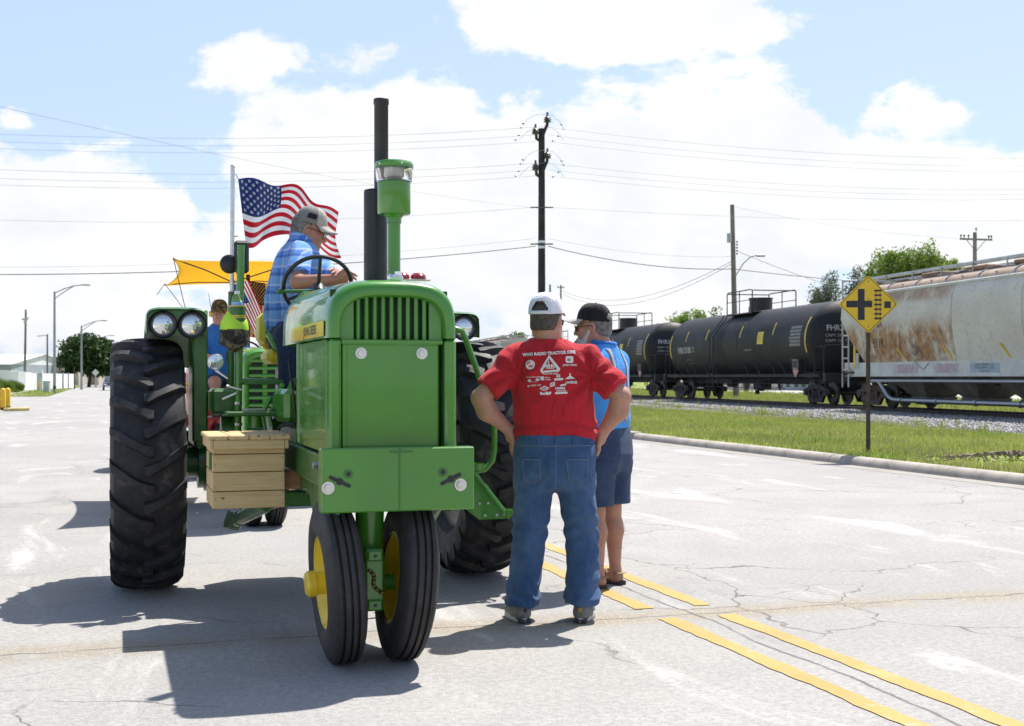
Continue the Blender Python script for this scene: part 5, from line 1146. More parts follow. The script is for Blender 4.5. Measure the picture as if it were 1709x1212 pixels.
# far poles
def far_pole(px, ptop_, Y, lean=0, arm=0, label='', wood_=True):
    p = at(px, 630, Y); p.z = 0; e = empty('utility_pole', p, 0, label, 'utility pole'); b = MB(); zt = zy(ptop_, Y); b.cyl((0, 0, -.1), (lean, 0, zt), .16, .11, 10); b.build('shaft', MT['pole_wood'], e)
    if arm: b = MB(); b.box((lean, -.1, zt - .35), (arm, .12, .12)); b.box((lean + arm * .3, -.1, zt - .2), (.1, .1, .2)); b.box((lean - arm * .4, -.1, zt - .2), (.1, .1, .2)); b.build('crossarm', MT['pole_wood'], e)
    return e
far_pole(41, 517, 150, .15, 0, 'dark pole with hanging hardware behind the white fence'); e = far_pole(96, 566, 190, .9, 1.8, 'leaning pole with short crossarm by the beige building')
e = far_pole(79, 558, 185, 0, 0, 'thin pole with a lamp arm pointing west'); b = MB(); zt = zy(561, 185); b.tube([(0, 0, zt), (-.6, 0, zt + .1), (-1.1, 0, zt)], .05, 6); b.box((-1.2, 0, zt), (.5, .2, .1)); b.build('lamp_arm', MT['lamp_steel'], e)
b = MB(); e = [o for o in bpy.data.objects if o.get('label', '').startswith('dark pole with hanging')][0]; z_ = zy(533, 150); b.box((.1, -.1, z_), (.7, .12, .2)); b.cyl((.1, -.15, z_ - .5), (.1, -.15, z_ - .2), .14, n=8); b.box((.35, -.1, zy(530, 150)), (.5, .1, .08)); b.build('hardware', MT['transformer'], e)
far_pole(918, 475, 150, 0, 0, 'far thin pole beyond the train by the dark utility pole'); far_pole(936, 476, 180, 0, 1.0, 'far pole with small crossarm beyond the train')
far_pole(1442, 486, 120, 0, 0, 'short pole among the trees behind the hopper car')

# street lights along the far verge
def street_light(px, py, pt, Y, arm, label):
    p = at(px, 630, Y); p.z = 0; e = empty('street_light', p, 0, label, 'street light', 'street lights on the verge'); zt = zy(pt, Y)
    b = MB(); b.cyl((0, 0, 0), (0, 0, zt), .13, .085, 14); b.cyl((0, 0, 0), (0, 0, .08), .22, n=12); b.build('shaft', MT['lamp_steel'], e)
    b = MB(); b.tube([(0, 0, zt - .12), (arm * .35, 0, zt + .28), (arm * .65, 0, zt + .50), (arm * .9, 0, zt + .58)], .045, 8); b.tube([(0, 0, zt - .60), (arm * .3, 0, zt - .05), (arm * .6, 0, zt + .42), (arm * .66, 0, zt + .5)], .04, 8); b.build('arm', MT['lamp_steel'], e)
    b = MB(); b.box((arm * 1.05, 0, zt + .58), (.75, .3, .12), bev=.05); b.build('lamp_head', MT['lamp_steel'], e); return e
street_light(91, 656, 487, 111, 2.6, 'tall double arm street light with black band beside the white fence')
street_light(136, 651, 544, 143, 2.4, 'street light standing by the round tree in front of its crown'); street_light(160, 646, 567, 185, 2.2, 'farthest street light beside the diamond sign')
e = [o for o in bpy.data.objects if o.get('label', '').startswith('tall double')][0]; b = MB(); b.cyl((0, 0, .35), (0, 0, .6), .14, n=14, caps=False); b.build('band', MT['black_paint'], e)

# ------------------------------------------------------------------ yellow warning sign
sg = empty('warning_sign', gpt(1449, 757, .10), R(-6), 'yellow diamond crossroad and railway warning sign on a brown post', 'sign')
SD = gpt(1449, 757, .10).y; zc_ = zy(508, SD) - .10; hd = 49 / F * SD
simple('post_brown', (.075, .055, .042), .75, .2, .25, 8, bump=.3, bsc=80, dirt=(.03, .02, .015), dirt_amt=.4); simple('sign_yellow', (.74, .47, .02), .4, 0, .05, 3, dirt=(.6, .38, .05), dirt_amt=.15); simple('sign_black', (.012, .014, .022), .45)
b = MB(); pr = [(-.035, 0), (-.035, .012), (-.012, .018), (-.012, .04), (.012, .04), (.012, .018), (.035, .012), (.035, 0)]; b.prism(pr, zc_ + hd * .8, (0, 0, -.1)); b.build('post', MT['post_brown'], sg, smooth=False)
FX = Matrix(((1, 0, 0), (0, 0, 1), (0, 1, 0)))
def rdiam(h, r=.05, k=5):
    pts = []
    for q in range(4):
        ca = math.pi / 2 * q; c = ((h - r * 1.414) * math.cos(ca), (h - r * 1.414) * math.sin(ca))
        for i in range(k): a = ca - math.pi / 4 + math.pi / 2 * i / (k - 1); pts.append((c[0] + r * math.cos(a), c[1] + r * math.sin(a)))
    return pts
b = MB(); b.prism(rdiam(hd), .004, (0, -.008, zc_), FX); pnl = b.build('panel', MT['sign_yellow'], sg, smooth=False)
b = MB(); o1, o2 = rdiam(hd * .957, .045), rdiam(hd * .93, .04); n = len(o1); b.add([(x, -.0092, zc_ + z) for x, z in o1] + [(x, -.0092, zc_ + z) for x, z in o2], [(i, (i + 1) % n, n + (i + 1) % n, n + i) for i in range(n)]); b.build('border', MT['sign_black'], pnl, smooth=False)
u_ = hd / 480   # panel units, as drawn on the sign
b = MB()
def sq(x0, x1, z0, z1): b.add([(x * u_, -.0094, zc_ + z * u_) for x, z in ((x0, z0), (x1, z0), (x1, z1), (x0, z1))], [(0, 1, 2, 3)])
sq(-168, -58, -258, 252); sq(-352, -168, -50, 60); sq(-58, 62, -50, 60); b.build('crossroad_symbol', MT['sign_black'], pnl, smooth=False)
b = MB(); sq(255, 360, -66, 46); b.build('road_stub', MT['sign_black'], pnl, smooth=False)
b = MB()
for i in range(7): z = 222 - 76 * i; sq(94, 212, z - 15, z + 15)
for x in (126, 188): sq(x - 5, x + 5, -250, 240)
b.build('track_symbol', MT['sign_black'], pnl, smooth=False)
for z in (.78, .18, -.76): b = MB(); b.cyl((0, -.008, zc_ + z * hd), (0, -.015, zc_ + z * hd), .009, n=8); b.build('bolt', MT['post_brown'], pnl)

# ------------------------------------------------------------------ far left: fence, buildings, bollards, car
simple('vinyl_white', (.78, .78, .78), .45, 0, .03, 2); simple('wall_beige', (.50, .445, .38), .8, 0, .08, .3); simple('wall_blue', (.34, .38, .43), .7, 0, .08, .5); simple('roof_white', (.75, .76, .76), .6, 0, .04, .3); simple('window_dark', (.05, .055, .065), .2); simple('wall_tan', (.50, .40, .24), .8); simple('bollard_yellow', (.70, .42, .02), .5, 0, .1, 4, dirt=(.4, .25, .05), dirt_amt=.3)
fence = empty('white_fence', (0, 0, 0), 0, 'long solid white panel fence beyond the side street', 'fence')
def panel(p, q, h, m='vinyl_white', name='panel', th=.06, z0=.05):
    p, q = Vector((p.x, p.y, 0)), Vector((q.x, q.y, 0)); d = q - p; b = MB(); b.box((0, 0, z0 + h / 2), (d.length, th, h), bev=.01); return b.build(name, MT[m], fence, loc=(p + q) / 2, rot=(0, 0, math.atan2(d.y, d.x)))
pts = [(-60, 128), (-20, 128), (0, 128), (15, 128.3), (30, 129), (42, 130), (52, 132), (61, 134)]
def fp(px, Y): return Vector(((px - CX) / F * Y, Y, 0))
hs_ = [2.05, 2.02, 1.98, 1.92, 1.86, 1.78, 1.70]
for i in range(len(pts) - 1): panel(fp(*pts[i]), fp(*pts[i + 1]), hs_[i] + .02)
for a_, c_ in (((70.5, 136), (78, 139)), ((78.2, 139), (89, 143)), ((90, 143.5), (103, 149)), ((106.5, 150), (112.5, 153)), ((115, 154), (124, 158))): panel(fp(*a_), fp(*c_), 1.72)
for px, Y in ((104.8, 149.5), (113.8, 153.6)): p = fp(px, Y); b = MB(); b.box((0, 0, .95), (.18, .12, 1.85)); b.build('post', MT['transformer'], fence, loc=p)
p = fp(70, 135.8); b = MB(); b.box((0, 0, 1.08), (.16, .16, 2.15)); b.build('post', MT['vinyl_white'], fence, loc=p)
gt = empty('grey_gate', fp(65.5, 134.8), 0, 'narrow grey gate with yellow notice in the white fence', 'gate'); b = MB(); b.box((0, 0, .9), (.5, .05, 1.75)); b.build('leaf', MT['transformer'], gt); b = MB(); b.box((0, -.035, .6), (.25, .02, .5)); b.build('notice', MT['sign_yellow'], gt)
def house(name, px0, px1, ytop, Y, depth, wall, label, eave=None, win=()):
    x0, x1 = (px0 - CX) / F * Y, (px1 - CX) / F * Y; h = zy(ytop, Y); e = empty(name, ((x0 + x1) / 2, Y, 0), 0, label, 'building'); w = x1 - x0
    b = MB(); b.box((0, depth / 2, h / 2), (w, depth, h)); b.build('wall', MT[wall], e, smooth=False)
    b = MB()
    if eave: b.add([(-w / 2 - .3, -.4, h), (w / 2 + .3, -.4, h), (w / 2 + .3, depth / 2, h + eave), (-w / 2 - .3, depth / 2, h + eave), (-w / 2 - .3, depth + .4, h), (w / 2 + .3, depth + .4, h)], [(0, 1, 2, 3), (3, 2, 5, 4)]); b.build('roof', MT['roof_white'], e, smooth=False); b = MB(); b.add([(s_ * w / 2, y_, z_) for s_ in (-1, 1) for y_, z_ in ((0, h), (depth, h), (depth / 2, h + eave * .98))], [(0, 1, 2), (3, 4, 5)]); b.build('gable', MT['roof_white'], e, smooth=False)
    else: b.box((0, depth / 2, h + .1), (w + .2, depth + .2, .25)); b.build('roof', MT[wall], e, smooth=False)
    for a0, a1, b0, b1 in win:
        b = MB(); X0, X1 = (a0 - CX) / F * Y - (x0 + x1) / 2, (a1 - CX) / F * Y - (x0 + x1) / 2; Z0, Z1 = max(.05, zy(b1, Y)), zy(b0, Y); b.box(((X0 + X1) / 2, -.03, (Z0 + Z1) / 2), (X1 - X0, .1, Z1 - Z0)); b.build('window', MT['window_dark'], e, smooth=False)
    return e
house('warehouse', -90, 18, 608, 215, 30, 'wall_blue', 'low warehouse with bright white roof behind the white fence', 1.9)
house('factory', 41, 112, 599, 235, 30, 'wall_beige', 'flat roofed beige factory block beside the white roofed warehouse', None, ((68, 80, 619, 626), (97, 113, 619, 625), (80, 88, 612, 624)))
house('shed', 113, 131, 616, 225, 8, 'wall_beige', 'small pale shed at the end of the beige factory'); house('shop', 127, 147, 628, 230, 6, 'wall_tan', 'small tan building under the round tree', None, ((127, 133, 631, 640), (139, 142, 630, 641)))
house('low_building', 1236, 1300, 633, 135, 10, 'wall_beige', 'low grey building seen beneath the black tank car', None, ((1240, 1252, 636, 645), (1262, 1278, 636, 645))); house('low_building', 1304, 1420, 633, 135, 12, 'wall_blue', 'low pale blue building seen beneath the black tank car', None, ((1312, 1318, 637, 646), (1326, 1332, 637, 646), (1338, 1344, 637, 646)))
for px, pt, pb_, r, l in ((2, 656, 685, .16, ''), (9, 650, 685, .10, 'slim'), (17, 648, 683, .10, 'slim')):
    p = gpt(px - 4, pb_, .02)
    if r > .12:
        e = empty('fire_hydrant', p, 0, 'yellow fire hydrant standing beside the yellow bollards', 'hydrant'); b = MB(); b.lathe([(.17, 0), (.17, .06), (.12, .08), (.12, .5), (.15, .52), (.15, .56), (.12, .6), (.08, .68), (.03, .7), (.03, .74), (.0, .74)], n=16); b.build('barrel', MT['bollard_yellow'], e)
        for s_ in (-1, 1): b = MB(); b.cyl((0, 0, .42), (s_ * .2, 0, .42), .055, n=12); b.build('nozzle', MT['bollard_yellow'], e)
    else:
        e = empty('bollard', p, 0, 'slim yellow steel bollard right next to the hydrant' if px < 12 else 'slim yellow steel bollard farther from the hydrant', 'bollard', 'yellow bollards at the corner'); b = MB(); b.lathe([(.11, 0), (.11, .80), (.09, .86), (.05, .89), (.0, .895)], n=16); b.build('pipe', MT['bollard_yellow'], e); b = MB(); b.lathe([(.113, .12), (.113, .0)], n=16); b.build('base_band', MT['post_brown'], e)
simple('kerb_faded', (.50, .40, .16), .8, 0, .2, 5, dirt=(.4, .36, .28), dirt_amt=.7)
b = MB(); b.box((0, 0, .07), (1.0, .3, .13), bev=.03); o = b.build('painted_kerb', MT['kerb_faded'], None, loc=gpt(28, 686), rot=(0, 0, RA + .6)); tag(o, 'short kerb end with faded yellow paint beside the bollards', 'kerb')
b = MB(); b.box((0, 0, .5), (.55, .4, 1.0), bev=.03); b.box((0, 0, 1.0), (.6, .45, .06), bev=.01); o = b.build('utility_box', MT['transformer'], None, loc=gpt(78, 655)); tag(o, 'small grey utility box on the verge beside the tall street light', 'utility box')
ss = empty('small_sign', at(67, 630, 104) * Vector((1, 1, 0)), 0, 'thin sign post with small plate on the verge before the grey gate', 'sign') if False else None
pz = at(67, 630, 104); pz.z = 0; e = empty('small_sign', pz, 0, 'thin post with small plate before the grey gate', 'sign'); b = MB(); b.cyl((0, 0, 0), (0, 0, 1.7), .025, n=8); b.build('post', MT['zinc'], e); b = MB(); b.box((0, -.03, 1.5), (.3, .01, .4)); b.build('plate', MT['transformer'], e)
pz = at(159.5, 630, 175); pz.z = 0; e = empty('diamond_sign', pz, 0, 'grey diamond traffic sign seen from behind near the farthest street light', 'sign'); b = MB(); b.cyl((0, 0, 0), (0, 0, 2.4), .035, n=8); b.build('post', MT['zinc'], e); b = MB(); b.prism([(0, -.5), (.5, 0), (0, .5), (-.5, 0)], .01, (0, -.05, 2.0), FX); b.build('plate', MT['zinc'], e)
for px, py, h_, l in ((124, 650, 2.4, 'dark slim post on the verge beyond the fence end'), (111, 648, 1.3, 'short white marker post on the verge')):
    p = gpt(px, py); b = MB(); b.cyl((0, 0, 0), (0, 0, h_), .07, .06, 8); b.ball((0, 0, h_), .08, 8, 5); o = b.build('marker_post', MT['pole_dark' if h_ > 2 else 'vinyl_white'], None, loc=p); tag(o, l, 'post')
# oncoming car far down the street
simple('car_paint', (.06, .075, .10), .25, 0, .05, 2, coat=.8)
car = empty('parked_car', gpt(186, 651.5), RA, 'small dark car far down the street by the trees', 'car')
def carsec(y, z0, z1, w): return [(-w, z0), (-w, z1 - .1), (-w + .08, z1), (w - .08, z1), (w, z1 - .1), (w, z0)]
b = MB(); sweep([(-2.1, carsec(0, .35, .65, .75)), (-2.05, carsec(0, .25, .78, .83)), (-1.2, carsec(0, .22, .95, .88)), (1.6, carsec(0, .22, 1.0, .88)), (2.1, carsec(0, .3, .95, .8))], b); b.add([(x, -2.1, z) for x, z in carsec(0, .35, .65, .75)], [(0, 1, 2, 3, 4, 5)]); b.build('body', MT['car_paint'], car)
b = MB(); sweep([(-1.2, carsec(0, .9, .97, .75)), (-.5, carsec(0, .9, 1.45, .66)), (.9, carsec(0, .9, 1.47, .66)), (1.7, carsec(0, .9, 1.0, .72))], b); b.build('cabin', MT['window_dark'], car)
for x in (-.78, .78):
    for y in (-1.35, 1.35): b = MB(); b.cyl((x - .1, y, .32), (x + .1, y, .32), .32, n=18); b.build('wheel', MT['rubber'], car)
for x in (-.6, .6): b = MB(); b.box((x, -2.09, .62), (.3, .06, .14), bev=.02); b.build('headlight', MT['lamp_lens'], car)
b = MB(); b.box((0, -2.1, .4), (1.3, .05, .16), bev=.02); b.build('bumper', MT['white_paint'], car)

# ------------------------------------------------------------------ trees and shrubs
def leafmat(name, lo, hi):
    n = NB(name); a = n.noise(.9, 4, .6); b_ = n.noise(9, 2); c = n.mix(n.rng(a, .3, .7), lo, hi); c = n.mix(n.rng(b_, .4, .7, 0, .5), c, tuple(x * 1.35 for x in hi)); n.col(c).rough(.55); n.set(Specular_IOR_Level=.3)
    tl = n.N('ShaderNodeBsdfTranslucent'); n.L(c, tl.inputs[0]); mx = n.N('ShaderNodeMixShader'); mx.inputs[0].default_value = .3; n.L(n.b.outputs[0], mx.inputs[1]); n.L(tl.outputs[0], mx.inputs[2]); n.L(mx.outputs[0], n.t.nodes['Material Output'].inputs[0])
leafmat('leaf_dark', (.022, .05, .012), (.045, .085, .02)); leafmat('leaf_mid', (.07, .115, .03), (.12, .17, .045)); leafmat('leaf_light', (.14, .215, .035), (.22, .30, .06)); leafmat('leaf_grey', (.11, .14, .085), (.17, .195, .12)); simple('bark', (.05, .042, .035), .9, 0, .3, 4, bump=.5, bsc=20)
def tree(pos, h, rx, rz, mat, label, seed, leaves=5000, lsize=.3, clumps=40, zc=None, name='tree', group=None, solid=.55):
    r_ = np.random.default_rng(seed); e = empty(name, pos, 0, label, 'tree', group); zc = zc if zc is not None else h - rz
    cc = r_.normal(0, 1, (clumps, 3)); cc /= np.linalg.norm(cc, axis=1)[:, None]; cc *= (solid + (1 - solid) * r_.uniform(0, 1, (clumps, 1)) ** .5) * .86; cc[:, 2] = np.where(cc[:, 2] < -.55, cc[:, 2] * .6, cc[:, 2])
    clumps0 = clumps; cr = r_.uniform(.12, .34, clumps); k = leaves // clumps; P = []
    for i in range(clumps):
        d = r_.normal(0, 1, (k, 3)); d /= np.linalg.norm(d, axis=1)[:, None]; P.append(cc[i] + d * cr[i] * (r_.uniform(.2, 1.0, (k, 1)) ** .7 * 1.2))
    P = np.concatenate(P) * np.array([rx, rx, rz]) + np.array([0, 0, zc]); m = len(P); s_ = lsize * r_.uniform(.5, 1.2, m)
    a = r_.normal(0, 1, (m, 3)); a /= np.linalg.norm(a, axis=1)[:, None]; t_ = np.cross(a, r_.normal(0, 1, (m, 3))); t_ /= np.linalg.norm(t_, axis=1)[:, None]; bb = np.cross(a, t_)
    V = np.stack([P - t_ * s_[:, None], P + bb * s_[:, None] * .55, P + t_ * s_[:, None], P - bb * s_[:, None] * .55], 1)
    cr_ = arr_obj('crown', V.reshape(-1, 3), np.arange(4 * m).reshape(-1, 4), MT[mat], e, smooth=False)
    b = MB(); b.tube([(0, 0, -.1), (.03 * h, 0, zc * .4), (0, .02 * h, zc * .8), (0, 0, zc + rz * .3)], [h * .035, h * .027, h * .02, h * .008], 10)
    for i in range(9):
        a_ = i * 2.4; z0 = zc - rz * .6 + rz * .08 * i; b.tube([(0, 0, z0 - rz * .15), (rx * .35 * math.cos(a_), rx * .35 * math.sin(a_), z0 + rz * .18), (rx * .7 * math.cos(a_), rx * .7 * math.sin(a_), z0 + rz * .4)], [h * .014, h * .009, h * .003], 6)
    b.build('trunk', MT['bark'], e); return e
def gp(px, Y): p = at(px, 630, Y); p.z = 0; return p
tree(gp(148, 178), zy(557, 178), 4.2, 3.5, 'leaf_dark', 'large rounded dark green tree beside the street light', 11, 15000, .28, 60, name='street_tree', zc=4.1)
for i, (px, Y, yt, rx, l) in enumerate(((186, 205, 566, 4.0, 'dark street tree behind the large rounded one'), (205, 235, 575, 4.2, 'second dark street tree receding along the verge'), (230, 265, 580, 4.5, 'third dark street tree receding along the verge'), (180, 300, 595, 4.0, 'farthest street tree closing the end of the street'))):
    tree(gp(px, Y), zy(yt, Y), rx, 3.2, 'leaf_dark', l, 20 + i, 6000, .36, 36, name='street_tree', zc=zy(yt, Y) - 3.3)
tree(gp(848, 150), zy(556, 150), 3.0, 2.6, 'leaf_mid', 'round dusty green tree beyond the pale tank car', 31, 6000, .26, 40); tree(gp(885, 165), zy(570, 165), 3.2, 2.2, 'leaf_light', 'lighter green tree beyond the pale tank car', 32, 4500, .28, 36); tree(gp(800, 210), zy(588, 210), 4, 2, 'leaf_mid', 'low green tree far behind the distant hopper car', 33, 3000, .35, 26)
for i, (px, Y, yt, rx, rz, m_, l) in enumerate(((1128, 115, 524, 2.2, 2.4, 'leaf_light', 'bushy light green tree above the far black tank car'), (1165, 112, 512, 2.6, 2.8, 'leaf_light', 'highest light green tree above the black tank cars'), (1205, 118, 517, 2.2, 2.6, 'leaf_mid', 'mid green tree behind the weathered pole'), (1245, 125, 530, 2.4, 2.4, 'leaf_mid', 'mid green tree hidden behind the black tank car top'), (1000, 150, 566, 3.4, 2.2, 'leaf_mid', 'far green tree between the two standing men'))):
    tree(gp(px, Y), zy(yt, Y), rx, rz, m_, l, 40 + i, 8000, .15, 60, solid=.3)
tree(gp(1383, 92), zy(452, 92), 1.5, 2.6, 'leaf_grey', 'thin grey green tree left of the warning sign', 51, 6000, .10, 60, solid=.25); tree(gp(1432, 96), zy(444, 96), 1.2, 2.2, 'leaf_grey', 'small grey green tree above the hopper car end', 52, 4200, .10, 46, solid=.25)
tree(gp(1487, 88), zy(407, 88), 1.9, 2.4, 'leaf_light', 'bright leafy tree rising left behind the hopper car', 53, 9000, .11, 70, solid=.3); tree(gp(1545, 86), zy(403, 86), 1.9, 2.2, 'leaf_light', 'bright leafy tree rising right behind the hopper car', 54, 9000, .11, 70, solid=.3)
tree(gp(1585, 92), zy(424, 92), 1.1, 1.6, 'leaf_light', 'smallest bright tree behind the hopper car', 55, 4000, .10, 40, solid=.3)
def shrub(px, Y, r, h, label, seed, k=1600):
    r_ = np.random.default_rng(seed); e = gp(px, Y); a = r_.uniform(0, 6.28, k); rr = r_.uniform(0, 1, k) ** .6 * r; P = np.c_[rr * np.cos(a), rr * np.sin(a), np.zeros(k)]; tip = np.c_[np.cos(a) * (rr * 1.25), np.sin(a) * rr * 1.25, h * np.sqrt(np.clip(1 - (rr / r) ** 2 * .7, 0, 1)) * r_.uniform(.6, 1.05, k)]
    sd = np.c_[-np.sin(a), np.cos(a), np.zeros(k)] * .02 * h; V = np.stack([P - sd, P + sd, (P + tip) / 2 + sd + [0, 0, .1 * h], tip], 1)
    o = arr_obj('shrub', V.reshape(-1, 3), np.concatenate([np.arange(4 * k).reshape(-1, 4)]), MT['leaf_light'], None, smooth=False); o.location = e; tag(o, label, 'shrub')
shrub(20, 120, .95, 1.25, 'tufted ornamental grass shrub before the white fence', 61); shrub(-1, 112, 1.0, 1.4, 'larger ornamental grass shrub cut off beside the bollards', 62); shrub(20, 112, .6, .5, 'low bright shrub at the foot of the ornamental grass', 63, 800)
# ------------------------------------------------------------------ people: bodies grown from smooth unions, one continuous surface each
_nr = np.random.default_rng(99).uniform(-1, 1, (32, 32, 32)).astype(np.float32)
def vnoise(P):
    i = np.floor(P).astype(int); f = P - i; f = f * f * (3 - 2 * f); i &= 31; j = (i + 1) & 31
    g = lambda a, b, c: _nr[a, b, c]
    x0, y0, z0, x1, y1, z1 = i[:, 0], i[:, 1], i[:, 2], j[:, 0], j[:, 1], j[:, 2]; fx, fy, fz = f.T
    l = lambda a, b, t: a + (b - a) * t
    return l(l(l(g(x0, y0, z0), g(x1, y0, z0), fx), l(g(x0, y1, z0), g(x1, y1, z0), fx), fy), l(l(g(x0, y0, z1), g(x1, y0, z1), fx), l(g(x0, y1, z1), g(x1, y1, z1), fx), fy), fz)
def A3(p): return np.array(p, float)
def cone(a, b, ra, rb, k=.02, flat=False):
    a, b = A3(a), A3(b); ba = b - a; L2 = ba @ ba
    def f(P):
        t = ((P - a) @ ba) / L2; h = np.clip(t, 0, 1); d = np.linalg.norm(P - a - h[:, None] * ba, axis=1) - (ra + (rb - ra) * h)
        if flat:
            side = np.linalg.norm(P - a - t[:, None] * ba, axis=1) - (ra + (rb - ra) * h); d = np.where(t > 0, np.maximum(side, (t - 1) * math.sqrt(L2)), d)
        return d
    r = max(ra, rb); return ('u', f, np.minimum(a, b) - r, np.maximum(a, b) + r, k)
def ell(c, r, rot=None, k=.02, op='u'):
    c, r = A3(c), A3(r); M_ = np.array(rot) if rot is not None else np.eye(3)
    def f(P):
        q = (P - c) @ M_; k0 = np.linalg.norm(q / r, axis=1); k1 = np.linalg.norm(q / r ** 2, axis=1) + 1e-9; return k0 * (k0 - 1) / k1
    m = r.max() if rot is not None else r; return (op, f, c - m, c + m, k)
def loft(rings, k=.02, n=2.3, rot=0.0, about=(0, 0)):
    """stack of (z, cx, cy, rx, ry) outlines"""
    Rg = np.array(rings, float); z = Rg[:, 0]; c_, s_ = math.cos(-rot), math.sin(-rot)
    zi = np.linspace(z[0], z[-1], 200); tab = [np.convolve(np.pad(np.interp(zi, z, Rg[:, j]), 7, mode='edge'), np.ones(15) / 15, 'valid') for j in range(1, 5)]
    def f(P):
        x, y = P[:, 0] - about[0], P[:, 1] - about[1]; x, y = x * c_ - y * s_ + about[0], x * s_ + y * c_ + about[1]
        cx, cy, rx, ry = (np.interp(P[:, 2], zi, t) for t in tab)
        q = (np.abs((x - cx) / rx) ** n + np.abs((y - cy) / ry) ** n) ** (1 / n); d = (q - 1) * np.minimum(rx, ry)
        return np.maximum(d, np.maximum(z[0] - P[:, 2], P[:, 2] - z[-1]))
    m = max(Rg[:, 3].max(), Rg[:, 4].max()) * (1.3 if rot else 1.05) + (np.abs(Rg[:, 1:3]).max() * .5 if rot else 0)
    return ('u', f, A3((Rg[:, 1].min() - m, Rg[:, 2].min() - m, z[0])), A3((Rg[:, 1].max() + m, Rg[:, 2].max() + m, z[-1])), k)
def nets(D, org, h):
    ins = D < 0; nx, ny, nz = D.shape; cnt = np.zeros((nx - 1, ny - 1, nz - 1), np.int8)
    cs = [(i, j, k) for i in (0, 1) for j in (0, 1) for k in (0, 1)]
    for i, j, k in cs: cnt += ins[i:nx - 1 + i, j:ny - 1 + j, k:nz - 1 + k]
    I, J, K = np.nonzero((cnt > 0) & (cnt < 8)); dv = np.stack([D[I + i, J + j, K + k] for i, j, k in cs], 1); C = np.array(cs, float)
    acc = np.zeros((len(I), 3)); n = np.zeros(len(I))
    for a in range(8):
        for b in range(a + 1, 8):
            if abs(C[a] - C[b]).sum() != 1: continue
            m = (dv[:, a] < 0) != (dv[:, b] < 0); t = np.where(m, dv[:, a] / np.where(m, dv[:, a] - dv[:, b], 1), 0); acc += np.where(m[:, None], C[a] + t[:, None] * (C[b] - C[a]), 0); n += m
    V = org + h * (np.stack([I, J, K], 1) + acc / n[:, None]); idx = np.full(cnt.shape, -1, np.int32); idx[I, J, K] = np.arange(len(I)); Fs = []
    for ax in range(3):
        a = np.swapaxes(ins, 0, ax) if ax else ins; e = np.nonzero(np.take(ins, range(0, D.shape[ax] - 1), ax) != np.take(ins, range(1, D.shape[ax]), ax))
        p = np.stack(e, 1); o = [q for q in range(3) if q != ax]; ok = (p[:, o[0]] > 0) & (p[:, o[1]] > 0) & (p[:, o[0]] < cnt.shape[o[0]]) & (p[:, o[1]] < cnt.shape[o[1]]); p = p[ok]
        def g(d0, d1):
            q = p.copy(); q[:, o[0]] += d0; q[:, o[1]] += d1; return idx[q[:, 0], q[:, 1], q[:, 2]]
        f = np.stack([g(-1, -1), g(0, -1), g(0, 0), g(-1, 0)], 1); s_ = ins[p[:, 0], p[:, 1], p[:, 2]]
        if ax == 1: s_ = ~s_
        f[~s_] = f[~s_][:, ::-1]; Fs.append(f)
    return V, np.concatenate(Fs)
def sculpt(name, prims, h, mat, parent, folds=None, smooth=1):
    lo = np.min([p[2] for p in prims if p[0] == 'u'], 0) - 4 * h; hi = np.max([p[3] for p in prims if p[0] == 'u'], 0) + 4 * h; n = np.ceil((hi - lo) / h).astype(int) + 1
    D = np.full(n, .5, np.float32)
    for op, f, a, b, k in prims:
        i0 = np.clip(np.floor((a - k * 1.5 - lo) / h).astype(int) - 2, 0, n); i1 = np.clip(np.ceil((b + k * 1.5 - lo) / h).astype(int) + 3, 0, n)
        if (i1 <= i0).any(): continue
        g = [lo[q] + h * np.arange(i0[q], i1[q]) for q in range(3)]; X, Y, Z = np.meshgrid(*g, indexing='ij'); d = f(np.stack([X.ravel(), Y.ravel(), Z.ravel()], 1)).reshape(X.shape)
        sl = tuple(slice(i0[q], i1[q]) for q in range(3)); A = D[sl]
        if op == 'u': t = np.clip(.5 + .5 * (A - d) / k, 0, 1); D[sl] = A * (1 - t) + d * t - k * t * (1 - t)
        else: t = np.clip(.5 + .5 * (A + d) / k, 0, 1); D[sl] = np.maximum(A, -d)
    V, Fc = nets(D, lo, h)
    # relax the lattice steps
    for _ in range(smooth):
        acc = np.zeros_like(V); c = np.zeros(len(V))
        for q in range(4): np.add.at(acc, Fc[:, q], V[Fc[:, (q + 1) % 4]]); np.add.at(acc, Fc[:, q], V[Fc[:, (q + 3) % 4]]); np.add.at(c, Fc[:, q], 2)
        V = V * .5 + acc / c[:, None] * .5
    if folds:
        nrm = np.zeros_like(V); fn = np.cross(V[Fc[:, 2]] - V[Fc[:, 0]], V[Fc[:, 3]] - V[Fc[:, 1]])
        for q in range(4): np.add.at(nrm, Fc[:, q], fn)
        nrm /= np.linalg.norm(nrm, axis=1)[:, None] + 1e-12; V = V + nrm * folds(V)[:, None]
    return arr_obj(name, V, Fc, mat, parent)
def rotm(yaw, pitch=0, roll=0): return np.array(Euler((pitch, roll, yaw), 'YXZ').to_matrix()) if False else np.array((Matrix.Rotation(yaw, 3, 'Z') @ Matrix.Rotation(pitch, 3, 'X') @ Matrix.Rotation(roll, 3, 'Y')))
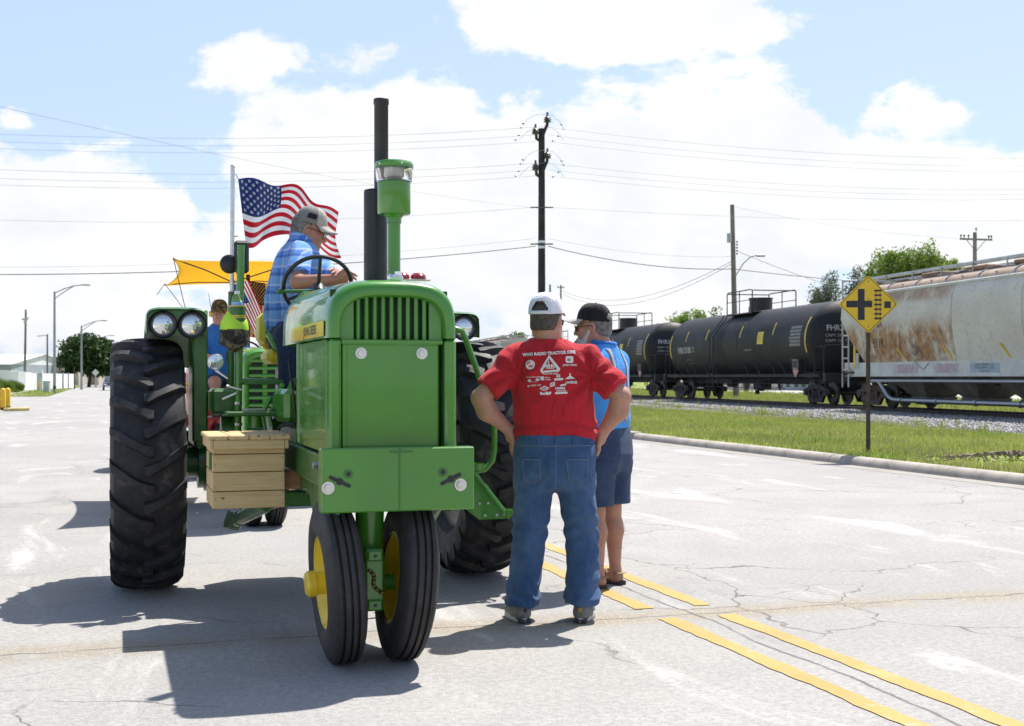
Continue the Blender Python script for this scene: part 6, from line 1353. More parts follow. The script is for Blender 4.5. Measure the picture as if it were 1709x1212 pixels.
def head(c, M_, neck, s=.93, beard=False, neck_r=.062):
    c = A3(c); T = lambda p: c + M_ @ (A3(p) * s); E = lambda p, r, k=.02, op='u': ell(T(p), A3(r) * s, M_, k, op); Cn = lambda p, q, a, b, k=.02: cone(T(p), T(q), a * s, b * s, k)
    P = [E((0, -.012, .035), (.077, .100, .098)), E((0, .035, -.035), (.064, .066, .095), .03), E((0, .082, -.10), (.024, .022, .024), .03), Cn((0, .097, .012), (0, .12, -.028), .009, .0145, .012), E((-.012, .108, -.034), (.011, .012, .009), .01), E((.012, .108, -.034), (.011, .012, .009), .01),
         E((0, .088, .026), (.048, .013, .010), .02), E((0, .099, -.060), (.023, .010, .006), .012), E((0, .096, -.073), (.020, .011, .007), .012), cone(T((0, -.02, -.05)), neck, neck_r, neck_r * 1.12, .04)]
    for sg in (-1, 1): P += [Cn((sg * .052, .0, -.055), (sg * .018, .075, -.10), .024, .02, .03), E((sg * .036, .07, -.028), (.024, .02, .024), .03), E((sg * .030, .103, .004), (.015, .010, .010), .006, 's'), E((sg * .080, -.008, -.004), (.010, .021, .033), .012), E((sg * .086, -.002, -.004), (.006, .011, .020), .004, 's'), E((sg * .030, .0905, .004), (.0115, .0115, .0115), .003)]
    return P, T
def hand(W_, K, F_, side_dir, thumb, s=1.0, curl=(0, 0, 0), lens=(.9, 1.0, .94, .76)):
    """W_ wrist, K centre of the knuckles, F_ where the middle fingertip ends; side_dir runs from little finger to index"""
    W_, K, F_, sd, cu = A3(W_), A3(K), A3(F_), A3(side_dir), A3(curl); sd = sd / np.linalg.norm(sd); P = [cone(W_, W_ * .4 + K * .6, .028 * s, .030 * s, .02)]
    for i, o in enumerate((.031, .0105, -.0105, -.031)):
        k = K + sd * o * s; ln = lens[i]; tip = k + (F_ - K) * ln + sd * o * .25 * s; m1 = k + (tip - k) * .45 + cu * .018 + 0 * sd; m2 = k + (tip - k) * .78 + cu * .012
        P += [cone(W_ + sd * o * .7 * s, k, .0145 * s, .0125 * s, .012), cone(k, m1, .0108 * s, .0098 * s, .003), cone(m1, m2, .0098 * s, .0088 * s, .003), cone(m2, tip, .0088 * s, .0075 * s, .003)]
    b = W_ + (K - W_) * .3 + sd * .026 * s; t = A3(thumb); m = b * .45 + t * .55 + sd * .010; P += [cone(b, m, .0145 * s, .0115 * s, .01), cone(m, t, .0112 * s, .009 * s, .003)]; return P

def skin(name, c, c2):
    n = NB(name); a = n.noise(9, 5, .6); b_ = n.noise(45, 4, .6); cc = n.mix(n.rng(a, .3, .7), c, c2); cc = n.mix(n.rng(b_, .5, .75, 0, .5), cc, tuple(x * .62 for x in c)); hr = n.noise(1, 3, .6, .5, n.mp((260, 260, 60))); cc = n.mix(n.rng(hr, .58, .7, 0, .3), cc, (.10, .06, .04)); n.col(cc).rough(.5); n.set(Subsurface_Weight=.08, Subsurface_Scale=.01); n.b.inputs['Subsurface Radius'].default_value = (1, .35, .2); n.bump(n.noise(160, 3), .12, .002)
skin('skin_red', (.50, .255, .185), (.42, .20, .145)); skin('skin_tan', (.48, .25, .165), (.40, .195, .125)); skin('skin_driver', (.46, .225, .155), (.38, .175, .115))
def cloth(name, c, var=.12, weave=420, rough=.85, sheen=.1):
    n = NB(name); a = n.noise(5, 5, .6); w = n.noise(weave, 2, .5); cc = n.mix(n.rng(a, .3, .7), tuple(x * (1 - var) for x in c), tuple(x * (1 + var) for x in c)); wr = n.M('ABSOLUTE', n.M('SUBTRACT', n.noise(6.5, 5, .55, .6, n.mp((1, 1, .6))), .5)); n.col(cc).rough(rough).bump(n.M('ADD', n.M('MULTIPLY', w, .06), n.M('MULTIPLY', wr, -2.2)), .9, .02); n.set(Specular_IOR_Level=.2, Sheen_Weight=sheen); return n
cloth('shirt_red', (.46, .017, .028)); cloth('shirt_blue', (.065, .30, .72)); cloth('shirt_royal', (.03, .16, .52)); cloth('cap_white', (.72, .71, .76), .03, 300); cloth('cap_black', (.016, .016, .018), .2, 300); cloth('cap_grey', (.20, .195, .185), .08, 260); cloth('cap_tan', (.42, .39, .34), .05, 260); cloth('shorts_navy', (.035, .065, .135), .2, 300); cloth('strap_grey', (.30, .29, .28), .1, 300); cloth('print_shirt', (.74, .68, .68), .08, 500); cloth('brown_cloth', (.10, .06, .04), .2, 300)
def denim(name, c, wash):
    n = NB(name); x = n.xyz(); a = n.noise(4.5, 6, .62); tw = n.N('ShaderNodeTexWave'); tw.inputs['Scale'].default_value = 210; tw.inputs['Distortion'].default_value = 2; tw.inputs['Detail'].default_value = 2; n.L(n.mp((1, 1, 1), (0, .7, 0)), tw.inputs[0])
    v = n.noise(16, 5, .6, 0, n.mp((1, 1, .18))); cc = n.mix(n.rng(a, .34, .72), c, wash); cc = n.mix(n.rng(v, .45, .75, 0, .45), cc, wash); cc = n.mix(n.M('MULTIPLY', tw.outputs[1], .22), cc, tuple(y * .5 for y in c)); wr = n.M('ABSOLUTE', n.M('SUBTRACT', n.noise(7.5, 6, .6, .8, n.mp((1, 1, .75))), .5)); n.col(cc).rough(.9).bump(n.M('ADD', n.M('MULTIPLY', n.M('ADD', tw.outputs[1], n.noise(120, 3)), .05), n.M('MULTIPLY', wr, -2.4)), .6, .014); n.set(Specular_IOR_Level=.15, Sheen_Weight=.12)
denim('denim', (.034, .080, .185), (.085, .155, .29)); denim('denim_dark', (.012, .024, .06), (.025, .045, .10)); denim('denim_short', (.03, .055, .115), (.06, .095, .17))
simple('hair_grey', (.16, .145, .13), .7, 0, .4, 40, bump=.6, bsc=220, bd=.003); simple('hair_brown', (.07, .052, .042), .7, 0, .4, 40, bump=.6, bsc=220, bd=.003); simple('beard_white', (.52, .50, .47), .8, 0, .25, 40, bump=.6, bsc=220, bd=.003); simple('stitch', (.18, .20, .26), .8); simple('shoe_grey', (.17, .165, .155), .8, 0, .3, 25, bump=.3, bsc=150); simple('shoe_dark', (.035, .035, .04), .7, 0, .2, 20); simple('sole_pale', (.42, .42, .40), .7, 0, .1, 20); simple('sandal_tan', (.30, .20, .12), .75, 0, .2, 30); simple('sole_dark', (.06, .045, .038), .8)
def plaid():
    n = NB('plaid'); x = n.xyz(); d = n.M('ADD', n.M('MULTIPLY', x[0], .95), n.M('MULTIPLY', x[1], -.75)); wob = n.M('MULTIPLY', n.M('SUBTRACT', n.noise(7, 4), .5), .03)
    def band(v, per, ph, lo, hi): return n.rng(n.M('SINE', n.M('MULTIPLY', n.M('ADD', n.M('ADD', v, wob), ph), 2 * math.pi / per)), lo, hi)
    c = n.mix(band(x[2], .115, 0, -.1, .15), (.07, .20, .58), (.15, .32, .66)); c = n.mix(n.M('MULTIPLY', band(d, .105, .02, -.1, .15), .5), c, (.22, .40, .74)); c = n.mix(n.M('MULTIPLY', band(x[2], .115, .03, .90, .97), .5), c, (.55, .62, .78)); c = n.mix(n.M('MULTIPLY', band(d, .105, .055, .90, .97), .5), c, (.55, .62, .78)); c = n.mix(n.M('MULTIPLY', band(x[2], .115, .075, .80, .92), .5), c, (.03, .07, .28)); n.col(c).rough(.85); n.bump(n.noise(400, 2), .1, .002)
    n.set(Specular_IOR_Level=.2)
plaid()

def cap(parent, pos, M_, crown, brim, rx=.086, ry=.104, h=.112, opening=True, name='cap', front=None, tilt=0):
    """baseball cap; local +y is the way it faces. returns the crown"""
    pos = Vector(pos); Mx = Matrix(M_.tolist()); T = lambda p: pos + Mx @ Vector(p); nu, nv = 72, 26
    def cp(u, v, o=0):
        f = math.cos(v * math.pi / 2) ** .62; g = math.sin(v * math.pi / 2) ** 1.05; a = 2 * math.pi * u; bulge = 1 + .035 * math.cos(a) * g
        seam = -.0022 * math.exp(-((((a / (math.pi / 3)) + .5) % 1 - .5) * 6) ** 2) if v < .97 else 0
        return T(((rx + o + seam) * math.sin(a) * f, (ry + o + seam) * math.cos(a) * f * bulge, h * g + o * g - .01 * math.cos(a) * (1 - v) * 0))
    b = MB(); ids = {}
    for o in (0, -.0025):
        base = len(b.v)
        for i in range(nu):
            for j in range(nv): b.v.append(tuple(cp(i / nu, j / (nv - 1), o)))
        for i in range(nu):
            for j in range(nv - 1):
                a = 2 * math.pi * (i + .5) / nu; v = (j + .5) / (nv - 1)
                if opening and ((a - math.pi) / .56) ** 2 + (v / .46) ** 2 < 1: continue
                i2 = (i + 1) % nu; q = (base + i * nv + j, base + i * nv + j + 1, base + i2 * nv + j + 1, base + i2 * nv + j)
                b.f.append(q if o == 0 else q[::-1]); b.m.append(1 if (front and math.cos(a) > .42) else 0)
    cr = b.build(name, [MT[crown], MT[front or crown]], parent, sharp=60)
    b = MB(); W_ = 1.12
    def bp(u, v, o):
        a = W_ * (2 * u - 1); e = .078 * v * (math.cos(a * 1.15) ** .55 if abs(a) < 1.3 else 0); x = rx * math.sin(a) * (1 + .03 * v); y = ry * math.cos(a) + e; z = .004 - .020 * v * .9 - .020 * (math.sin(a) ** 2) * (.3 + v) + o; return T((x, y, z))
    b.grid(lambda u, v: bp(u, v, .002), 22, 8); b.grid(lambda u, v: bp(1 - u, v, -.0025), 22, 8); b.tube([bp(u / 21, 1, 0) for u in range(22)], .0028, 6); b.build('brim', MT[brim], cr, sharp=60)
    if opening: b = MB(); b.grid(lambda u, v: T(((rx + .001) * math.sin(math.pi + .62 * (2 * u - 1)), (ry + .001) * math.cos(math.pi + .62 * (2 * u - 1)), .002 + .019 * v)), 14, 3); st = b.build('strap', MT[crown], cr); md = st.modifiers.new('thick', 'SOLIDIFY'); md.thickness = .003
    b = MB(); b.ball(T((0, -.0, h)), (.008, .008, .005), 10, 6); b.build('button', MT[crown], cr); return cr
def glasses(parent, T, dark=True, name='glasses'):
    b = MB(); m = MT['black_plastic']
    for sg in (-1, 1):
        b.tube([T((sg * .032 + .026 * math.cos(a), .117 - .012 * abs(math.cos(a)) * (1 if sg * math.cos(a) > 0 else .2), .003 + .019 * math.sin(a))) for a in [2 * math.pi * i / 20 for i in range(20)]], .0022, 6, closed=True)
        b.tube([T((sg * .060, .108, .008)), T((sg * .080, .05, .01)), T((sg * .085, -.005, .008)), T((sg * .083, -.02, -.008))], .0025, 6)
    b.tube([T((-.007, .120, .006)), T((.007, .120, .006))], .002, 6); g = b.build(name, m, parent)
    for sg in (-1, 1): b = MB(); b.add([T((sg * .032 + .025 * math.cos(a), .116 - .012 * abs(math.cos(a)) * (1 if sg * math.cos(a) > 0 else .2), .003 + .018 * math.sin(a))) for a in [2 * math.pi * i / 20 for i in range(20)]], [tuple(range(20))]); b.build('lens', MT['window_dark'] if dark else MT['clear_glass'], g, smooth=False)
def bvh_of(o):
    me = o.data; return BVHTree.FromPolygons([v.co.copy() for v in me.vertices], [tuple(p.vertices) for p in me.polygons])
def onto(bv, x, z, y0=-1.0, d=(0, 1, 0), off=.003):
    hit = bv.ray_cast(Vector((x, y0, z)), Vector(d)); return None if hit[0] is None else hit[0] + hit[1] * off if hit[1].dot(Vector(d)) < 0 else hit[0] - hit[1] * off
def print_on(bv, name, parts, mat, parent, off=.0025):
    """flat artwork (list of (verts2d, faces)) pressed onto a cloth"""
    b = MB()
    for vs, fs in parts:
        if not vs: continue
        me = bpy.data.meshes.new('t'); me.from_pydata([(v[0], v[1], 0) for v in vs], [], fs); bm = bmesh.new(); bm.from_mesh(me); bmesh.ops.triangulate(bm, faces=bm.faces)
        for _ in range(3):
            lng = [e for e in bm.edges if e.calc_length() > .02]
            if lng: bmesh.ops.subdivide_edges(bm, edges=lng, cuts=1); bmesh.ops.triangulate(bm, faces=[f for f in bm.faces if len(f.verts) > 3])
        bm.verts.ensure_lookup_table(); P = [onto(bv, v.co.x, v.co.y, off=off) for v in bm.verts]
        if all(p is not None for p in P): b.add(P, [tuple(v.index for v in f.verts) for f in bm.faces])
        bm.free(); bpy.data.meshes.remove(me)
    return b.build(name, mat, parent, smooth=False)
def line_on(bv, pts, r, off=.002, n=24):
    out = []
    for i in range(len(pts) - 1):
        for j in range(n):
            t = j / n; p = onto(bv, pts[i][0] + (pts[i + 1][0] - pts[i][0]) * t, pts[i][1] + (pts[i + 1][1] - pts[i][1]) * t, off=off)
            if p is not None: out.append(p)
    return out
def folds_shirt(amp, sc=(7, 7, 4), z0=None):
    def f(V): n1 = vnoise(V * np.array(sc) + 3.3); n2 = vnoise(V * np.array(sc) * 2.3 + 9); return amp * (1 - 2 * np.abs(n1)) * .6 + amp * .5 * n2
    return f
def hair_prims(c, M_, s, lo=-.05, thick=.006):
    T = lambda p: A3(c) + M_ @ (A3(p) * s); return T

# ---- man in the red shirt, seen from behind, hands on hips
m1 = empty('person', ((925 - CX) / 299, 7.2, 0), 0, 'person in red printed t-shirt, blue jeans and white cap standing hands on hips', 'person')
Hm = rotm(R(-22), R(-4)); hp, HT = head((-.043, .0, 1.662), Hm, (-.035, -.005, 1.53), 1.05, neck_r=.064)
SL, EL, WLf = (-.215, .0, 1.455), (-.408, -.075, 1.235), (-.25, .0, 1.055); SRt, ER, WRt = (.195, .0, 1.455), (.365, -.075, 1.245), (.272, .01, 1.045)
bd = hp + [cone((-.03, .0, 1.44), (-.01, .03, 1.05), .09, .14, .05), cone(SL, (-.03, .0, 1.44), .045, .05, .03), cone(SRt, (-.03, .0, 1.44), .045, .05, .03),
           cone(SL, EL, .058, .050, .03), cone(EL, (-.375, -.055, 1.165), .050, .054, .03), cone((-.375, -.055, 1.165), WLf, .053, .032, .03), cone(SRt, ER, .058, .052, .03), cone(ER, (.355, -.05, 1.17), .052, .055, .03), cone((.355, -.05, 1.17), WRt, .054, .033, .03),
           cone((-.09, .0, 1.0), (-.125, .0, .5), .08, .055, .05), cone((-.125, 0, .5), (-.172, -.02, .06), .055, .04, .03), cone((.10, .0, 1.0), (.135, .0, .5), .08, .055, .05), cone((.135, 0, .5), (.152, -.02, .06), .055, .04, .03)]
bd += hand(WLf, (-.232, .005, .985), (-.224, .02, .902), (-.15, 1, .1), (-.205, .078, 1.005), 1.06, (-.5, -.2, 0)) + hand(WRt, (.248, .005, .972), (.228, .02, .893), (.15, 1, .1), (.20, .075, .985), 1.06, (.5, -.2, 0))
sculpt('body', bd, .0062, MT['skin_red'], m1)
torso = [(.985, .012, .03, .228, .168), (1.03, .008, .03, .232, .176), (1.10, .0, .035, .232, .186), (1.20, -.006, .03, .226, .178), (1.30, -.01, .02, .220, .160), (1.39, -.012, .005, .222, .142), (1.45, -.012, -.005, .205, .126), (1.495, -.02, -.015, .165, .108), (1.525, -.03, -.016, .118, .094), (1.548, -.035, -.012, .094, .086), (1.558, -.036, -.01, .090, .084)]
def f1(V):
    n1 = vnoise(V * np.array((6, 6, 3.2)) + 3.3); n2 = vnoise(V * np.array((13, 13, 8)) + 9); x, z = V[:, 0], V[:, 2]
    g = .0075 * (1 - 2 * np.abs(n1)) + .0035 * n2
    # strain folds running from the armpits, horizontal pleats above the hem
    for sx in (-1, 1): r = np.hypot(x - sx * .2 + .01, z - 1.36); a = np.arctan2(z - 1.36, -(sx) * (x - sx * .2)); g = g + .009 * np.sin(a * 9 + n1 * 2.5) * np.exp(-(r - .09) ** 2 / .007)
    g = g + .008 * np.sin(z * 80 + n1 * 5 + x * 7) * np.exp(-((z - 1.06) / .06) ** 2) * (np.abs(x) < .27); return g
sh = [loft(torso, .03, 2.35), cone((-.10, -.01, 1.495), (-.21, 0, 1.45), .055, .074, .05), cone((.07, -.01, 1.495), (.19, 0, 1.45), .055, .074, .05), cone((-.205, 0, 1.455), (-.375, -.058, 1.278), .080, .083, .035, True), cone((.185, 0, 1.455), (.338, -.058, 1.285), .080, .083, .035, True)]
shirt1 = sculpt('t_shirt', sh, .0075, MT['shirt_red'], m1, f1)
b = MB(); b.tube([(-.036 + .086 * math.cos(a), -.01 + .081 * math.sin(a), 1.556 + .006 * math.sin(a)) for a in [2 * math.pi * i / 40 for i in range(40)]], .008, 8, closed=True, flat=1.4); b.build('collar', MT['shirt_red'], shirt1)
bv = bvh_of(shirt1); X0 = -.012
def tx(t, s_, x, z, rot=0, bold=.001, sx=1):
    vs, fs = text_mb(t, s_, bold, sx); c, q = math.cos(rot), math.sin(rot); return ([(x + v.x * c - v.y * q, z + v.x * q + v.y * c) for v in vs], fs)
def disc(x, z, rx, rz=None, n=24, rag=0): rz = rz or rx; return ([(x + (rx + rag * math.sin(i * 2.7)) * math.cos(2 * math.pi * i / n), z + (rz + rag * math.cos(i * 3.1)) * math.sin(2 * math.pi * i / n)) for i in range(n)], [tuple(range(n))])
def rect(x0, x1, z0, z1, k=0): return ([(x0, z0), (x1, z0 + k), (x1, z1 + k), (x0, z1)], [(0, 1, 2, 3)])
q = 1 / 9.494 / 299          # one unit of the enlarged shirt print, in metres
def sxy(px, pz): return ((px / 9.494 + 820 - 925) / 299, (1035 - (555 + pz / 9.494)) / 299 + .0)
art = []
def T_(t, px, pz, hpx, rot=0, bold=.0008, sx=1): x, z = sxy(px, pz); art.append(tx(t, hpx * q * 1.35, x, z, rot, bold, sx))
T_('WHO RADIO TRACTOR RIDE', 905, 352, 46, .055, .0013, 1.0)
tri = [(905, 372), (1078, 590), (1062, 632), (785, 655), (765, 612)]; inn = [(905, 432), (1030, 600), (1022, 602), (806, 622), (802, 618)]
o_ = [sxy(*p) for p in tri]; i_ = [sxy(*p) for p in inn]; art.append((o_ + i_, [(k, (k + 1) % 5, 5 + (k + 1) % 5, 5 + k) for k in range(5)]))
T_('WHO', 915, 550, 52, .02, .0014, 1.1); x, z = sxy(898, 500); art.append(rect(x - .0025, x + .0025, z - .012, z + .012)); x, z = sxy(920, 582); art.append(rect(x - .022, x + .022, z - .002, z + .002))
T_('TRACTOR RIDE', 920, 668, 26, .03, .0004)
x, z = sxy(615, 530); a_ = disc(x, z, .0245, .0255, 40, .0028); art.append((a_[0] + disc(x, z + .004, .0175, .016, 40)[0], [(k, (k + 1) % 40, 40 + (k + 1) % 40, 40 + k) for k in range(40)])); T_('GR', 608, 512, 60, 0, .0012, 1.1); T_('TOUR', 615, 585, 26, 0, .0005)
x, z = sxy(1222, 447); rr_ = []
for qd in range(4):
    for i in range(6): a = math.pi / 2 * qd + math.pi / 2 * i / 5; rr_.append((x + math.copysign(.0135, math.cos(math.pi / 4 + math.pi / 2 * qd)) + .008 * math.cos(a), z + math.copysign(.0105, math.sin(math.pi / 4 + math.pi / 2 * qd)) + .008 * math.sin(a)))
n_ = len(rr_); inner = [(x - .0025 + (p[0] - x) * .42, z - .001 + (p[1] - z) * .34) for p in rr_]; art.append((rr_ + inner, [(k, (k + 1) % n_, n_ + (k + 1) % n_, n_ + k) for k in range(n_)])); art.append(rect(x - .008, x + .004, z - .004, z - .0015, .002)); T_('JOHN DEERE', 1228, 535, 30, .02, .0006, .95)
T_('FARM TRUCKS', 660, 722, 24, .03, .0003); x, z = sxy(600, 778); art.append(disc(x, z, .010, .0055)); x, z = sxy(725, 765); art.append(disc(x, z, .011, .0075)); x, z = sxy(660, 805); art.append(rect(x - .024, x + .022, z, z + .0015, .003)); x, z = sxy(590, 860); art.append(disc(x, z, .006, .006, 10, .002)); T_('VAN - CO', 700, 848, 26, .04, .0004)
x, z = sxy(800, 742); art.append(rect(x - .010, x + .010, z - .011, z + .011)); T_('Farm', 880, 728, 24, .03, .0003); T_('Credit', 886, 760, 24, .03, .0003)
x, z = sxy(1048, 705); art.append(rect(x - .010, x - .005, z - .009, z + .009)); art.append(rect(x + .005, x + .010, z - .009, z + .009)); art.append(rect(x - .005, x + .005, z + .005, z + .009)); art.append(disc(x, z - .001, .004)); x, z = sxy(1055, 758); art.append(rect(x - .025, x + .024, z - .006, z + .006, .002))
x, z = sxy(1232, 725); art.append(([(x - .030, z - .011), (x + .030, z - .009), (x + .004, z + .010), (x + .003, z + .024), (x - .004, z + .024), (x - .005, z + .010)], [(0, 1, 2, 3, 4, 5)])); T_('LANDUS', 1248, 805, 34, .04, .0010)
x, z = sxy(958, 835); art.append(([(x - .015, z - .015), (x + .013, z - .008), (x + .015, z + .015), (x - .013, z + .008), (x - .011, z - .010), (x + .010, z - .005), (x + .011, z + .010), (x - .010, z + .005)], [(0, 1, 5, 4), (1, 2, 6, 5), (2, 3, 7, 6), (3, 0, 4, 7)])); T_('24', 958, 837, 40, .25, .0008)
x, z = sxy(830, 897); dm = [(-.028, 0), (0, -.0145), (.028, .001), (0, .0145)]; art.append(([(x + p, z + q_) for p, q_ in dm] + [(x + p * .72, z + q_ * .6) for p, q_ in dm], [(k, (k + 1) % 4, 4 + (k + 1) % 4, 4 + k) for k in range(4)])); T_('COOP', 830, 898, 22, .02, .0004, 1.2); T_('Barilla', 838, 975, 44, .02, .0014, 1.0); x, z = sxy(920, 965); art.append(disc(x, z, .006, .007))
x, z = sxy(1125, 858); art.append(rect(x - .016, x + .016, z - .002, z + .007, .005)); T_('HARDI', 1075, 895, 34, .03, .0010, 1.1); x, z = sxy(1092, 955); art.append(rect(x - .034, x + .034, z - .0105, z - .0005, .003)); T_('SPRAYER', 1092, 935, 24, .03, .0004, 1.2)
print_on(bv, 'print', art, MT['print_shirt'], shirt1)
def f2(V):
    n1 = vnoise(V * np.array((8, 8, 3)) + 1.7); n2 = vnoise(V * np.array((14, 14, 10)) + 5); z = V[:, 2]
    g = .009 * (1 - 2 * np.abs(n1)) + .004 * n2; lowm = np.clip((.34 - z) / .3, 0, 1); g = g + .012 * np.sin(z * 60 + n1 * 6 + V[:, 0] * 9) * lowm * (z > .12); kn = np.exp(-((z - .5) / .09) ** 2); g = g + .007 * np.sin(z * 70 + n1 * 7) * kn; g = g + .003 * np.sin(z * 60 + np.abs(V[:, 0]) * 50 + n1 * 4) * np.exp(-((z - .76) / .07) ** 2); return g
jn = [loft([(.735, .0, -.0, .200, .135), (.78, .0, -.012, .214, .152), (.84, .0, -.02, .222, .165), (.92, .002, -.015, .224, .164), (.99, .004, .0, .218, .155), (1.03, .004, .01, .214, .152)], .05, 2.5),
      loft([(.085, -.178, -.025, .092, .120), (.10, -.180, -.025, .096, .122), (.14, -.178, -.02, .095, .108), (.24, -.168, -.012, .086, .096), (.38, -.148, -.002, .086, .096), (.50, -.134, .0, .090, .100), (.62, -.124, -.004, .098, .110), (.70, -.116, -.008, .104, .122), (.80, -.106, -.01, .112, .13)], .045, 2.2), loft([(.098, .158, -.025, .092, .118), (.115, .160, -.025, .097, .120), (.16, .158, -.02, .094, .106), (.26, .160, -.012, .086, .096), (.38, .158, -.002, .086, .096), (.50, .150, .0, .090, .100), (.62, .136, -.004, .098, .110), (.70, .124, -.008, .104, .122), (.80, .110, -.01, .112, .13)], .045, 2.2)]
jeans = sculpt('jeans', jn, .0078, MT['denim'], m1, f2); bj = bvh_of(jeans)
for pts in ([(-.178, .905), (-.085, .905), (-.075, .80), (-.115, .775), (-.168, .795), (-.178, .905)], [(.055, .905), (.175, .905), (.178, .80), (.125, .772), (.075, .795), (.055, .905)]):
    m = MB(); P_ = [(pts[0][0] + (pts[1][0] - pts[0][0]) * i / 8, pts[0][1]) for i in range(9)]
    art_ = [([p for p in pts[:-1]], [tuple(range(5))])]; pk = print_on(bj, 'pocket', art_, MT['denim'], jeans, .0035); L_ = line_on(bj, [(x * .97 + (pts[0][0] + pts[1][0]) / 2 * .03, z - .004) for x, z in pts], .0012, .0042); b = MB()
    if len(L_) > 3: b.tube(L_, .0016, 5); b.build('stitching', MT['stitch'], pk)
for pts in ([(-.20, .975), (.205, .975)], [(.004, .975), (.0, .72)]): L_ = line_on(bj, pts, .001, .001, 50); b = MB(); b.tube(L_, .0018, 5); b.build('seam', MT['stitch'], jeans)
for x in (-.09, .004, .10): p = onto(bj, x, .995, off=.004); b = MB(); b.box(p, (.012, .008, .05), bev=.002); b.build('belt_loop', MT['denim'], jeans)
b = MB(); b.box((.225, .0, .935), (.032, .07, .085), (0, .15, .3), .012); b.build('phone_pouch', MT['black_plastic'], m1)
def shoe(c, yaw, parent, up='shoe_grey', sole='sole_pale'):
    M_ = rotm(yaw); c = A3(c); T = lambda p: c + M_ @ A3(p); o = sculpt('shoe', [cone(T((0, -.075, .055)), T((0, .0, .055)), .042, .045, .03), cone(T((0, .0, .05)), T((0, .13, .04)), .045, .040, .03), cone(T((0, -.07, .05)), T((0, -.06, .10)), .040, .040, .03)], .006, MT[up], parent)
    P_ = []
    for i in range(24): a = 2 * math.pi * i / 24; P_.append(T((.047 * math.cos(a) * (1.06 if math.sin(a) > 0 else .92), .03 + .148 * math.copysign(abs(math.sin(a)) ** .8, math.sin(a)), 0)))
    b = MB(); n = 24; lay = [(.0, .94), (.006, 1.02), (.012, 1.02), (.030, .98), (.034, .94)]; cc = Vector(T((0, .03, 0))); vs = []
    for z, s_ in lay: vs += [(cc.x + (p[0] - cc.x) * s_, cc.y + (p[1] - cc.y) * s_, c[2] + z) for p in P_]
    b.add(vs, [(j * n + i, j * n + (i + 1) % n, (j + 1) * n + (i + 1) % n, (j + 1) * n + i) for j in range(len(lay) - 1) for i in range(n)] + [tuple(range(n - 1, -1, -1)), tuple(range((len(lay) - 1) * n, len(lay) * n))]); b.build('sole', MT[sole], o)
    b = MB(); b.box(T((0, -.105, .012)), (.075, .03, .02), (0, 0, yaw), .005); b.build('heel_insert', MT['shoe_dark'], o); b = MB(); b.box(T((0, -.118, .07)), (.018, .006, .03), (.1, 0, yaw), .002); b.build('heel_tab', MT['bronze'] if c[0] > 0 else MT['shoe_dark'], o); return o
shoe((-.20, -.035, .002), R(18), m1); shoe((.165, -.03, .002), R(-14), m1)
hc_ = A3((-.043, .0, 1.662)); ht = sculpt('hair', [ell(hc_ + Hm @ A3((0, -.016, .028)) * 1.05, A3((.0805, .1015, .098)) * 1.05, Hm, .01), ell(hc_ + Hm @ A3((0, -.06, -.035)) * 1.05, A3((.066, .05, .04)) * 1.05, Hm, .03), ell(hc_ + Hm @ A3((0, .11, -.02)), A3((.2, .10, .2)), Hm, .01, 's'), ell(hc_ + Hm @ A3((0, .0, -.142)), A3((.2, .2, .095)), Hm, .01, 's')], .006, MT['hair_brown'], m1)
cap(m1, HT((0, -.008, .042)), rotm(R(-22), R(5)), 'cap_white', 'cap_white', .099, .116, .119); glasses(m1, HT, False)
b = MB(); b.tube([A3(WLf) + A3((.005, 0, .006)) + .036 * A3((math.cos(a) * .8, math.sin(a), math.cos(a) * .55)) for a in [2 * math.pi * i / 24 for i in range(24)]], .006, 6, closed=True); b.build('watch_band', MT['strap_grey'], m1)

# ---- man in the bright blue shirt, turned away to the left
m2 = empty('person', ((1008 - CX) / 258, 8.34, 0), R(56), 'person in bright blue shirt, denim shorts, black cap and sandals behind the red shirt', 'person')
H2 = rotm(R(16), R(-4)); hp2, HT2 = head((.0, .075, 1.675), H2, (.0, .0, 1.52), 1.04, neck_r=.06)
b2 = hp2 + [cone((0, 0, 1.43), (0, .02, 1.05), .085, .13, .05), cone((-.19, 0, 1.43), (.19, 0, 1.43), .045, .045, .03)]
for sx in (-1, 1):
    S0, E0, W0 = (sx * .20, 0, 1.44), (sx * .25, .06, 1.19), (sx * .13, .27, 1.12)
    b2 += [cone(S0, E0, .055, .046, .03), cone(E0, W0, .047, .030, .03)] + hand(W0, (sx * .075, .315, 1.13), (sx * .01, .335, 1.135), (0, .3, 1), (sx * .06, .31, 1.19), 1.0, (-sx * .3, .1, -.4))
    b2 += [cone((sx * .10, 0, .95), (sx * .105, .0, .50), .09, .058, .05), cone((sx * .105, .0, .50), (sx * .11, -.012, .36), .055, .060, .03), cone((sx * .11, -.012, .36), (sx * .112, -.02, .10), .060, .036, .04), cone((sx * .112, -.025, .10), (sx * .112, -.035, .045), .036, .036, .02), cone((sx * .112, -.03, .05), (sx * .125, .09, .042), .036, .032, .03), cone((sx * .125, .09, .042), (sx * .13, .15, .036), .036, .028, .02)]
sculpt('body', b2, .0068, MT['skin_tan'], m2)
s2 = [loft([(1.0, 0, .01, .205, .150), (1.08, 0, .02, .215, .168), (1.2, 0, .02, .21, .165), (1.32, 0, .005, .208, .145), (1.42, 0, -.005, .205, .125), (1.48, 0, -.008, .17, .10), (1.53, 0, -.005, .10, .082), (1.565, 0, .0, .078, .075), (1.575, 0, .0, .075, .073)], .03)] + [cone((sx * .185, 0, 1.455), (sx * .238, .045, 1.245), .076, .080, .03, True) for sx in (-1, 1)]
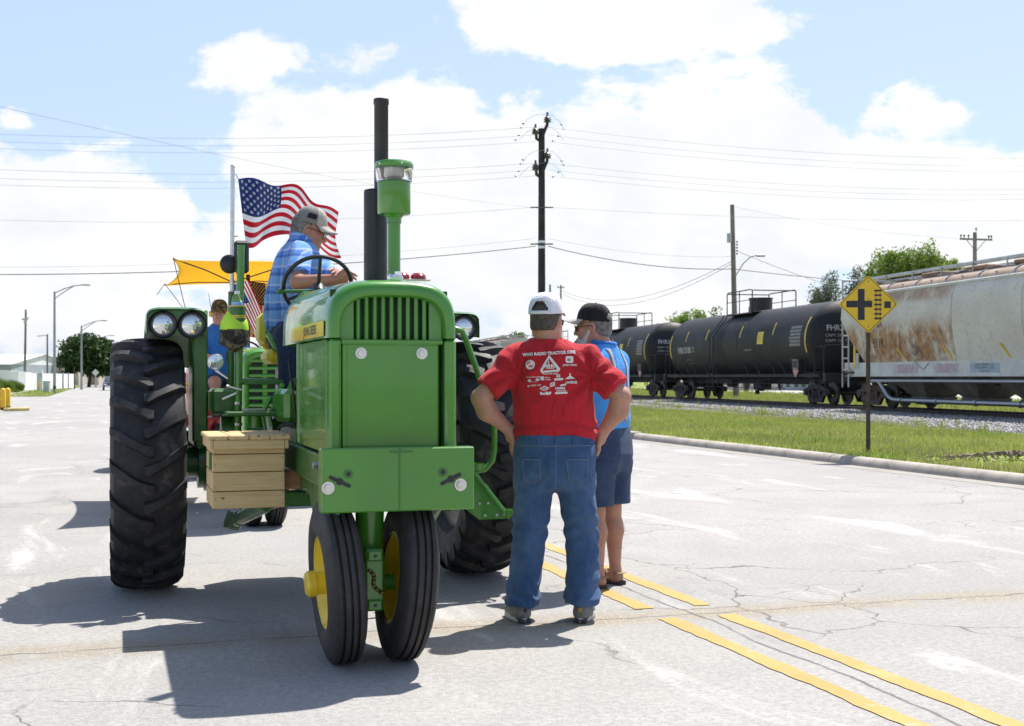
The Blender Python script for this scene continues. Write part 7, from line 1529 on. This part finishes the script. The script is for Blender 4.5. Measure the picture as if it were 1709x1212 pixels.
sh2 = sculpt('shirt', s2, .008, MT['shirt_blue'], m2, folds_shirt(.006)); b = MB(); b.tube([(.077 * math.cos(a), .002 + .075 * math.sin(a), 1.575 + .010 * math.sin(a)) for a in [2 * math.pi * i / 40 for i in range(40)]], .013, 8, closed=True); b.build('collar', MT['shirt_royal'], sh2)
bs = bvh_of(sh2)
for pts in ([(.07, 1.53), (.078, 1.42), (.055, 1.25), (.02, 1.05)], [(-.075, 1.53), (-.085, 1.42), (-.07, 1.25), (-.04, 1.05)]):
    L_ = line_on(bs, [(x - .015, z) for x, z in pts], .01, .004, 14); L2 = line_on(bs, [(x + .015, z) for x, z in pts], .01, .004, 14); b = MB(); n = min(len(L_), len(L2)); b.add(L_[:n] + L2[:n], [(i, i + 1, n + i + 1, n + i) for i in range(n - 1)]); o = b.build('suspender', MT['strap_grey'], sh2); md = o.modifiers.new('thick', 'SOLIDIFY'); md.thickness = .004
sho = [loft([(.75, 0, -.005, .205, .135), (.85, 0, -.01, .215, .155), (.95, 0, -.0, .21, .155), (1.03, 0, .01, .205, .15)], .05)] + [loft([(.53, sx * .112, .0, .105, .115), (.6, sx * .11, 0, .108, .118), (.72, sx * .105, 0, .112, .125), (.8, sx * .10, 0, .115, .13)], .04) for sx in (-1, 1)]
so = sculpt('shorts', sho, .008, MT['denim_short'], m2, lambda V: .006 * (1 - 2 * np.abs(vnoise(V * np.array((7, 7, 3)) + 4)))); b = MB(); b.box((-.23, -.05, .99), (.03, .09, .10), bev=.012); b.build('hip_pouch', MT['shorts_navy'], m2)
for sx in (-1, 1):
    P_ = [(sx * .12 + .048 * math.cos(a), .05 + .145 * math.sin(a)) for a in [2 * math.pi * i / 24 for i in range(24)]]; b = MB(); b.prism(P_, .024, (0, 0, .001)); sd = b.build('sandal', MT['sole_dark'], m2)
    for y, h_, w_ in ((-.02, .085, .045), (.05, .075, .045), (.105, .066, .046)): b = MB(); b.tube([(sx * .12 + w_ * math.cos(a), y, .022 + h_ * math.sin(a)) for a in [math.pi * i / 10 for i in range(11)]], .012, 6, flat=.35); b.build('strap', MT['sandal_tan'], sd)
    b = MB(); b.tube([(sx * .115 + .045 * math.cos(a), -.035 + .048 * math.sin(a) * -1, .07 + .008 * math.sin(a)) for a in [math.pi * i / 10 for i in range(11)]], .012, 6, flat=.5); b.build('strap', MT['sandal_tan'], sd)
h2c = A3((.0, .075, 1.675)); sculpt('hair', [ell(h2c + H2 @ A3((0, -.018, .028)) * 1.04, A3((.0815, .102, .096)) * 1.04, H2, .01), ell(h2c + H2 @ A3((0, -.062, -.035)), A3((.068, .052, .045)), H2, .03), ell(h2c + H2 @ A3((0, .11, -.02)), A3((.2, .11, .2)), H2, .01, 's'), ell(h2c + H2 @ A3((0, .0, -.17)), A3((.2, .2, .095)), H2, .01, 's')], .006, MT['hair_grey'], m2)
sculpt('beard', [ell(h2c + H2 @ A3((0, .075, -.095)), (.042, .042, .055), H2, .02), ell(h2c + H2 @ A3((0, .085, -.055)), (.04, .025, .025), H2, .02)] + [cone(h2c + H2 @ A3((sg * .066, .015, -.03)), h2c + H2 @ A3((sg * .04, .06, -.10)), .018, .03, .02) for sg in (-1, 1)], .006, MT['beard_white'], m2, lambda V: .003 * vnoise(V * 60))
cap(m2, HT2((0, -.004, .040)), rotm(R(16), R(6)), 'cap_black', 'cap_tan', .097, .115, .116); glasses(m2, HT2, True, 'sunglasses')

# ---- driver on the big tractor, looking down to the right
dv = empty('person', TRP, TRA, 'person in blue plaid shirt and grey cap seated at the tractor steering wheel', 'person')
Hd = rotm(R(-100), R(-20)); hp3, HT3 = head((.020, -.02, 2.330), Hd, (-.02, -.01, 2.20), 1.02, neck_r=.062)
SR, ERr, WRr = (-.055, -.185, 2.165), (-.105, -.40, 1.955), (.095, -.60, 1.965); SLf, ELf, WLl = (.05, .16, 2.165), (.20, -.08, 1.975), (.155, -.52, 1.995)
b3 = hp3 + [cone((.0, 0, 2.13), (-.07, 0, 1.75), .08, .12, .05), cone(SR, SLf, .04, .04, .03), cone(SR, ERr, .052, .045, .03), cone(ERr, WRr, .046, .031, .03), cone(SLf, ELf, .052, .045, .03), cone(ELf, WLl, .046, .031, .03), cone((-.08, -.08, 1.62), (-.16, -.48, 1.60), .07, .055, .04), cone((-.16, -.48, 1.60), (-.17, -.50, 1.20), .05, .04, .03), cone((-.03, -.05, 1.62), (.12, -.48, 1.60), .07, .055, .04), cone((.12, -.48, 1.60), (.13, -.52, 1.20), .05, .04, .03)]
b3 += hand(WRr, (.155, -.655, 1.975), (.215, -.695, 1.945), (.3, -.5, .75), (.155, -.68, 2.02), 1.0, (0, 0, .5)) + hand(WLl, (.13, -.595, 2.00), (.08, -.66, 1.985), (-.7, -.2, .6), (.10, -.59, 2.035), 1.0, (0, 0, .5))
sculpt('body', b3, .0066, MT['skin_driver'], dv)
tr3 = [(1.66, -.085, -.01, .165, .19), (1.76, -.085, -.01, .178, .205), (1.90, -.08, -.01, .180, .205), (2.02, -.06, -.012, .165, .205), (2.12, -.045, -.012, .148, .205), (2.19, -.035, -.012, .125, .18), (2.24, -.025, -.012, .088, .11), (2.275, -.02, -.012, .076, .08), (2.285, -.02, -.012, .073, .075)]
def f3(V): n1 = vnoise(V * np.array((8, 8, 3.5)) + 2.2); return .006 * (1 - 2 * np.abs(n1)) + .006 * np.sin(np.arctan2(V[:, 1], V[:, 0] + .08) * 14 + n1 * 2) * np.clip((1.98 - V[:, 2]) / .2, 0, 1) + .0035 * np.sin(V[:, 2] * 60 + n1 * 5) * np.clip((1.95 - V[:, 2]) / .2, 0, 1)
ds = sculpt('plaid_shirt', [loft(tr3, .03, 2.3, R(-20), (-.07, 0)), cone(SR, (-.095, -.36, 1.995), .078, .076, .035, True), cone(SLf, (.17, -.03, 2.01), .076, .074, .035, True)], .0078, MT['plaid'], dv, f3)
b = MB(); b.tube([(-.016 + .078 * math.cos(a), -.012 + .078 * math.sin(a), 2.28 - .025 * math.cos(a)) for a in [2 * math.pi * i / 36 for i in range(36)]], .013, 8, closed=True, flat=1.5); b.build('collar', MT['plaid'], ds); b = MB(); b.box((.065, -.06, 2.13), (.06, .03, .05), (0, 0, .6), .01); b.build('pocket_pouch', MT['denim_dark'], ds)
sculpt('jeans', [loft([(1.525, -.085, .0, .15, .18), (1.6, -.085, .0, .165, .19), (1.70, -.085, -.01, .16, .185)], .05), cone((-.13, -.08, 1.615), (-.17, -.48, 1.615), .10, .078, .05), cone((-.17, -.48, 1.61), (-.175, -.52, 1.26), .078, .062, .05), cone((.0, -.06, 1.615), (.12, -.48, 1.615), .10, .078, .05), cone((.12, -.48, 1.61), (.13, -.54, 1.26), .078, .062, .05)], .009, MT['denim_dark'], dv, folds_shirt(.005))
for x in (-.175, .13): b = MB(); b.box((x, -.58, 1.19), (.09, .26, .08), bev=.03); b.build('boot', MT['shoe_dark'], dv)
h3c = A3((.020, -.02, 2.330)); sculpt('hair', [ell(h3c + Hd @ A3((0, -.018, .028)) * 1.06, A3((.0805, .101, .096)) * 1.06, Hd, .01), ell(h3c + Hd @ A3((0, -.062, -.03)), A3((.066, .05, .035)), Hd, .03), ell(h3c + Hd @ A3((0, .12, -.02)), A3((.2, .12, .2)), Hd, .01, 's'), ell(h3c + Hd @ A3((0, .0, -.155)), A3((.2, .2, .095)), Hd, .01, 's')], .0062, MT['hair_grey'], dv)
dc = cap(dv, HT3((0, -.004, .042)), rotm(R(-100), R(-15)), 'cap_grey', 'cap_tan', .094, .112, .117, True, 'cap', 'cap_tan'); glasses(dv, HT3, False)
Mc = Matrix(rotm(R(-100), R(-15)).tolist()); pc_ = Vector(HT3((0, -.004, .042))); b = MB(); vs, fs = text_mb('TRACTOR', .011, .0003); 
b.add([pc_ + Mc @ Vector((.0985, -.028 + u_ * .062, .028 + v_ * .034)) for u_, v_ in ((0, 0), (1, 0), (1.05, .5), (.95, 1), (.1, 1))], [(0, 1, 2, 3, 4)]); b.build('side_patch', MT['cap_black'], dc, smooth=False)
# ---- operator of the second tractor
d2 = empty('person', T2P + Vector((-.16, -.05, 0)), TRA + R(8), 'person in royal blue shirt with ear defenders seated on the second tractor', 'person')
H4 = rotm(R(150), R(-6)); hp4, HT4 = head((-.06, -.02, 2.04), H4, (-.06, .02, 1.90), .96)
b4 = hp4 + [cone((-.06, .02, 1.8), (-.04, .08, 1.4), .07, .12, .06)]
for sx in (-1, 1): b4 += [cone((-.06 + sx * .18, .02, 1.83), (-.06 + sx * .26, -.1, 1.58), .052, .044, .03), cone((-.06 + sx * .26, -.1, 1.58), (-.05 + sx * .14, -.38, 1.55), .044, .03, .03)] + hand((-.05 + sx * .14, -.38, 1.55), (-.05 + sx * .13, -.46, 1.55), (-.05 + sx * .12, -.53, 1.52), (-sx * .8, 0, .5), (-.05 + sx * .08, -.46, 1.58), 1.0) + [cone((-.04 + sx * .09, .05, 1.28), (-.04 + sx * .15, -.38, 1.30), .085, .062, .04), cone((-.04 + sx * .15, -.38, 1.30), (-.04 + sx * .15, -.42, .98), .06, .042, .03)]
sculpt('body', b4, .009, MT['skin_red'], d2)
sculpt('shirt', [loft([(1.28, -.04, .07, .20, .16), (1.45, -.04, .06, .205, .165), (1.65, -.05, .04, .2, .15), (1.78, -.06, .02, .19, .125), (1.86, -.06, .015, .14, .095), (1.93, -.06, .01, .075, .07)], .03)] + [cone((-.06 + sx * .18, .02, 1.83), (-.06 + sx * .24, -.07, 1.64), .075, .078, .03, True) for sx in (-1, 1)], .01, MT['shirt_royal'], d2, folds_shirt(.006))
sculpt('shorts', [loft([(1.2, -.04, .06, .2, .17), (1.33, -.04, .07, .2, .16)], .04)] + [cone((-.04 + sx * .09, .05, 1.28), (-.04 + sx * .14, -.28, 1.30), .10, .092, .04, True) for sx in (-1, 1)], .01, MT['shorts_navy'], d2)
cap(d2, HT4((0, -.004, .042)), rotm(R(150), R(-4)), 'camo', 'camo', .089, .105, .112)
em = MB()
for sx in (-1, 1): em.lathe([(.0, .03), (.03, .028), (.036, .0), (.03, -.012), (.0, -.014)], HT4((sx * .088, -.005, -.005)), Vector((H4 @ A3((sx, 0, 0))).tolist()), 18)
em.tube([HT4((.095 * math.cos(a), -.005, -.005 + .155 * math.sin(a))) for a in [math.pi * i / 16 for i in range(17)]], .007, 8); em.build('ear_defenders', MT['yellow_paint'], d2); b = MB(); b.tube([HT4((.1, -.02, .02)), HT4((.13, -.03, .22))], .003, 5); b.build('antenna', MT['black_plastic'], d2)
for x in (-.19, .11): b = MB(); b.box((x, -.47, .97), (.085, .25, .075), bev=.03); b.build('shoe', MT['shoe_grey'], d2)
